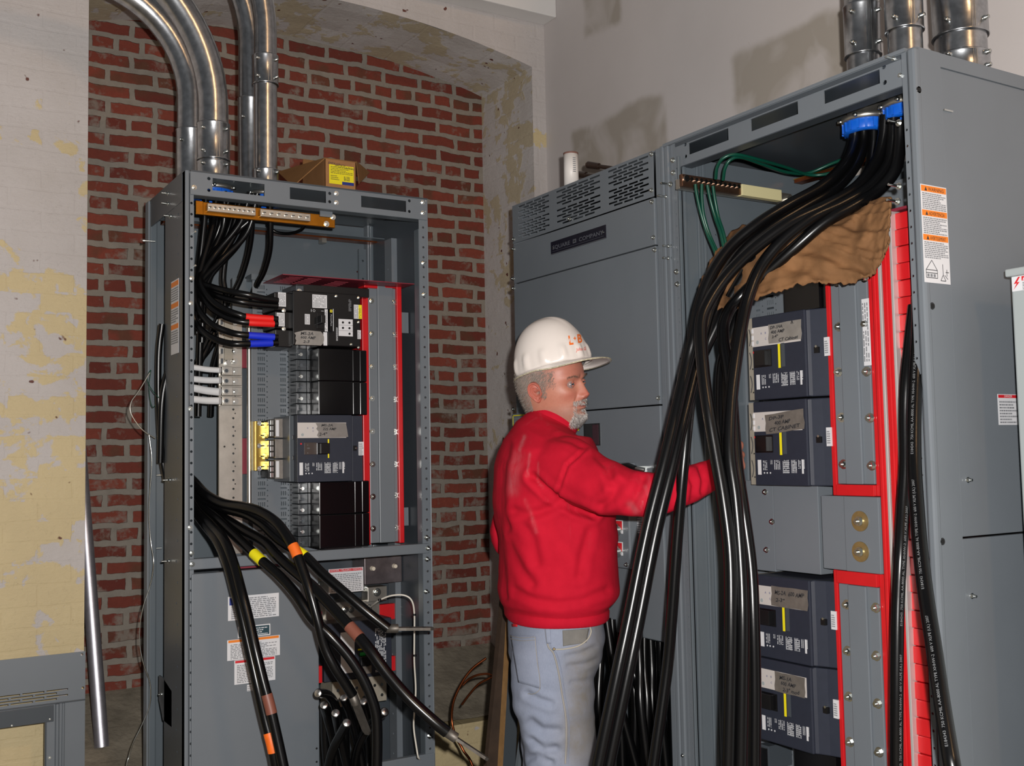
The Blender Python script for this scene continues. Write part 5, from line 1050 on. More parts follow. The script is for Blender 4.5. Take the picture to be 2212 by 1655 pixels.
# ------------------------------------------------------------------ loose cabinet trim leaning at the lower left
FG = Frame((0, 3.5, 0), (1, 0, 0), (0, 0, 1), (0, -1, 0)); ga1 = FG.px(184, 1500)[0]; gz1 = FG.px(90, 1417)[1]; ga0 = ga1-.62
T_ = thing('cabinet_trim', 'loose grey cabinet front with slots and window leaning on the painted wall', 'panel', (ga0+.3, 3.5, 0))
wx1 = FG.px(97, 1600)[0]; wz1 = FG.px(50, 1567)[1]; vz = FG.px(70, 1506)[1]; rects = [(ga0+.1, wx1, .3, wz1)]
s1 = FG.px(147, 1495)[0]; L_ = .062
for k in range(4):
    for j in range(6): e_ = s1-(L_+.004)*j-(L_/2 if k % 2 else 0); rects.append((e_-L_+.002, e_, vz+.009-.0085*k, vz+.0135-.0085*k))
hs = [(*FG.px(177, 1414), .004), (*FG.px(179, 1486), .004)]
mb = MB(); mb.plate(FG, ga0, ga1, 0.0, gz1, 0, GRAY, rects=rects, holes=hs); mb.build('face', T_, solid=.002)
mb = MB(); x1, x2 = FG.px(116, 1590)[0], FG.px(130, 1590)[0]; zt_ = FG.px(125, 1520)[1]
mb.tube([FG.pt((x1+x2)/2, 0.01, .004), FG.pt((x1+x2)/2, zt_, .004)], .006, GRAY, 12); mb.tube([FG.pt(x2+.008, 0.01, .002), FG.pt(x2+.008, zt_, .002)], .004, GRAY, 10); mb.box(FG, ga0+.02, x1-.001, wz1, FG.px(60, 1530)[1], 0.0, .004, GRAYD); mb.box(FG, ga0, ga1, FG.px(90, 1523)[1]-.002, FG.px(90, 1523)[1]+.002, 0, .004, GRAYD); mb.box(FG, wx1-.001, wx1+.004, .3, wz1, -.012, .003, GRAYD); mb.build('window_rim', T_, bevel=.001)
mb = MB()
for x, y in ((107, 1553), (107, 1637), (25, 1567)): q = FG.px(x, y); screw(mb, FG, q[0], q[1], 0, .003)
build_each(mb, 'screw', T_)
# ------------------------------------------------------------------ leaning board, trims and a wire by the man
WOOD = mat('dark_rough_wood', (50, 37, 27), .85, 0, .3, .3, 18, .3, 60, .002)
WOODE = mat('pale_wood_edge', (158, 120, 76), .8, 0, .3, .15, 40)
mb = MB(); p0, p1 = P(1040, 1700, 2.93), P(1092, 1150, 3.2); q0, q1 = P(1072, 1700, 2.91), P(1104, 1150, 3.18); e = Vector((.03, .02, 0))
ax = (p1-p0).normalized()
lo = -p0.z/ax.z if ax.z else 0
p0 = p0+ax*lo; q0 = q0+(q1-q0).normalized()*(-q0.z/(q1-q0).normalized().z)
vs = [p0, q0, q1, p1, p0+e, q0+e, q1+e, p1+e]; mb.add(vs, [(0, 1, 2, 3), (5, 4, 7, 6), (3, 2, 6, 7), (0, 4, 5, 1), (0, 3, 7, 4)], WOOD); mb.add(vs, [(1, 5, 6, 2)], WOODE); o = mb.build('timber_board', bevel=.002); tag(o, 'dark timber board leaning behind the man\'s back', 'board')
for k, (x0, x1, y0, m1, lab) in enumerate(((1066, 1102, 1330, mat('dull_dark_grey_steel', (50, 56, 61), .8, 0, .2), 'dark grey steel trim leaning between board and jeans'), (1112, 1128, 1420, mat('dull_grey_steel', (84, 90, 95), .75, 0, .2), 'narrow grey steel trim leaning beside the jeans'))):
    d = 3.05+.06*k; p0, q0, p1, q1 = P(x0, 1660, d), P(x1+(16 if k == 0 else 4), 1660, d), P(x0+36+8*k, y0-80, d+.18), P(x1+36+6*k, y0-80, d+.18)
    f0 = lambda a, b: a+(b-a).normalized()*(-a.z/(b-a).normalized().z)
    p0, q0 = f0(p0, p1), f0(q0, q1); e = Vector((.012, .02, 0)); q0, q1 = q0+Vector((0, .012, 0)), q1+Vector((0, .012, 0)); vs = [p0, q0, q1, p1, p0+e, q0+e, q1+e, p1+e]; mb = MB(); mb.add(vs, [(0, 1, 2, 3), (5, 4, 7, 6), (3, 2, 6, 7), (0, 4, 5, 1), (0, 3, 7, 4), (1, 5, 6, 2)], m1); o = mb.build('steel_trim', bevel=.002); tag(o, lab, 'trim', 'loose steel trims')
mb = MB()
mb.tube(smooth_path([P(1050, 1422, 3.5), P(1020, 1445, 3.5), P(998, 1475, 3.5), P(980, 1515, 3.5), P(976, 1555, 3.5), P(984, 1590, 3.48), P(1000, 1620, 3.46), P(1026, 1680, 3.44), P(1040, 1900, 3.42), P(1046, 2000, 3.42)]), .0042, COPPER, 8); o = mb.build('copper_wire'); tag(o, 'long bare copper wire curving down beside the left cabinet', 'wire')
mb = MB()
mb.tube(smooth_path([P(998, 1522, 3.49), P(1015, 1499, 3.48), P(1034, 1478, 3.47), P(1056, 1466, 3.46), P(1064, 1461, 3.46), P(1052, 1456, 3.47), P(1030, 1459, 3.48), P(1012, 1468, 3.49), P(1000, 1480, 3.492)]), .0038, COPPER, 8); o = mb.build('copper_wire'); tag(o, 'short bent copper wire end inside the curve of the long one', 'wire')
mb = MB(); w2 = [P(322, 940, 3.2), P(328, 1000, 3.2), P(322, 1100, 3.2), P(326, 1170, 3.2), P(332, 1215, 3.19), P(326, 1260, 3.19), P(310, 1310, 3.18), P(303, 1350, 3.18), P(302, 1390, 3.18), P(309, 1430, 3.18), P(323, 1470, 3.19), P(326, 1500, 3.19), P(322, 1530, 3.19), P(305, 1570, 3.18), P(290, 1600, 3.17), P(280, 1630, 3.17), P(272, 1680, 3.16), P(268, 1900, 3.16)]
mb.tube(smooth_path(w2), .0016, ZINC, 6); o = mb.build('tie_wire'); tag(o, 'thin silvery wire hanging down the left cabinet\'s rear post', 'wire')
mb = MB(); w3 = [P(352, 868, 3.16), P(330, 845, 3.18), P(318, 820, 3.2), P(326, 800, 3.2), P(322, 840, 3.2), P(330, 880, 3.19), P(350, 850, 3.17)]
mb.tube(smooth_path(w3), .0012, GREENC, 6); o = mb.build('tie_wire'); tag(o, 'tangled thin green wire on the left cabinet\'s side', 'wire')
mb = MB(); w4 = [P(324, 805, 3.2), P(300, 845, 3.2), P(284, 868, 3.2), P(282, 890, 3.2), P(296, 915, 3.2), P(312, 932, 3.2), P(336, 947, 3.2)]
mb.tube(smooth_path(w4), .0016, ALU, 6); o = mb.build('tie_wire'); tag(o, 'pale wire loop sticking out left of the left cabinet', 'wire')
# ------------------------------------------------------------------ heavy cables
def ppath(pts, n=7): return smooth_path([P(*q) for q in pts], n)
def drop(pts, x, d):
    """continue a hanging cable down to the floor"""
    for y in (1900, 2200): pts.append((x, y, d))
    r_ = ray(x, 2400); return pts
def ring_frames(path):
    T = [(path[min(i+1, len(path)-1)]-path[max(i-1, 0)]).normalized() for i in range(len(path))]; return T
def cable(label_, pts, r, cat='cable', group=None, floor=None, name='cable', mt=None, bands=(), lug=None, txt=None, ends=None):
    path = ppath(pts)
    if floor is not None:
        e = path[-1]; path += [Vector((e.x+floor[0]*t, e.y+floor[1]*t, e.z+(r-e.z)*t)) for t in (.25, .5, .75, 1.0)]
    mb = MB(); mb.tube(path, r, mt or RUBBER, 16); o = mb.build(name); tag(o, label_, cat, group)
    L = [0.0]
    for i in range(1, len(path)): L.append(L[-1]+(path[i]-path[i-1]).length)
    def at(s_):
        s_ = max(0, min(L[-1]-1e-6, s_)); i = max(k for k in range(len(L)) if L[k] <= s_); t = (s_-L[i])/max(1e-9, L[min(i+1, len(L)-1)]-L[i]); j = min(i+1, len(path)-1)
        return path[i].lerp(path[j], t), (path[j]-path[i]).normalized()
    for (px_, py_, ln, m_, nm) in bands:
        k = min(range(len(path)), key=lambda i: (pxy(path[i])[0]-px_)**2+(pxy(path[i])[1]-py_)**2); s0 = L[k]
        mb = MB(); mb.tube([at(s0-ln/2+ln*t/6)[0] for t in range(7)], r+.0009, m_, 18); b = mb.build('tape_band', o); b['label'] = nm
    if lug:
        p = path[-1]; d = Vector(lug[:3]).normalized(); up = Vector((0, 0, 1)).cross(d).normalized(); nn = d.cross(up); rl = r*.86
        mb = MB(); mb.lathe(p-d*.004, d, [(0, 0), (rl, 0), (rl, .03)], LUGM, 18); q = p+d*.026
        ff = Frame(q, d, up, nn); mb.prism(ff, [(0, -rl), (.02, -rl*1.1), (.085, -rl*1.05), (.095, -rl*.6), (.095, rl*.6), (.085, rl*1.05), (.02, rl*1.1), (0, rl)], -.004, .003, LUGM)
        for t in (.035, .07): mb.cyl(ff, t, 0, .005, .003, .0036, HOLE_SHADE, 12)
        mb.build('cable_lug', o)['label'] = 'bright crimped cable lug'
    if ends:
        p, d = path[-1], (path[-1]-path[-2]).normalized(); mb = MB(); mb.lathe(p-d*.001, d, [(r*.86, 0), (r*.86, .003), (r*.8, .004), (0, .0045)], mat('cut_strands', (225, 222, 218), .28, 1.0, .5, .25, 300, .5, 500, .001), 16); mb.build('cut_end', o)['label'] = 'bright cut end of the cable'
    if txt:
        for body, s0, ang, h in txt:
            mb = MB()
            def fn(a, b):
                c_, t_ = at(s0-a); v = (Vector(CAM)-c_); v = (v-t_*v.dot(t_)).normalized(); sd = t_.cross(v)
                f = ang+b/r; return c_ + (v*math.cos(f)+sd*math.sin(f))*(r+.0004)
            write(mb, body, FL, 0, 0, 0, h, mat('dim_white_print', (112, 114, 116), .6), fn=fn, width=.235)
            mb.build('printing', o)
    return o
def pxy(p):
    q = np.array(p)-CAM; z = q@FWD; return 1106+FPX*(q@RGT)/z, 827.5-FPX*(q@UPV)/z
LUGM = mat('tinned_lug', (104, 99, 93), .5, .75, .5, .2, 60)
NG = 'cables hanging out of the near cabinet'
R_ = .0138
cable('slanting heavy cable nearest the man, outer one of a crossing pair', [(1848, 268, 2.49), (1844, 310, 2.49), (1824, 356, 2.46), (1775, 403, 2.44), (1705, 442, 2.42), (1640, 482, 2.41), (1582, 530, 2.41), (1540, 588, 2.40), (1513, 655, 2.39), (1498, 730, 2.37), (1481, 800, 2.36), (1438, 986, 2.30), (1397, 1150, 2.27), (1360, 1333, 2.24), (1334, 1455, 2.22), (1292, 1655, 2.2)], R_, group=NG, floor=(-.06, -.08))
cable('slanting heavy cable lying along the right side of the crossing pair', [(1866, 266, 2.51), (1864, 310, 2.51), (1846, 360, 2.49), (1800, 410, 2.46), (1730, 452, 2.44), (1662, 494, 2.43), (1602, 545, 2.43), (1562, 606, 2.43), (1535, 670, 2.42), (1516, 745, 2.40), (1499, 812, 2.38), (1456, 990, 2.32), (1417, 1150, 2.29), (1381, 1333, 2.26), (1356, 1455, 2.24), (1314, 1655, 2.22)], R_, group=NG, floor=(-.05, -.07))
cable('single cable hanging between the crossing pair and the inner wall', [(1888, 266, 2.52), (1886, 320, 2.52), (1876, 372, 2.51), (1840, 418, 2.49), (1775, 458, 2.47), (1700, 500, 2.46), (1632, 560, 2.46), (1580, 640, 2.46), (1545, 710, 2.46), (1515, 775, 2.46), (1496, 830, 2.45), (1478, 986, 2.42), (1464, 1150, 2.42), (1451, 1333, 2.42), (1440, 1455, 2.42), (1412, 1655, 2.4)], R_*.95, group=NG, floor=(-.05, -.05))
cable('glossy cable crossing over the pair, left one of the middle bundle', [(1912, 250, 2.40), (1908, 300, 2.40), (1893, 350, 2.39), (1850, 405, 2.37), (1780, 446, 2.35), (1705, 482, 2.34), (1630, 536, 2.34), (1570, 596, 2.33), (1530, 655, 2.31), (1514, 705, 2.29), (1519, 800, 2.25), (1530, 885, 2.22), (1546, 980, 2.2), (1563, 1080, 2.18), (1577, 1200, 2.16), (1579, 1337, 2.14), (1577, 1480, 2.13), (1573, 1655, 2.12)], R_, group=NG, floor=(-.01, -.02))
cable('glossy cable in the middle of the bundle before the dark breakers', [(1930, 250, 2.38), (1929, 300, 2.38), (1918, 356, 2.37), (1878, 405, 2.36), (1818, 441, 2.35), (1752, 472, 2.34), (1690, 520, 2.34), (1642, 580, 2.34), (1614, 650, 2.32), (1600, 715, 2.29), (1588, 790, 2.26), (1578, 880, 2.23), (1576, 980, 2.2), (1589, 1080, 2.18), (1600, 1220, 2.16), (1604, 1337, 2.14), (1603, 1480, 2.13), (1600, 1655, 2.12)], R_, group=NG, floor=(.01, -.02))
cable('right one of the middle bundle, running before the dark breakers', [(1944, 262, 2.36), (1943, 310, 2.36), (1934, 366, 2.35), (1896, 412, 2.35), (1842, 446, 2.34), (1782, 480, 2.34), (1716, 536, 2.36), (1600, 640, 2.42), (1566, 690, 2.40), (1563, 740, 2.37), (1576, 810, 2.32), (1583, 900, 2.28), (1591, 1000, 2.25), (1605, 1100, 2.22), (1621, 1220, 2.2), (1627, 1337, 2.18), (1630, 1480, 2.17), (1629, 1655, 2.16)], R_, group=NG, floor=(.02, -.02))
cable('cable hanging at the far edge of the middle bundle, partly hidden', [(1640, 600, 2.5), (1600, 668, 2.48), (1574, 740, 2.47), (1560, 800, 2.44), (1560, 900, 2.38), (1572, 1000, 2.34), (1588, 1120, 2.3), (1597, 1240, 2.28), (1595, 1400, 2.26), (1590, 1655, 2.24)], R_, group=NG, floor=(.0, -.02))
TX = 'E184343  750 KCMIL AA-8000 AL TYPE XHHW-2  600 V XLPE (UL) 2007'
cable('printed cable curving across the near post at the red barrier, right one of two', [(1984, 640, 2.22), (1984, 720, 2.2), (1979, 800, 2.18), (1975, 900, 2.14), (1975, 1000, 2.1), (1981, 1100, 2.05), (1989, 1198, 1.99), (2002, 1300, 1.93), (2017, 1396, 1.87), (2036, 1525, 1.8), (2057, 1655, 1.74)], .0142, group='printed cables by the near post', floor=(.1, -.15), txt=[(TX, .35, 0.1, .0048), (TX, .64, 0.1, .0048), (TX, .93, 0.1, .0048)])
cable('printed cable hanging straight before the red barrier, left one of two', [(1975, 660, 2.24), (1966, 740, 2.23), (1958, 820, 2.21), (1955, 900, 2.2), (1956, 1000, 2.18), (1951, 1090, 2.16), (1945, 1198, 2.13), (1940, 1300, 2.12), (1938, 1396, 2.11), (1937, 1530, 2.1), (1937, 1655, 2.1)], .0128, group='printed cables by the near post', floor=(.0, -.04), txt=[(TX, .36, -.75, .0046), (TX, .66, -.75, .0046), (TX, .95, -.75, .0046)])
# green ground wires
GG = 'green ground wires of the near cabinet'
qs = lambda x, y: 0
for k, (pts, lab) in enumerate((([(1502, 398, 2.66), (1505, 420, 2.66), (1514, 460, 2.66), (1528, 505, 2.66), (1546, 548, 2.64), (1560, 600, 2.62)], 'leftmost thin green wire hanging from the copper ground bar'),
        ([(1516, 398, 2.66), (1516, 425, 2.66), (1520, 465, 2.66), (1533, 508, 2.66), (1552, 552, 2.64), (1566, 600, 2.62)], 'thin green wire touching the leftmost one below the ground bar'),
        ([(1528, 400, 2.66), (1534, 430, 2.66), (1545, 470, 2.66), (1557, 505, 2.64), (1568, 560, 2.62)], 'third thin green wire hanging from the copper ground bar'),
        ([(1540, 402, 2.66), (1544, 430, 2.66), (1552, 470, 2.66), (1563, 505, 2.64), (1574, 560, 2.62)], 'rightmost thin green wire hanging from the copper ground bar'),
        ([(1546, 386, 2.66), (1549, 362, 2.64), (1562, 342, 2.62), (1590, 334, 2.62), (1640, 345, 2.66), (1700, 362, 2.74), (1750, 378, 2.8), (1800, 372, 2.78), (1850, 348, 2.72)], 'upper green wire looping over the copper ground bar'),
        ([(1562, 389, 2.66), (1566, 364, 2.64), (1578, 345, 2.63), (1602, 340, 2.64), (1650, 356, 2.7), (1700, 372, 2.76), (1745, 374, 2.8), (1800, 352, 2.78), (1860, 330, 2.72)], 'lower green wire looping over the copper ground bar'))):
    cable(lab, pts, .0042, 'wire', GG, None, 'ground_wire', GREENC)
# cardboard shield under the cables
SHL = mat('crumpled_brown_cardboard', (112, 80, 52), .85, 0, .2, .35, 7, .35, 40, .003)
top = [(1562, 515, 2.68), (1585, 492, 2.66), (1625, 476, 2.60), (1700, 462, 2.52), (1786, 452, 2.42), (1850, 436, 2.36), (1926, 416, 2.26)]
bot = [(1497, 662, 2.44), (1540, 660, 2.42), (1577, 659, 2.40), (1618, 648, 2.37), (1680, 622, 2.33), (1744, 607, 2.29), (1800, 604, 2.26), (1856, 600, 2.23), (1889, 580, 2.215), (1908, 550, 2.21), (1919, 518, 2.205)]
NU, NV = 110, 36; tp_, bp_ = smooth_path([P(*q) for q in top], 12), smooth_path([P(*q) for q in bot], 12)
def along(pl, t): s_ = t*(len(pl)-1); i = min(int(s_), len(pl)-2); return pl[i].lerp(pl[i+1], s_-i)
mb = MB(); vs = []
for j in range(NV+1):
    for i in range(NU+1):
        u, v = i/NU, j/NV; p = along(tp_, u).lerp(along(bp_, u), v); bulge = math.sin(PI*v)*.035
        p = p + Vector((-.6*bulge, -.5*bulge, .35*bulge)); rdg = lambda s_, a, b, c: abs(mnoise.noise(Vector((s_*(u*a+v*b), s_*(v*c-u*.6), s_)))); n_ = mnoise.noise(Vector((u*4, v*2, 2.0)))*.014 - (rdg(3.1, 2.2, .9, .5)+rdg(5.3, 1.6, -1.1, .6))*.030 - rdg(9.7, 1.3, .8, .9)*.012 + (mnoise.noise(Vector((u*55, 0, 5)))*.010 if v > .97 else 0)
        vs.append(p + Vector((-.7, -.6, .2))*n_ + (Vector((0, 0, mnoise.noise(Vector((u*38, 1, 9)))*.009 + mnoise.noise(Vector((u*90, 4, 9)))*.005)) if j == NV else Vector((0, 0, 0))))
mb.add(vs, [(j*(NU+1)+i, (j+1)*(NU+1)+i, (j+1)*(NU+1)+i+1, j*(NU+1)+i+1) for j in range(NV) for i in range(NU)], SHL, True)
o = mb.build('cardboard_sheet', solid=.004); tag(o, 'torn brown cardboard sheet draped under the cables in the near cabinet', 'cardboard')
# ------------------------------------------------------------------ cables of the left cabinet
LG2 = 'cables feeding the black breaker'
zb_ = 3.02
start = [(468, 412, 3.12), (484, 412, 3.14), (540, 416, 3.14), (556, 418, 3.15), (475, 415, 3.16), (548, 420, 3.17)]
feeds = [
 ([(433, 606, 3.05), (458, 620, 3.03), (497, 630, 3.0), (535, 637, 3.0), (564, 644, 3.02), (600, 650, 3.05)], (), 'uppermost black cable feeding the black breaker'),
 ([(430, 618, 3.07), (452, 632, 3.05), (480, 643, 3.02), (516, 651, 3.01), (555, 657, 3.03), (600, 661, 3.06)], (), 'plain black cable just under the uppermost one at the black breaker'),
 ([(431, 610, 3.04), (444, 634, 3.02), (464, 655, 3.0), (491, 671, 2.99), (516, 680, 2.99), (535, 685, 3.0), (600, 690, 3.04)], ((563, 687, .078, mat('red_tape', (214, 24, 20), .4), 'red tape band'),), 'upper of two red banded cables'),
 ([(428, 622, 3.05), (438, 642, 3.03), (455, 664, 3.01), (481, 682, 3.0), (508, 692, 2.99), (541, 697, 3.0), (600, 700, 3.04)], ((567, 698, .072, MATS['red_tape'], 'red tape band'),), 'lower of two red banded cables'),
 ([(421, 640, 3.03), (426, 662, 3.02), (440, 684, 3.0), (461, 703, 2.98), (491, 716, 2.98), (522, 723, 2.98), (600, 729, 3.03)], ((564, 726, .074, mat('blue_tape', (20, 44, 190), .4), 'blue tape band'),), 'upper of two blue banded cables'),
 ([(419, 672, 3.03), (424, 698, 3.02), (438, 715, 3.0), (457, 729, 2.98), (487, 740, 2.97), (520, 743, 2.97), (600, 741, 3.03)], ((568, 741, .066, MATS['blue_tape'], 'blue tape band'),), 'lower of two blue banded cables')]
ups = [[(462, 480, 3.14), (440, 550, 3.12)], [(482, 490, 3.16), (446, 570, 3.13)], [(520, 480, 3.14), (468, 545, 3.12), (440, 585, 3.08)], [(535, 500, 3.16), (480, 560, 3.13), (440, 600, 3.08)], [(456, 500, 3.12), (430, 590, 3.07)], [(500, 520, 3.16), (440, 610, 3.1)]]
for k, (pts, bands, lab) in enumerate(feeds): cable(lab, [start[k]]+ups[k]+pts, .0092, group=LG2, bands=bands)
EG = 'cables passing through the top of the left cabinet'
for k, (pts, lab) in enumerate((([(551, 418, 3.2), (545, 470, 3.22), (541, 520, 3.25), (530, 570, 3.28), (510, 622, 3.3), (470, 690, 3.3), (440, 760, 3.28), (402, 810, 3.24), (350, 850, 3.2)], 'black cable sweeping from the ground bar down to the far left behind the neutral bar'),
        ([(583, 440, 3.2), (584, 490, 3.22), (582, 540, 3.25), (570, 585, 3.28), (556, 612, 3.3), (545, 640, 3.33), (540, 720, 3.36)], 'black cable dropping behind the perforated pan'),
        ([(520, 430, 3.18), (500, 500, 3.2), (470, 560, 3.2), (447, 620, 3.2), (436, 680, 3.2), (432, 760, 3.2), (428, 900, 3.18)], 'steep black cable inside the left front post'),
        ([(490, 424, 3.19), (470, 500, 3.2), (440, 560, 3.2), (424, 620, 3.2), (405, 700, 3.19), (380, 760, 3.18), (352, 850, 3.16), (346, 1000, 3.16)], 'black cable leaving through the open left side'),
        ([(505, 428, 3.2), (505, 480, 3.22), (490, 540, 3.24), (482, 600, 3.24), (486, 640, 3.24), (480, 720, 3.26), (460, 800, 3.28), (455, 900, 3.3)], 'black cable hanging straight before the back panel'),
        ([(446, 410, 3.1), (442, 470, 3.1), (436, 530, 3.1), (428, 600, 3.1), (421, 660, 3.1), (415, 720, 3.12)], 'leftmost black cable close behind the front post'),
        ([(560, 440, 3.18), (545, 470, 3.17), (505, 505, 3.16), (462, 545, 3.14), (435, 590, 3.12), (424, 640, 3.12), (420, 700, 3.12)], 'black cable slanting under the ground bar'),
        ([(350, 700, 3.18), (343, 760, 3.18), (342, 850, 3.18), (346, 940, 3.18), (352, 1000, 3.18), (360, 1040, 3.17)], 'black cable bowing outside the left cabinet'),
        ([(575, 470, 3.3), (590, 498, 3.32), (620, 505, 3.32), (648, 498, 3.3), (662, 484, 3.28)], 'thin black loop under the ground bar'),
        ([(462, 720, 3.24), (445, 756, 3.22), (424, 800, 3.2), (404, 850, 3.18), (372, 900, 3.17)], 'short dark cable slanting behind the white ones'),
        ([(500, 690, 3.27), (480, 712, 3.26), (447, 760, 3.24), (424, 786, 3.22), (390, 820, 3.2)], 'dark cable slanting above the white ones'))):
    cable(lab, pts, .0095 if k != 8 else .005, group=EG)
for k, (pts, lab) in enumerate((([(470, 425, 3.16), (462, 470, 3.17), (452, 520, 3.17), (440, 575, 3.16), (431, 640, 3.15), (425, 720, 3.16)], 'black cable in the dark bunch under the left terminal block'), ([(530, 432, 3.17), (520, 470, 3.18), (496, 515, 3.18), (466, 555, 3.17), (442, 600, 3.15), (430, 660, 3.14)], 'black cable slanting through the dark bunch'), ([(496, 428, 3.16), (478, 480, 3.17), (462, 525, 3.17), (446, 570, 3.15), (436, 625, 3.13), (432, 690, 3.14)], 'inner black cable of the dark bunch'), ([(548, 436, 3.19), (538, 480, 3.2), (516, 525, 3.21), (486, 560, 3.21), (455, 595, 3.19), (437, 640, 3.17)], 'right edge cable of the dark bunch'), ([(512, 430, 3.19), (496, 490, 3.21), (474, 545, 3.21), (450, 585, 3.2), (440, 650, 3.2), (436, 740, 3.2)], 'rearmost black cable of the dark bunch'))):
    cable(lab, pts, .0098, group=EG)
WG = 'white neutral cables of the left cabinet'
for k, (y0, y1, lab) in enumerate(((794, 800, 'uppermost white neutral cable'), (819, 822, 'second white neutral cable from the top'), (839, 847, 'third white neutral cable from the top, slightly drooping'), (863, 866, 'lowest white neutral cable'))):
    cable(lab, [(372, y0-4, 3.16), (395, y0-2, 3.17), (420, y0, 3.175), (447, (y0+y1)/2+1, 3.17), (476, y1, 3.165)], (.0085, .0095, .0115, .0108)[k], group=WG, name='neutral_cable', mt=WHITEC)
CG = 'cables bulging out of the left cabinet'
YT, OT, BT = mat('yellow_tape', (232, 220, 20), .45), mat('orange_tape', (228, 104, 26), .45, 0, .5, .12, 60), mat('brown_tape', (120, 70, 56), .45)
cable('arched cable with orange band, on top of the sagging bundle', [(388, 1010, 3.15), (418, 1040, 3.06), (445, 1068, 3.0), (481, 1087, 2.96), (527, 1095, 2.9), (563, 1106, 2.86), (596, 1128, 2.82), (620, 1158, 2.79), (638, 1190, 2.77), (654, 1233, 2.75), (671, 1283, 2.73), (688, 1345, 2.72), (703, 1400, 2.72), (723, 1441, 2.72), (743, 1472, 2.73), (762, 1502, 2.74)], .0135, group=CG, bands=((638, 1192, .034, OT, 'orange tape band'),), lug=(.25, .1, -.55))
cable('cable with yellow band behind the orange one, its lug by the red bracket', [(390, 1035, 3.16), (421, 1068, 3.08), (450, 1085, 3.03), (481, 1098, 3.0), (530, 1111, 2.95), (566, 1132, 2.9), (592, 1156, 2.87), (622, 1180, 2.85), (657, 1200, 2.83), (695, 1238, 2.81), (747, 1283, 2.79), (795, 1324, 2.78), (838, 1358, 2.78)], .0135, group=CG, bands=((648, 1190, .04, YT, 'yellow tape band'),), lug=(.9, -.2, -.06))
cable('cable with bright yellow band, reaching the bottom of the picture', [(392, 1050, 3.14), (427, 1086, 3.05), (469, 1119, 2.98), (505, 1155, 2.92), (557, 1204, 2.84), (602, 1243, 2.79), (640, 1285, 2.75), (674, 1335, 2.73), (712, 1372, 2.72), (750, 1414, 2.72), (778, 1455, 2.72), (798, 1496, 2.72), (812, 1541, 2.72), (815, 1592, 2.72), (814, 1660, 2.72)], .0135, group=CG, bands=((555, 1202, .042, YT, 'yellow tape band'),), floor=(0, -.02))
cable('long brown banded cable ending in a lug by the timber board', [(394, 1062, 3.16), (430, 1092, 3.07), (480, 1118, 3.0), (530, 1148, 2.93), (572, 1172, 2.88), (602, 1204, 2.83), (632, 1231, 2.79), (678, 1270, 2.74), (723, 1318, 2.7), (760, 1359, 2.67), (798, 1403, 2.64), (836, 1455, 2.62), (884, 1510, 2.6), (936, 1558, 2.59), (966, 1582, 2.59)], .0145, group=CG, bands=((764, 1364, .042, BT, 'brown tape band'),), lug=(.55, -.2, -.42))
cable('left of two steep cables, orange band near its foot', [(394, 1060, 3.12), (418, 1100, 3.03), (444, 1135, 2.97), (470, 1170, 2.9), (492, 1220, 2.84), (509, 1280, 2.8), (522, 1330, 2.78), (538, 1400, 2.76), (556, 1480, 2.74), (572, 1550, 2.73), (588, 1612, 2.72), (597, 1660, 2.72)], .0135, group=CG, bands=((587, 1607, .05, OT, 'orange tape band'),), floor=(.03, -.06))
cable('right of two steep cables, brown band below its middle', [(396, 1050, 3.1), (425, 1100, 3.02), (458, 1135, 2.95), (486, 1170, 2.88), (506, 1222, 2.83), (522, 1280, 2.79), (535, 1330, 2.77), (551, 1400, 2.745), (568, 1470, 2.73), (584, 1530, 2.72), (600, 1600, 2.71), (613, 1660, 2.7)], .0135, group=CG, bands=((582, 1524, .05, BT, 'brown tape band'),), floor=(.04, -.06))
UG = 'cut cables standing in the lower compartment'
for k, (pts, lab) in enumerate((([(748, 1700, 3.02), (737, 1600, 3.0), (726, 1530, 2.97), (709, 1502, 2.93), (687, 1498, 2.88)], 'cut cable arching over the lower door edge, the leftmost end'),
        ([(732, 1700, 3.02), (722, 1610, 3.0), (708, 1552, 2.97), (700, 1524, 2.92)], 'cut cable end just right of the leftmost one'),
        ([(762, 1700, 3.0), (744, 1630, 2.96), (731, 1572, 2.92), (725, 1541, 2.86)], 'cut cable with the brightest round end'),
        ([(790, 1700, 3.05), (776, 1620, 3.04), (758, 1550, 3.02), (743, 1508, 2.97)], 'cut cable standing behind the brightest end'),
        ([(702, 1700, 2.98), (716, 1630, 2.94), (734, 1590, 2.9), (749, 1562, 2.84)], 'cut cable with the lowest bright end'),
        ([(806, 1700, 3.06), (804, 1610, 3.05), (796, 1556, 3.03), (785, 1516, 2.98)], 'cut cable end behind the crimped lug'),
        ([(758, 1710, 3.04), (772, 1620, 3.0), (800, 1566, 2.96), (831, 1538, 2.9)], 'cut cable end pointing right in the lower compartment'))):
    cable(lab, pts, .0125, group=UG, ends=True, floor=None)
for k, (pts, lab) in enumerate((([(702, 1530, 3.08), (704, 1600, 3.08), (708, 1660, 3.08)], 'dark cable rising beside the lower door edge'), ([(722, 1560, 3.07), (724, 1610, 3.07), (722, 1660, 3.07)], 'dark cable rising behind the cut ends'), ([(745, 1570, 3.09), (746, 1610, 3.09), (748, 1660, 3.09)], 'dark cable rising in the middle of the cut ends'), ([(780, 1530, 3.09), (780, 1600, 3.09), (784, 1660, 3.09)], 'dark cable rising under the crimped lug'))):
    cable(lab, pts, .0135, group='dark cables in the lower compartment', floor=(0, 0))
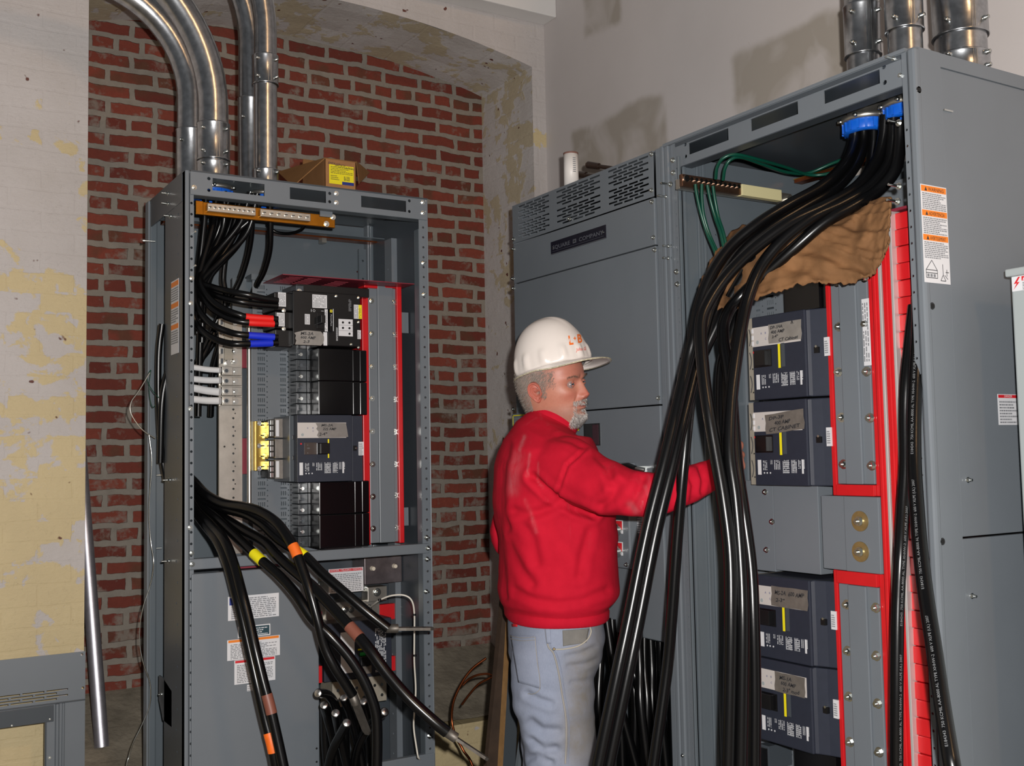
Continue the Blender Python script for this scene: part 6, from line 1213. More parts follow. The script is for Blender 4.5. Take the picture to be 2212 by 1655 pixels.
mb = MB(); mb.tube(([FL.pt(*FL.px(800, 1312, -.212), -.212)] + ppath([(820, 1296, 3.14), (845, 1287, 3.13), (872, 1286, 3.13), (889, 1297, 3.13), (895, 1325, 3.13), (895, 1380, 3.13), (895, 1430, 3.13), (898, 1490, 3.13), (895, 1540, 3.13), (894, 1575, 3.13), (903, 1636, 3.1)]) + [FL.pt(*FL.px(905, 1640, -.02), -.012)]), .0026, mat('white_wire', (200, 196, 186), .4), 8); o = mb.build('white_wire'); tag(o, 'thin white wire arching beside the red brackets', 'wire')
for x, y in ((820, 1296), (895, 1328), (896, 1416)):
    mb = MB(); p = P(x, y, 3.13); mb.tube([p+Vector((0, 0, -.003)), p+Vector((0, 0, .003))], .005, BLACKP, 10); mb.build('tie', o)
# black cables in the far unit's open bottom
BG = 'black cables in the open bottom of the far cabinet'
specs = [(1296, 1375, 1300, 1655), (1322, 1378, 1345, 1655), (1340, 1385, 1330, 1655), (1362, 1385, 1370, 1655), (1378, 1390, 1400, 1655), (1392, 1392, 1392, 1655), (1404, 1394, 1425, 1655), (1416, 1394, 1418, 1655), (1310, 1376, 1375, 1655), (1350, 1386, 1420, 1655), (1425, 1394, 1440, 1655), (1284, 1380, 1270, 1655)]
for k, (x0, y0, x1, y1) in enumerate(specs):
    d = 2.98+.05*((k*5) % 4) - (x0-1290)*.0012
    cable('black cable hanging in the open bottom of the far cabinet', [(x0, y0-40, d+.02), (x0+(x1-x0)*.2, y0+50, d), (x0+(x1-x0)*.5+(6 if k % 2 else -5), (y0+y1)/2, d-.03), (x1, y1, d-.05)], .0125, group=BG, floor=(.02*(k % 3-1), -.03))
# ------------------------------------------------------------------ the electrician
def bake(mb, voxel, smooth=6, decimate=None):
    """fuse overlapping closed shells into one skin; returns vertices and faces"""
    me = bpy.data.meshes.new('tmp'); me.from_pydata(mb.v, [], mb.f); me.update()
    b = bmesh.new(); b.from_mesh(me); bmesh.ops.remove_doubles(b, verts=b.verts, dist=1e-6); bmesh.ops.recalc_face_normals(b, faces=b.faces); b.to_mesh(me); b.free()
    o = bpy.data.objects.new('tmp', me); COL.objects.link(o)
    q = o.modifiers.new('r', 'REMESH'); q.mode = 'VOXEL'; q.voxel_size = voxel
    if smooth: q = o.modifiers.new('s', 'SMOOTH'); q.factor = 0.5; q.iterations = smooth
    r = bpy.data.meshes.new_from_object(o.evaluated_get(bpy.context.evaluated_depsgraph_get()))
    bpy.data.objects.remove(o); bpy.data.meshes.remove(me); return r
def displaced(me, fn):
    nn = [v.normal.copy() for v in me.vertices]
    for v, n in zip(me.vertices, nn): v.co = v.co + fn(v.co, n)
    me.update()
def obj_from(me, name, mt, parent=None, smooth=True):
    me.materials.clear()
    for k in (mt if isinstance(mt, (list, tuple)) else [mt]): me.materials.append(k)
    if smooth: me.polygons.foreach_set('use_smooth', [True]*len(me.polygons))
    me.update(); o = bpy.data.objects.new(name, me); COL.objects.link(o)
    if parent is not None: o.parent = parent; o.matrix_parent_inverse = Matrix.Translation(-parent.location)
    return o
def loft(mb, rings, mt, n=40, cap=True):
    """rings: (centre, axis1*half, axis2*half, exponent)"""
    vs = []
    for c, e1, e2, ex in rings:
        for k in range(n):
            t = 2*PI*k/n; ct, st = math.cos(t), math.sin(t); p = 2/ex
            vs.append(Vector(c) + e1*(abs(ct)**p*(1 if ct >= 0 else -1)) + e2*(abs(st)**p*(1 if st >= 0 else -1)))
    N = len(rings); fs = [(i*n+k, i*n+(k+1) % n, (i+1)*n+(k+1) % n, (i+1)*n+k) for i in range(N-1) for k in range(n)]
    mb.add(vs, fs, mt, True)
    if cap: mb.add(vs[:n], [tuple(range(n-1, -1, -1))], mt); mb.add(vs[-n:], [tuple(range(n))], mt)
def limb(mb, pts, rs, mt, n=24, sub=6):
    path = smooth_path(pts, sub); r = []
    for i in range(len(rs)-1):
        for k in range(sub): t = k/sub; t = t*t*(3-2*t); r.append(rs[i]*(1-t)+rs[i+1]*t)
    r.append(rs[-1]); e0, e1 = path[0]-(path[1]-path[0]).normalized()*r[0]*.5, path[-1]+(path[-1]-path[-2]).normalized()*r[-1]*.5
    mb.tube([e0]+path+[e1], [r[0]*.6]+r+[r[-1]*.6], mt, n)
Fc = Vector((RGT[0], RGT[1], 0)).normalized(); Av = Vector((FWD[0], FWD[1], 0)).normalized()     # picture-right and away, on the floor
bf = (Fc*math.cos(.12) + Av*math.sin(.12)).normalized(); bs = Vector((-bf.y, bf.x, 0))            # body: facing, its left side
GAP = mat('skin_plain', (186, 128, 106), .5)
# --- skin with painted-in natural colouring, plus darker sockets, nostrils and ear hollows
def skin_mat():
    t = NT('weathered_skin'); t.set(.46, 0, .4); at = t.new('ShaderNodeVertexColor'); at.layer_name = 'tone'
    ob = t.coord(); n = t.noise(ob, 160, 4, .6); c = t.mix(t.ramp(n, [(.35, 0.0), (.7, .22)]), at.outputs[0], srgb(150, 84, 66)); t.color(c)
    t.b.inputs['Subsurface Weight'].default_value = .08; t.b.inputs['Subsurface Radius'].default_value = (.008, .003, .0015); t.bump(t.noise(ob, 420, 3), .18, .0008); return t.m
SKIN = skin_mat()
man_base = P(1200, 1370, 2.80); MAN = None
ang = math.radians(57.0); hf = (Fc*math.sin(ang) - Av*math.cos(ang)).normalized(); hl = Vector((-hf.y, hf.x, 0))
pit = math.radians(1); hF = (hf*math.cos(pit) + Vector((0, 0, math.sin(pit)))); hU = (Vector((0, 0, math.cos(pit))) - hf*math.sin(pit))
rol_ = math.radians(9); hl0 = hl.copy(); hl, hU = hl*math.cos(rol_)+hU*math.sin(rol_), hU*math.cos(rol_)-hl*math.sin(rol_)      # head leaning to its right
HSX, HSY, HSZ = .93, 1.0, .86
ear_mid = P(1190, 845, 2.80); HC = ear_mid - hU*.0965*HSZ - hF*(-.004)
def hw(p): return HC + hl*(p[0]*HSX) + hF*(p[1]*HSY) + hU*(p[2]*HSZ)
def interp(tab, z):
    for (z0, v0), (z1, v1) in zip(tab, tab[1:]):
        if z <= z1: t = (z-z0)/(z1-z0); t = max(0, min(1, t)); t = t*t*(3-2*t); return v0*(1-t)+v1*t
    return tab[-1][1]
g_ = lambda d, s_: math.exp(-(d/s_)**2)
FRONT = [(-.10, .030), (-.04, .040), (-.008, .064), (.02, .081), (.06, .0855), (.10, .085), (.135, .0895), (.165, .090), (.2, .076), (.225, .045), (.237, .0)]
BACK = [(-.10, .066), (-.05, .064), (-.01, .066), (.03, .073), (.07, .086), (.11, .098), (.15, .100), (.19, .085), (.22, .05), (.237, .0)]
SIDE = [(-.10, .060), (-.05, .058), (-.02, .055), (0, .050), (.012, .054), (.03, .060), (.05, .065), (.08, .071), (.1, .0745), (.13, .077), (.16, .0765), (.19, .067), (.22, .042), (.237, .0)]
def smooth_tab(tab):
    zs = np.linspace(-.10, .237, 338); v = np.interp(zs, [q[0] for q in tab], [q[1] for q in tab]); k = np.exp(-(np.arange(-30, 31)/11.0)**2); k /= k.sum()
    vp = np.concatenate([np.full(30, v[0]), v, np.full(30, v[-1])]); w_ = np.convolve(vp, k, 'valid'); bl = np.clip((zs-.165)/.03, 0, 1); return list(zip(zs, w_*(1-bl)+v*bl))
LUT = {id(t_): np.array([q[1] for q in smooth_tab(t_)]) for t_ in (FRONT, BACK, SIDE)}
def interp(tab, z):
    f = max(0.0, min(336.999, (z+.10)/.001)); i = int(f); L_ = LUT[id(tab)]; return float(L_[i]*(1-f+i)+L_[i+1]*(f-i))
def head_point(phi, z):
    c, s_ = math.cos(phi), math.sin(phi); b = interp(FRONT if c > 0 else BACK, z); a = interp(SIDE, z); ex = 2.25 if c > 0 else 2.0
    r = (abs(c/b)**ex + abs(s_/a)**ex)**(-1/ex) if a > 1e-4 and b > 1e-4 else 0
    x, y = r*s_, r*c
    if y > 0 and z > -.02:
        ax = abs(x)
        ph = 0.0
        if .062 < z < .128: ph = .004+.019*max(0, min(1, (.122-z)/(.122-.079))) if z > .079 else .023*max(0, (z-.062)/(.079-.062))**.6
        wn = .0075+.0065*max(0, min(1, (.12-z)/.04)); y += ph*math.exp(-(ax/wn)**2.4)
        y += .0075*g_(ax-.0145, .006)*g_(z-.0725, .0075); y -= .003*g_(ax-.020, .005)*g_(z-.07, .012)
        y -= .0105*g_(ax-.031, .017)*g_(z-.1145, .0125)
        y += .0045*g_(ax-.028, .022)*g_(z-.1335, .0075); y -= .002*g_(ax, .008)*g_(z-.13, .01)
        y += .0045*g_(ax-.047, .018)*g_(z-.09, .016); y -= .003*g_(ax-.05, .016)*g_(z-.055, .018)
        y += .003*g_(ax, .03)*g_(z-.05, .02); y += .0048*g_(ax, .021)*g_(z-.0535, .006); y -= .0055*g_(ax, .024)*g_(z-.0468, .0024); y += .0062*g_(ax, .018)*g_(z-.041, .0052); y -= .0045*g_(ax, .02)*g_(z-.031, .006); y += .013*g_(ax, .024)*g_(z-.010, .017)
        y -= .0028*math.exp(-((ax-.022-.35*(.078-z))/.004)**2)*g_(z-.062, .016)
        for sx in (-1, 1):       # eyelids over the eyeball, open almond between them
            ex_, ez_ = .0315*sx, .1145; dx, dz = x-ex_, z-ez_; rr = math.hypot(dx, dz)
            if rr < .02:
                sph = math.sqrt(max(0, .0116**2-dx*dx-dz*dz)); yb_ = .0715 + sph
                up_, lo_ = .0024*(1-(dx/.0112)**2)+.0004, -.0027*(1-(dx/.0112)**2)+.0004
                if abs(dx) < .0112 and lo_ < dz < up_: y = min(y, yb_-.004)
                else: lid = yb_+.0022; wgt = max(0, 1-(rr/.0165)**4); y = max(y, lid*wgt + y*(1-wgt)) if sph > 0 else y + .001*wgt
    return x, y, z
NPH, NZ = 300, 250
hv, hfaces, tones = [], [], []
base = srgb(178, 122, 102); red_ = srgb(170, 88, 76); lip = srgb(176, 88, 82); stub = srgb(138, 112, 102); hair_ = srgb(150, 142, 134); dark_ = srgb(120, 76, 64)
mixc = lambda a, b, t: tuple(p*(1-t)+q*t for p, q in zip(a, b))
for j in range(NZ+1):
    t = j/NZ; z = -.10 + .337*(t if t < .97 else .97+(t-.97)*1.0)
    for i in range(NPH):
        u = 2*PI*i/NPH-PI; phi = u - .62*math.sin(u)
        x, y, zz = head_point(phi, z); hv.append(hw((x, y, zz)))
        ax = abs(x); c = base
        if y > 0:
            c = mixc(c, red_, min(1, .75*g_(ax, .017)*g_(z-.078, .02) + .5*g_(ax-.04, .02)*g_(z-.082, .018) + .3*g_(z-.15, .03)))
            c = mixc(c, lip, .9*g_(ax, .021)*g_(z-.0468, .0068)); c = mixc(c, dark_, .35*g_(ax-.031, .016)*g_(z-.1145, .010)); c = mixc(c, dark_, .7*g_(ax-.0095, .004)*g_(z-.067, .004))
            c = mixc(c, srgb(150, 60, 56), .6*max(0, 1-abs(math.hypot((ax-.0315)/.0145, (z-.1145)/.0058)-1)*4))
            c = mixc(c, srgb(126, 92, 76), .7*g_(ax-.028, .016)*g_(z-.1345-.06*(.028-ax)*0, .0042))
        jaw = max(0, min(1, (.062-z)/.03))*max(0, min(1, (z+.03)/.02))*(1 if y > .0 else .3); c = mixc(c, stub, .5*jaw)
        if z > .085 and y < .05: c = mixc(c, hair_, min(1, max(0, (z-.085-max(0, y)*.5)/.03))*min(1, max(0, (.05-y)/.05))*.75)
        if y < -.03 and z > .0: c = mixc(c, hair_, .7*min(1, z/.03))
        tones.append(c)
for j in range(NZ):
    for i in range(NPH): hfaces.append((j*NPH+i, j*NPH+(i+1) % NPH, (j+1)*NPH+(i+1) % NPH, (j+1)*NPH+i))
# ears
def ear(sx):
    NU_, NV_ = 26, 40; o = len(hv); rx, rz = .0175, .0325
    for j in range(NU_+1):
        rr = j/NU_
        for i in range(NV_):
            a = 2*PI*i/NV_; top_ = math.sin(a)
            ex_ = rx*(1.0+.12*top_)*(.78 if top_ < -.4 else 1); u_ = rr*ex_*math.cos(a); v_ = rr*rz*top_
            h = .002 + .0075*math.exp(-((rr-.86)/.13)**2)*(1 if top_ > -.6 else .45) + .0045*math.exp(-((rr-.52)/.13)**2)*(1 if math.cos(a) < .2 else .25) - .004*math.exp(-(math.hypot(u_-.004, v_+.002)/.008)**2)
            if rr > .93: h *= 1-(rr-.93)/.07*1.1
            flare = .011*(-u_/rx*.5+.5) + .003*top_ - .006
            p = (sx*(.0735+.004+h+flare), -.006+u_+ .10*v_*-1*.9, .1025+v_)
            hv.append(hw(p)); tones.append(mixc(mixc(base, red_, .75), dark_, .5*math.exp(-(math.hypot(u_-.004, v_+.002)/.008)**2)))
    for j in range(NU_):
        for i in range(NV_): hfaces.append((o+j*NV_+i, o+(j+1)*NV_+i, o+(j+1)*NV_+(i+1) % NV_, o+j*NV_+(i+1) % NV_))
    o2 = len(hv)          # back of the ear
    for i in range(NV_): p = hv[o+NU_*NV_+i]; q = hw((sx*.070, 0, 0)); hv.append(p.lerp(ear_c, .35) - hl*sx*.012); tones.append(red_)
    for i in range(NV_): hfaces.append((o+NU_*NV_+i, o2+i, o2+(i+1) % NV_, o+NU_*NV_+(i+1) % NV_))
for sx in (-1, 1): ear_c = hw((sx*.074, -.004, .0965)); ear(sx)
# --- body under the clothes, arms and hands: tapered limbs fused into one skin
mb = MB(); S_ = GAP
at = lambda x, y, d: P(x, y, d)
def torso_c(py, cx, d=2.80): return P(cx, py, d)
tb = []
for py, cx, a, b in ((925, 1184, .05, .056), (945, 1182, .08, .12), (965, 1182, .105, .18), (1010, 1188, .12, .205), (1090, 1195, .132, .20), (1200, 1202, .128, .185), (1280, 1200, .105, .165), (1340, 1198, .095, .155), (1400, 1196, .085, .14)): tb.append((torso_c(py, cx), bf*a, bs*b, 2.3))
loft(mb, tb, S_)
shR, elR, wrR = P(1222, 1008, 2.62), P(1385, 1066, 2.43), P(1548, 1022, 2.545)
shL, elL, wrL = P(1192, 1005, 2.98), P(1104, 1150, 3.0), P(1210, 1215, 2.98)
elR = elR + Av*.018; limb(mb, [shR, shR.lerp(elR, .5), elR, elR.lerp(wrR, .5), wrR], [.056, .043, .028, .030, .027], S_); limb(mb, [shL, shL.lerp(elL, .5), elL, elL.lerp(wrL, .5), wrL], [.056, .044, .034, .032, .027], S_)
hipR, hipL = P(1200, 1400, 2.715), P(1198, 1400, 2.885)
def leg_pts(hip, off): return [hip, Vector((hip.x+.0*off, hip.y, .95))+bf*.012, Vector((hip.x, hip.y, .52))+bf*.02, Vector((hip.x, hip.y, .30))-bf*.012, Vector((hip.x, hip.y, .09))-bf*.012]
for hp in (hipR, hipL): limb(mb, leg_pts(hp, 0), [.065, .062, .05, .046, .036], S_); f0 = Vector((hp.x, hp.y, .05)); limb(mb, [f0-bf*.05, f0+bf*.05, f0+bf*.17-Vector((0, 0, .02))], [.035, .038, .026], S_)
def hand(mb, wrist, d, side, nrm, curl, scale=1.0, spread=1.0):
    """palm, four unequal fingers and a thumb; d along the hand, side towards the thumb, nrm out of the palm's back"""
    W = lambda a, b, c: wrist + d*a*scale + side*b*scale + nrm*c*scale
    loft(mb, [(W(a, b, 0), side*w_*scale, nrm*t_*scale, 2.6) for a, b, w_, t_ in ((-.02, 0, .027, .020), (.01, 0, .029, .019), (.045, 0, .038, .016), (.08, 0, .041, .0135), (.096, -.001, .037, .010))], S_, 24)
    for k, (b0, ln, r) in enumerate(((.030, .074, .0088), (.010, .083, .0092), (-.010, .077, .0088), (-.029, .060, .0078))):
        p = W(.088-.004*abs(k-1), b0, .002); dirv = (d + side*(.10-.07*k)*spread).normalized(); pts, a_ = [p-dirv*.012, p], 0.0
        for f, c_ in zip((.46, .31, .23), curl): a_ += c_*(1+.12*k); pts.append(pts[-1] + (dirv*math.cos(a_) - nrm*math.sin(a_))*ln*f*scale)
        mb.tube(smooth_path(pts, 4)+[pts[-1]+(pts[-1]-pts[-2]).normalized()*r*.7], [r]*2+[r*1.03]*3+[r*.97]*4+[r*1.0]*3+[r*.92]*4+[r*.5], S_, 12) if False else mb.tube(smooth_path(pts, 4), [r*(1.05-.26*i/16) for i in range(17)], S_, 12)
        q = pts[-1]; mb.lathe(q-(pts[-1]-pts[-2]).normalized()*.002, (pts[-1]-pts[-2]), [(r*.79, 0), (r*.7, r*.45), (r*.4, r*.75), (0, r*.85)], S_, 12)
    t0 = W(.018, .026, -.004); td = (d*.62 + side*.72 - nrm*.25).normalized(); t1 = t0+td*.042*scale; t2 = t1+(d*.85+side*.28-nrm*.35).normalized()*.034*scale; t3 = t2+(d*.95-side*.02-nrm*.3).normalized()*.026*scale
    mb.tube(smooth_path([W(.0, .016, -.002), t0, t1, t2, t3], 4), [.016-.0075*i/16 for i in range(17)], S_, 12); mb.lathe(t3-(t3-t2).normalized()*.002, t3-t2, [(.0085, 0), (.007, .005), (0, .0075)], S_, 12)
kn = P(1602, 978, 2.60); dR = (kn-wrR).normalized(); upv = Vector((0, 0, 1)); sideR = (upv-dR*upv.dot(dR)).normalized(); nR = dR.cross(sideR); nR = nR if nR.dot(Vector(CAM)-wrR) > 0 else -nR
hand(mb, wrR-dR*.004, dR, sideR, nR, (.35, .55, .45))
dL = (bf*.9-Vector((0, 0, .35))).normalized(); sideL = (Vector((0, 0, 1))-dL*dL.z).normalized(); nL = dL.cross(sideL); hand(mb, wrL, dL, sideL, -nL if nL.dot(bs) < 0 else nL, (.4, .6, .5))
body_me = bake(mb, .0042, 3)
nb = len(body_me.vertices); bv = [v.co.copy() for v in body_me.vertices]; bfc = [tuple(p.vertices) for p in body_me.polygons]
allv = hv+bv; allf = hfaces+[tuple(i+len(hv) for i in f) for f in bfc]
me = bpy.data.meshes.new('person'); me.from_pydata([tuple(v) for v in allv], [], allf)
ca = me.color_attributes.new('tone', 'FLOAT_COLOR', 'POINT'); tl = tones+[mixc(base, red_, .35)]*nb
ca.data.foreach_set('color', [q for c in tl for q in (*c, 1.0)])
MAN = obj_from(me, 'person', SKIN); tag(MAN, 'man in white hard hat, red sweatshirt and faded jeans reaching into the near cabinet', 'person')
# --- eyes
EYEW = mat('eye_white', (140, 118, 112), .3)
for sx in (-1, 1):
    c = hw((.0315*sx, .0715, .1145)); mb = MB(); gz = (hF*.62 - Av*.55 + Vector((0, 0, -.05))).normalized()
    mb.lathe(c-gz*.0116, gz, [(.0116*math.sin(PI*k/20), .0116-.0116*math.cos(PI*k/20)) for k in range(21)], EYEW, 28); e = mb.build('eye', MAN)
    mb = MB(); iris = mat('grey_blue_iris', (84, 92, 102), .2)
    mb.lathe(c+gz*.0104, gz, [(.0056, 0), (.0054, .0008), (.0022, .0014)], iris, 24); mb.lathe(c+gz*.0118, gz, [(.0023, 0), (0, .0003)], BLACKG, 20); mb.build('iris', e)['label'] = 'grey blue iris'
# --- hair, brows, moustache and goatee: short strands
def strands(name, spots, ln, r, mt, seed, jitter=.5, lab=None):
    q = random.Random(seed); mb = MB()
    for (p, n, flow) in spots:
        d = (n*q.uniform(.35, .8) + flow*q.uniform(.6, 1.2) + Vector((q.uniform(-1, 1), q.uniform(-1, 1), q.uniform(-1, 1)))*jitter*.5).normalized(); l = ln*q.uniform(.6, 1.25)
        x = d.orthogonal().normalized(); y = d.cross(x); b = p - n*.001; mid = b+d*l*.55+flow*l*.08; tip = b + d*l + flow*l*.25
        vs = [b+(x*math.cos(a)+y*math.sin(a))*r for a in (0, 2.1, 4.2)] + [mid+(x*math.cos(a)+y*math.sin(a))*r*.8 for a in (0, 2.1, 4.2)] + [tip]
        mb.add(vs, [(0, 1, 4, 3), (1, 2, 5, 4), (2, 0, 3, 5), (3, 4, 6), (4, 5, 6), (5, 3, 6)], mt, True)
    o = mb.build(name, MAN)
    if lab: o['label'] = lab
    return o
def head_spot(phi, z):
    p = Vector(head_point(phi, z)); e = .004; a = Vector(head_point(phi+e/.08, z)); b = Vector(head_point(phi, z+e)); n = (b-p).cross(a-p).normalized()
    if n.dot(Vector((p.x, p.y, 0))) < 0: n = -n
    return hw(p), (hl*n.x + hF*n.y + hU*n.z)
HG = mat('grey_brown_hair', (128, 120, 112), .5, 0, .4, .3, 300); HW = mat('white_grey_beard_hair', (206, 202, 198), .5, 0, .4, .2, 300); HB = mat('dark_grey_beard_hair', (120, 112, 106), .5)
q = random.Random(3); sp = []
for _ in range(8500):
    phi = q.uniform(.9, 2*PI-.9) if q.random() < .6 else q.choice((1, -1))*q.uniform(.95, 1.75) % (2*PI); z = q.uniform(.0, .165)
    back = abs(phi-PI) < 1.15
    if not back and z < .112+.02*q.random() and not (1.25 < min(phi, 2*PI-phi) < 1.5 and z > .085): continue
    if back and z < .02+.03*q.random(): continue
    p, n = head_spot(phi, z); sp.append((p, n, -hU*.7 - hF*.5))
strands('hair', sp, .009, .00042, HG, 11, .5, 'short grey hair below the hard hat')
sp, sp2 = [], []
for _ in range(5200):
    z = q.uniform(-.014, .066); x = q.uniform(-.042, .042); ok = 0
    if .0545 < z < .0655 - .10*max(0, abs(x)-.02) and abs(x) < .033: ok = 1
    elif z < .030 and abs(x) < .030 + (.004 if z < .02 else 0): ok = 1
    elif .02 < z < .06 and 0.025 < abs(x) < .033: ok = q.random() < .3
    elif .026 < z < .036 and abs(x) < .008: ok = 1
    if not ok: continue
    b = interp(FRONT, z); a_ = interp(SIDE, z); s_ = max(-.98, min(.98, x/a_)); phi = math.atan2(x, b*max(.05, (1-abs(s_)**2.25))**(1/2.25)); p, n = head_spot(phi, z)
    (sp if q.random() < .62 else sp2).append((p, n, -hU*.9 + (hl*(.5 if x > 0 else -.5) if z > .05 else Vector((0, 0, 0)))))
strands('goatee', sp, .0085, .00038, HW, 12, .45, 'white grey moustache and goatee'); strands('goatee', sp2, .008, .00038, HB, 13, .45, 'darker hairs of the goatee')
sp = []
for _ in range(420):
    sx = q.choice((-1, 1)); t = q.random(); x = sx*(.014+.034*t); z = .131+.007*math.sin(t*2.4)-.003*t + q.uniform(-.0028, .0028); b = interp(FRONT, z); a_ = interp(SIDE, z); phi = math.atan2(x, b*(1-abs(x/a_)**2.25)**(1/2.25)); p, n = head_spot(phi, z); sp.append((p, n, hl*sx*.9+hU*.2))
strands('eyebrow', sp, .0075, .0003, mat('brow_hair', (110, 92, 80), .5), 14, .3)
def polydist(X, Y, pl):
    best = np.full(X.shape, 1e9)
    for (x0, y0), (x1, y1) in zip(pl, pl[1:]):
        dx, dy = x1-x0, y1-y0; t = np.clip(((X-x0)*dx+(Y-y0)*dy)/(dx*dx+dy*dy), 0, 1); best = np.minimum(best, np.hypot(X-x0-t*dx, Y-y0-t*dy))
    return best
def near_side(me):
    co = np.array([v.co for v in me.vertices]); no = np.array([v.normal for v in me.vertices]); q = co-CAM; z = q@FWD
    X, Y = 1106+FPX*(q@RGT)/z, 827.5-FPX*(q@UPV)/z; f = np.clip(-(no*(q/np.linalg.norm(q, axis=1)[:, None])).sum(1)*2.2, 0, 1); return co, no, X, Y, f
def crease(me, lst):
    co, no, X, Y, f = near_side(me); d = np.zeros(len(co))
    for pl, dep, w_ in lst:
        r = polydist(X, Y, pl)/w_; d += dep*(-np.exp(-r*r) + .45*np.exp(-(r-2.0)**2))
    co = co + no*(d*f)[:, None]; me.vertices.foreach_set('co', co.ravel()); me.update()
def marks(me, name, lst):
    co, no, X, Y, f = near_side(me); d = np.zeros(len(co))
    for pl, amt, w_ in lst: r = polydist(X, Y, pl)/w_; d = np.maximum(d, amt*np.exp(-r*r))
    d *= f; a = me.color_attributes.new(name, 'FLOAT_COLOR', 'POINT'); a.data.foreach_set('color', np.stack([d, d, d, np.ones(len(d))], 1).ravel())
# --- red sweatshirt
def fleece():
    t = NT('red_fleece'); t.set(.85, 0, .15); ob = t.coord(); c0, c1 = srgb(168, 13, 36), srgb(186, 20, 44)
    c = t.mix(t.noise(ob, 40, 4), c0, c1); n = t.noise(t.coord((9, 9, 2.2)), 2.2, 5, .65, .8); tc = t.new('ShaderNodeTexCoord'); sp_ = t.new('ShaderNodeSeparateXYZ'); t.L(tc.outputs['Object'], sp_.inputs[0])
    m_ = t.ramp(n, [(.60, 0.0), (.76, .42)]); hm = t.new('ShaderNodeMapRange'); hm.inputs[1].default_value = 1.25; hm.inputs[2].default_value = 1.4; t.L(sp_.outputs[2], hm.inputs[0]); m_ = t.math('MULTIPLY', t.math('MULTIPLY', m_, hm.outputs[0]), .35); du = t.new('ShaderNodeVertexColor'); du.layer_name = 'dust'; dn = t.ramp(t.noise(t.coord((1, 1, .35)), 46, 4, .7), [(.35, .25), (.65, 1.0)]); m_ = t.math('MAXIMUM', m_, t.math('MULTIPLY', du.outputs[0], dn))
    c = t.mix(m_, c, srgb(176, 104, 110)); t.color(c); t.bump(t.noise(ob, 700, 3), .3, .0012); return t.m
FLEECE = fleece()
low = lambda y: y if y < 985 else 985+(y-985)*.938
mb = MB(); S_ = GAP; rg = []
for py, cx, a, b, ex in ((945, 1181, .110, .172, 2.2), (970, 1181, .126, .212, 2.3), (1005, 1184, .139, .228, 2.4), (1050, 1190, .149, .23, 2.4), (1100, 1195, .154, .226, 2.4), (1160, 1201, .151, .222, 2.4), (1220, 1203, .149, .22, 2.4), (1270, 1204, .152, .22, 2.4), (1300, 1204, .152, .219, 2.4), (1318, 1203, .146, .214, 2.4), (1328, 1201, .131, .205, 2.4), (1338, 1200, .126, .2, 2.4), (1352, 1200, .125, .198, 2.4)):
    rg.append((torso_c(low(py), cx), bf*a, bs*b, ex))
tilt = lambda f: (bf*math.cos(f)-Vector((0, 0, 1))*math.sin(f))
rg = [(P(1197, 908, 2.80), tilt(.52)*.062, bs*.062, 2.0), (P(1195, 916, 2.80), tilt(.5)*.070, bs*.074, 2.0), (P(1189, 930, 2.80), tilt(.3)*.092, bs*.125, 2.1)] + rg
loft(mb, rg, S_, 48)
limb(mb, [P(1205, 1020, 2.66), shR+Vector((0, 0, -.008)), P(1300, 1050, 2.52), P(1372, 1067, 2.445), P(1425, 1069, 2.445), P(1480, 1053, 2.48), P(1526, 1031, 2.525), P(1540, 1026, 2.54)], [.082, .083, .067, .053, .048, .042, .037, .034], S_, 28)
limb(mb, [P(1190, 1020, 2.96), shL, P(1142, 1080, 3.0), P(1105, 1148, 3.0), P(1140, 1190, 3.0), P(1205, 1213, 2.985)], [.08, .078, .068, .062, .052, .038], S_, 28)
sm = bake(mb, .0052, 10)
ax1 = shR+Vector((0, 0, -.085)); el_c = P(1385, 1068, 2.43); elc2 = P(1104, 1150, 3.0)
def folds(p, n):
    d = .0035*mnoise.noise(p*6) + .0028*mnoise.noise(Vector((p.x*9, p.y*9, p.z*20)))
    u = p.dot(Fc)*1.0; z = p.z
    w1 = math.exp(-((p-ax1).length/.16)**2); d += .010*w1*mnoise.noise(Vector((u*9+z*14, p.dot(Av)*5, z*6)))
    for c in (el_c, elc2): w2 = math.exp(-((p-c).length/.13)**2); d += .007*w2*mnoise.noise(Vector((u*30, p.dot(Av)*9, z*10)))
    w3 = max(0, min(1, (1.22-z)/.1)); d += .008*w3*mnoise.noise(Vector((u*7, p.dot(Av)*7, z*26)))
    dg = mnoise.noise(Vector(((u*.8+z)*13, (u-z)*2.2, p.dot(Av)*3))); d += .006*max(0, 1-w3)*(abs(dg)*-1+.2)
    return n*d
displaced(sm, folds)
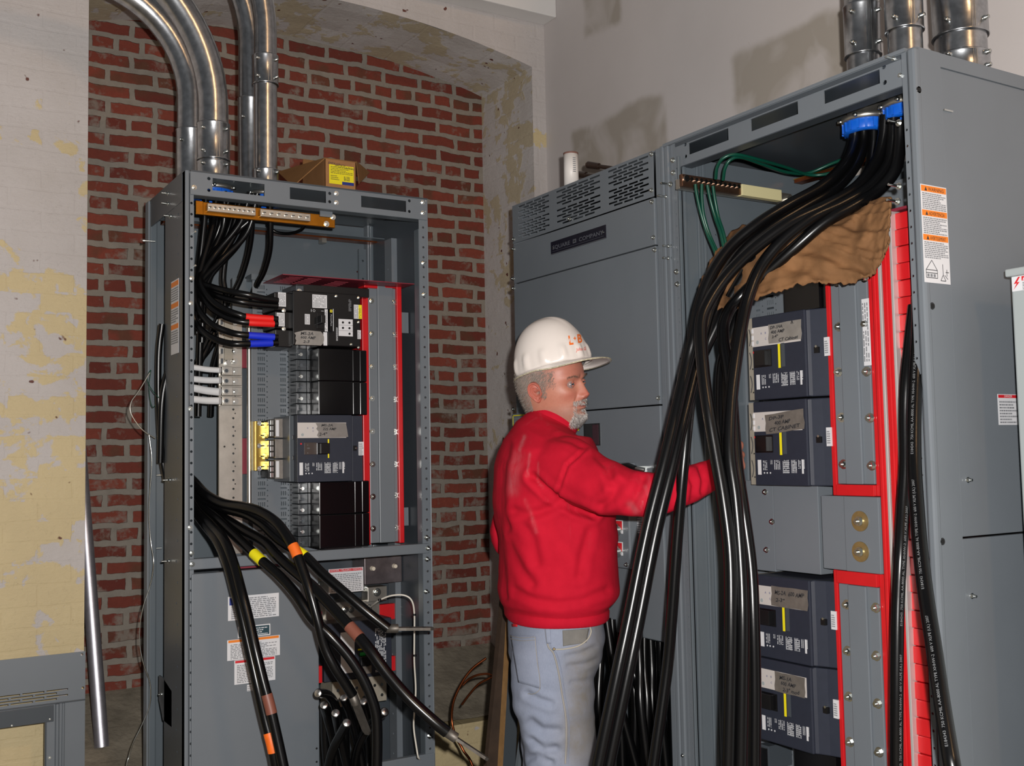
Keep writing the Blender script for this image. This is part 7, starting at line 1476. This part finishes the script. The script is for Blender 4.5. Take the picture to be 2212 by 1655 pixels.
crease(sm, [([(1150, 1030), (1178, 1058), (1205, 1078), (1240, 1100), (1280, 1112)], .012, 8), ([(1098, 960), (1090, 1010), (1086, 1060), (1090, 1110), (1097, 1140)], .006, 7), ([(1084, 1000), (1078, 1060), (1080, 1150), (1086, 1220), (1092, 1290)], .006, 6),
    ([(1205, 1090), (1170, 1105), (1140, 1112), (1112, 1105)], .007, 9), ([(1272, 1150), (1258, 1200), (1252, 1245)], .005, 9), ([(1112, 1275), (1160, 1298), (1210, 1304), (1260, 1296), (1310, 1276)], .004, 8), ([(1335, 1050), (1318, 1080), (1300, 1092)], .007, 9), ([(1388, 1035), (1376, 1068), (1360, 1096)], .007, 9), ([(1292, 985), (1312, 1008), (1322, 1042)], .007, 9),
    ([(1488, 1022), (1500, 1048), (1496, 1082)], .006, 6), ([(1512, 1012), (1519, 1036), (1515, 1062)], .005, 5), ([(1440, 1030), (1455, 1060), (1450, 1092)], .005, 8), ([(1259, 976), (1225, 1005), (1212, 1041), (1204, 1075)], .0035, 3.5), ([(1130, 1130), (1150, 1165), (1160, 1215)], .005, 10), ([(1205, 945), (1235, 952), (1262, 968)], .004, 6), ([(1100, 1180), (1125, 1230), (1150, 1262)], .005, 9)])
marks(sm, 'dust', [([(1133, 943), (1122, 972)], .7, 4), ([(1145, 980), (1138, 1030)], .5, 2.5), ([(1118, 985), (1108, 1030), (1107, 1060)], .45, 12), ([(1163, 1000), (1162, 1040), (1172, 1052)], .45, 1.8), ([(1135, 1080), (1150, 1120), (1158, 1150)], .35, 4), ([(1388, 1085), (1384, 1105)], .5, 2), ([(1362, 1090), (1375, 1105)], .35, 8), ([(1395, 1052), (1400, 1070)], .3, 5)])
SW = obj_from(sm, 'sweatshirt', FLEECE, MAN)
SW['label'] = 'red crew neck sweatshirt with dusty back'
mb = MB(); n_ = 60
def band(name, c0, c1, e1, e2, ex, grow, mt, ribs=90, t0=0.0):
    vs = []; N = ribs*2
    for j, (c, g) in enumerate(((c0, 0), (c0.lerp(c1, .2), grow), (c0.lerp(c1, .8), grow), (c1, 0))):
        for k in range(N):
            t = 2*PI*k/N; ct, st = math.cos(t), math.sin(t); r_ = 1+g+(.006 if k % 2 else 0); p = 2/ex; vs.append(c + e1*(r_*abs(ct)**p*(1 if ct >= 0 else -1)) + e2*(r_*abs(st)**p*(1 if st >= 0 else -1)))
    mb = MB(); mb.add(vs, [(i*N+k, i*N+(k+1) % N, (i+1)*N+(k+1) % N, (i+1)*N+k) for i in range(3) for k in range(N)], mt, True); return mb.build(name, SW)
band('waistband', torso_c(low(1330), 1201), torso_c(low(1355), 1200), bf*.127, bs*.2, 2.4, .03, FLEECE)
cuffd = (wrR-P(1526, 1032, 2.525)).normalized(); e1 = cuffd.orthogonal().normalized(); band('cuff', P(1532, 1029, 2.53), P(1532, 1029, 2.53)+cuffd*.045, e1*.034, cuffd.cross(e1)*.034, 2.0, .06, FLEECE, 30)
nt = bs.cross(tilt(.52)).normalized(); nt = -nt if nt.z < 0 else nt; nk0 = P(1197, 909, 2.80); band('collar', nk0-nt*.010, nk0+nt*.012, tilt(.52)*.062, bs*.063, 2.0, .05, FLEECE, 60)
# --- jeans
def denim():
    t = NT('faded_denim'); t.set(.8, 0, .2); ob = t.coord(); n = t.noise(ob, 9, 6, .65); c = t.mix(n, srgb(102, 110, 130), srgb(142, 148, 164)); w_ = t.noise(t.coord((500, 500, 160)), 1.0, 2); c = t.mix(t.math('MULTIPLY', w_, .4), c, srgb(160, 168, 186))
    g2 = t.ramp(t.noise(ob, 3.4, 5, .6), [(.42, 0.0), (.62, .8)]); tc = t.new('ShaderNodeTexCoord'); v = t.new('ShaderNodeVectorMath', operation='DOT_PRODUCT'); t.L(tc.outputs['Object'], v.inputs[0]); v.inputs[1].default_value = tuple(bf)
    fr = t.new('ShaderNodeMapRange'); c_ = man_base.dot(bf); fr.inputs[1].default_value = c_-.02; fr.inputs[2].default_value = c_+.08; t.L(v.outputs['Value'], fr.inputs[0]); g3 = t.math('MULTIPLY', t.math('ADD', g2, .25), fr.outputs[0])
    c = t.mix(t.math('MULTIPLY', g3, .95), c, srgb(116, 112, 108)); du = t.new('ShaderNodeVertexColor'); du.layer_name = 'dirt'; c = t.mix(t.math('MULTIPLY', du.outputs[0], t.ramp(t.noise(ob, 26, 5, .65), [(.3, .35), (.65, 1.0)])), c, srgb(118, 114, 108)); t.color(c); t.bump(t.math('ADD', w_, t.math('MULTIPLY', t.noise(ob, 60, 3), .6)), .3, .0012); return t.m
DENIM = denim(); DENIMD = mat('denim_stitching', (146, 142, 136), .8); POCK = mat('grey_pocket_lining', (112, 110, 106), .8, 0, .2, .1, 40)
mb = MB(); S_ = GAP
loft(mb, [(torso_c(low(py), cx), bf*a, bs*b, 2.3) for py, cx, a, b in ((1325, 1200, .121, .19), (1360, 1200, .122, .192), (1400, 1200, .1235, .195), (1440, 1197, .118, .19), (1480, 1202, .10, .17))], S_, 44)
def pant(hip, lead):
    q = hip.copy(); pts, rs = [], []
    for z, off, r in ((1.0, -.004, .108), (.9, -.008, .105), (.8, .004, .094), (.70, .008, .086), (.56, .012, .08), (.44, .006, .076), (.28, -.012, .072), (.12, -.016, .072), (.045, -.012, .074)): pts.append(Vector((q.x, q.y, z))+bf*(off+lead*max(0, 1-z))); rs.append(r)
    return pts, rs
for hp, ld in ((hipR, .0), (hipL, -.05)): pts, rs = pant(hp, ld); limb(mb, pts, rs, S_, 28)
jm = bake(mb, .0055, 8)
def jf(p, n):
    d = .003*mnoise.noise(p*7) + .004*mnoise.noise(Vector((p.x*8, p.y*8, p.z*24)))
    w_ = math.exp(-((p.z-.78)/.14)**2); d += .0065*w_*mnoise.noise(Vector((p.dot(bf)*14+p.z*20, p.dot(bs)*6, p.z*11))); w_ = math.exp(-((p.z-.5)/.12)**2); d += .008*w_*mnoise.noise(Vector((p.x*9, p.y*9, p.z*30)))
    return n*d
displaced(jm, jf)
crease(jm, [([(1140, 1500), (1165, 1512), (1190, 1520)], .006, 7), ([(1148, 1560), (1170, 1578), (1205, 1580)], .007, 9), ([(1150, 1600), (1175, 1622), (1200, 1618)], .007, 8), ([(1225, 1418), (1255, 1412), (1285, 1398)], .003, 5), ([(1228, 1440), (1262, 1436), (1290, 1425)], .003, 5), ([(1235, 1475), (1262, 1472), (1286, 1466)], .003, 5), ([(1140, 1640), (1160, 1632), (1190, 1646)], .006, 7)])
marks(jm, 'dirt', [([(1262, 1425), (1262, 1520), (1250, 1610)], .95, 40), ([(1130, 1400), (1136, 1460)], .3, 22)]); JN = obj_from(jm, 'jeans', DENIM, MAN); JN['label'] = 'faded blue jeans with dirty front'
from mathutils.bvhtree import BVHTree
def tree_of(o): return BVHTree.FromPolygons([v.co.copy() for v in o.data.vertices], [tuple(p.vertices) for p in o.data.polygons])
JT = tree_of(JN)
def cast(T, x, y, off=.0012):
    d = Vector(ray(x, y)).normalized(); h = T.ray_cast(Vector(CAM), d)
    if h[0] is None: h = T.find_nearest(P(x, y, 2.72))
    n = h[1] if h[1].dot(d) < 0 else -h[1]; return h[0]+n*off
def patch(name, parent, T, quad, mt, nu=14, nv=14, off=.0012, thick=.0014, edge=None):
    """a piece of cloth sewn onto the garment: its outline is followed along the garment's own surface"""
    mb = MB(); vs = []
    for j in range(nv+1):
        for i in range(nu+1):
            u, v = i/nu, j/nv; x = (quad[0][0]*(1-u)+quad[1][0]*u)*(1-v)+(quad[3][0]*(1-u)+quad[2][0]*u)*v; y = (quad[0][1]*(1-u)+quad[1][1]*u)*(1-v)+(quad[3][1]*(1-u)+quad[2][1]*u)*v
            vs.append(cast(T, x, y, off))
    mb.add(vs, [(j*(nu+1)+i, (j+1)*(nu+1)+i, (j+1)*(nu+1)+i+1, j*(nu+1)+i+1) for j in range(nv) for i in range(nu)], mt, True); return mb.build(name, parent, solid=thick)
def seam(name, parent, T, pts, r, mt, off=.001, n=8):
    s2 = smooth_path([Vector((x, y, 0)) for x, y in pts], n); mb = MB(); mb.tube([cast(T, p.x, p.y, off) for p in s2], r, mt, 6); return mb.build(name, parent)
bp = patch('back_pocket', JN, JT, ((1104, 1372), (1158, 1374), (1168, 1488), (1121, 1474)), DENIM, off=.003)
for k in (0, 3): seam('stitching', bp, JT, ((1105, 1374+k*2), (1130, 1378+k*2), (1158, 1376+k*2)), .0008, DENIMD, .004)
seam('stitching', bp, JT, ((1158, 1376), (1161, 1420), (1167, 1487), (1142, 1499)), .0009, DENIMD, .004)
seam('side_seam', JN, JT, ((1178, 1354), (1184, 1395), (1196, 1412), (1206, 1450), (1214, 1500), (1222, 1550), (1223, 1600), (1221, 1650)), .0022, DENIMD, .0005)
seam('side_seam', JN, JT, ((1184, 1354), (1190, 1396), (1203, 1414), (1213, 1452), (1220, 1500), (1228, 1550), (1229, 1600), (1227, 1650)), .0012, DENIM, .0008)
fp = patch('pocket_lining', JN, JT, ((1215, 1362), (1272, 1358), (1266, 1388), (1216, 1396)), POCK, off=.0016); fp['label'] = 'grey worn pocket lining'
seam('pocket_edge', JN, JT, ((1197, 1403), (1220, 1402), (1248, 1396), (1268, 1382), (1276, 1366), (1274, 1354)), .0018, mat('pale_frayed_edge', (166, 160, 146), .85), .001)
patch('belt_loop', JN, JT, ((1178, 1352), (1188, 1352), (1191, 1390), (1182, 1390)), DENIM, 4, 8, .004)
patch('red_tab', JN, JT, ((1107, 1347), (1119, 1347), (1119, 1354), (1108, 1354)), REDI, 3, 3, .003)['label'] = 'small red tab'
mb = MB(); p = cast(JT, 1197, 1402, .002); d = (Vector(CAM)-p).normalized(); mb.lathe(p, d, [(.0035, 0), (.0035, .0012), (.0015, .0016), (0, .0016)], mat('dull_rivet', (110, 96, 70), .45, .7), 12); mb.build('rivet', JN)
# --- boots (below the picture)
BOOT = mat('brown_work_boot', (74, 52, 38), .6, 0, .4, .15, 30)
for hp, ld in ((hipR, 0), (hipL, -.05)):
    mb = MB(); f0 = Vector((hp.x, hp.y, 0))+bf*ld
    loft(mb, [(f0+bf*a+Vector((0, 0, h*.5+.002)), bs*w_, Vector((0, 0, h*.5)), 2.6) for a, w_, h in ((-.11, .03, .07), (-.09, .04, .11), (-.02, .045, .13), (.06, .047, .09), (.13, .047, .07), (.18, .036, .05), (.195, .02, .03))], BOOT, 24); mb.build('boot', MAN)
# --- hard hat
HH = mat('white_hard_hat', (216, 208, 202), .3, 0, .5, .03, 9, .04, 30, .002)
hp_ = math.radians(12); hF2 = hf*math.cos(hp_)+Vector((0, 0, math.sin(hp_))); hU2 = Vector((0, 0, math.cos(hp_)))-hf*math.sin(hp_)
rl = math.radians(2.5); hL2 = (hl0*math.cos(rl)+hU2*math.sin(rl)); hU2 = hU2*math.cos(rl)-hl0*math.sin(rl)
HO = P(1197, 797, 2.80)
def hat_w(p): return HO + hL2*p[0] + hF2*p[1] + hU2*p[2]
NA_, NH_ = 120, 40; mb = MB(); vs = []
def hat_r(an): return .110+0*an, .128
for j in range(NH_+1):
    t = j/NH_*PI/2
    for i in range(NA_):
        an = 2*PI*i/NA_; c, s_ = math.cos(an), math.sin(an); k = math.cos(t)**.86; h = math.sin(t)**.95
        x, y, z = .093*s_*k, (.103 if c > 0 else .106)*c*k, .134*h
        rib = 0
        for m_ in range(12):
            a0 = 2*PI*(m_+.5)/12; da = math.atan2(math.sin(an-a0), math.cos(an-a0)); rib += .0042*math.exp(-(da/.10)**4)*(1/(1+math.exp((z-.042)/.003)))*(1/(1+math.exp((.006-z)/.002)))
        crest = .003*math.exp(-(x/.016)**4)*max(0, min(1, (z-.08)/.03)); L_ = math.hypot(x, y) or 1
        vs.append(hat_w((x+x/L_*rib, y+y/L_*rib, z+crest)))
mb.add(vs, [(j*NA_+i, j*NA_+(i+1) % NA_, (j+1)*NA_+(i+1) % NA_, (j+1)*NA_+i) for j in range(NH_) for i in range(NA_)], HH, True); HAT = mb.build('hard_hat', MAN, solid=.003); HAT['label'] = 'white hard hat lettered L+B in orange'
mb = MB(); vs = []; rows = 8
for j in range(rows+1):
    t = j/rows
    for i in range(NA_):
        an = 2*PI*i/NA_; c, s_ = math.cos(an), math.sin(an); f = max(0, c); vis = .005 + .044*(max(0, min(1, (f-.35)/.5)))**1.2
        x, y = .093*s_, (.103 if c > 0 else .106)*c; L_ = math.hypot(x, y); vs.append(hat_w((x+x/L_*vis*t*(.9 if f > 0 else 1), y+y/L_*vis*t, -.004*t - .012*t*t*(f*.5) - .010*f*s_*s_*t)))
mb.add(vs, [(j*NA_+i, (j+1)*NA_+i, (j+1)*NA_+(i+1) % NA_, j*NA_+(i+1) % NA_) for j in range(rows) for i in range(NA_)], HH, True); mb.build('brim', HAT, solid=.004)
mb = MB(); rim = [vs[rows*NA_+i] for i in range(NA_)]; rim.append(rim[0]); mb.tube([p-hU2*.002 for p in rim], .0019, mat('worn_cream_rim', (176, 170, 146), .6, 0, .3, .45, 160), 8); mb.build('rim', HAT)['label'] = 'scuffed cream rim'
mb = MB(); vs = []
for j, (z, k) in enumerate(((-.016, .86), (.004, .87))):
    for i in range(60): an = 2*PI*i/60; vs.append(hat_w((.093*math.sin(an)*k, .104*math.cos(an)*k-.003, z+(.014*max(0, math.cos(an)+.3)))))
mb.add(vs, [(i, (i+1) % 60, 60+(i+1) % 60, 60+i) for i in range(60)], mat('grey_headband', (128, 126, 124), .5), True); mb.build('headband', HAT, solid=.002)
HT = tree_of(HAT)
OR = mat('orange_marker', (226, 112, 44), .55)
def hat_text(body, x, y, h, mt, rot, sx, wt, sh=0.0, wob=0.0, nm='lettering'):
    mb = MB(); cr, sr = math.cos(rot), math.sin(rot)
    write(mb, body, FL, 0, 0, 0, h, mt, fn=lambda a, b: cast(HT, x+(a*cr-b*sr), y-(a*sr+b*cr), .0006), sx=sx, weight=wt, shear=sh, wob=wob); mb.build(nm, HAT)
hat_text('L', 1229, 745, 19, OR, .14, .72, .05); hat_text('+', 1239, 736, 9, OR, .1, .8, .06); hat_text('B', 1248, 741, 18, OR, .14, .68, .05)
hat_text('John G', 1245, 759, 7, mat('red_marker', (206, 72, 48), .55), .14, .75, .02, .2, .05)
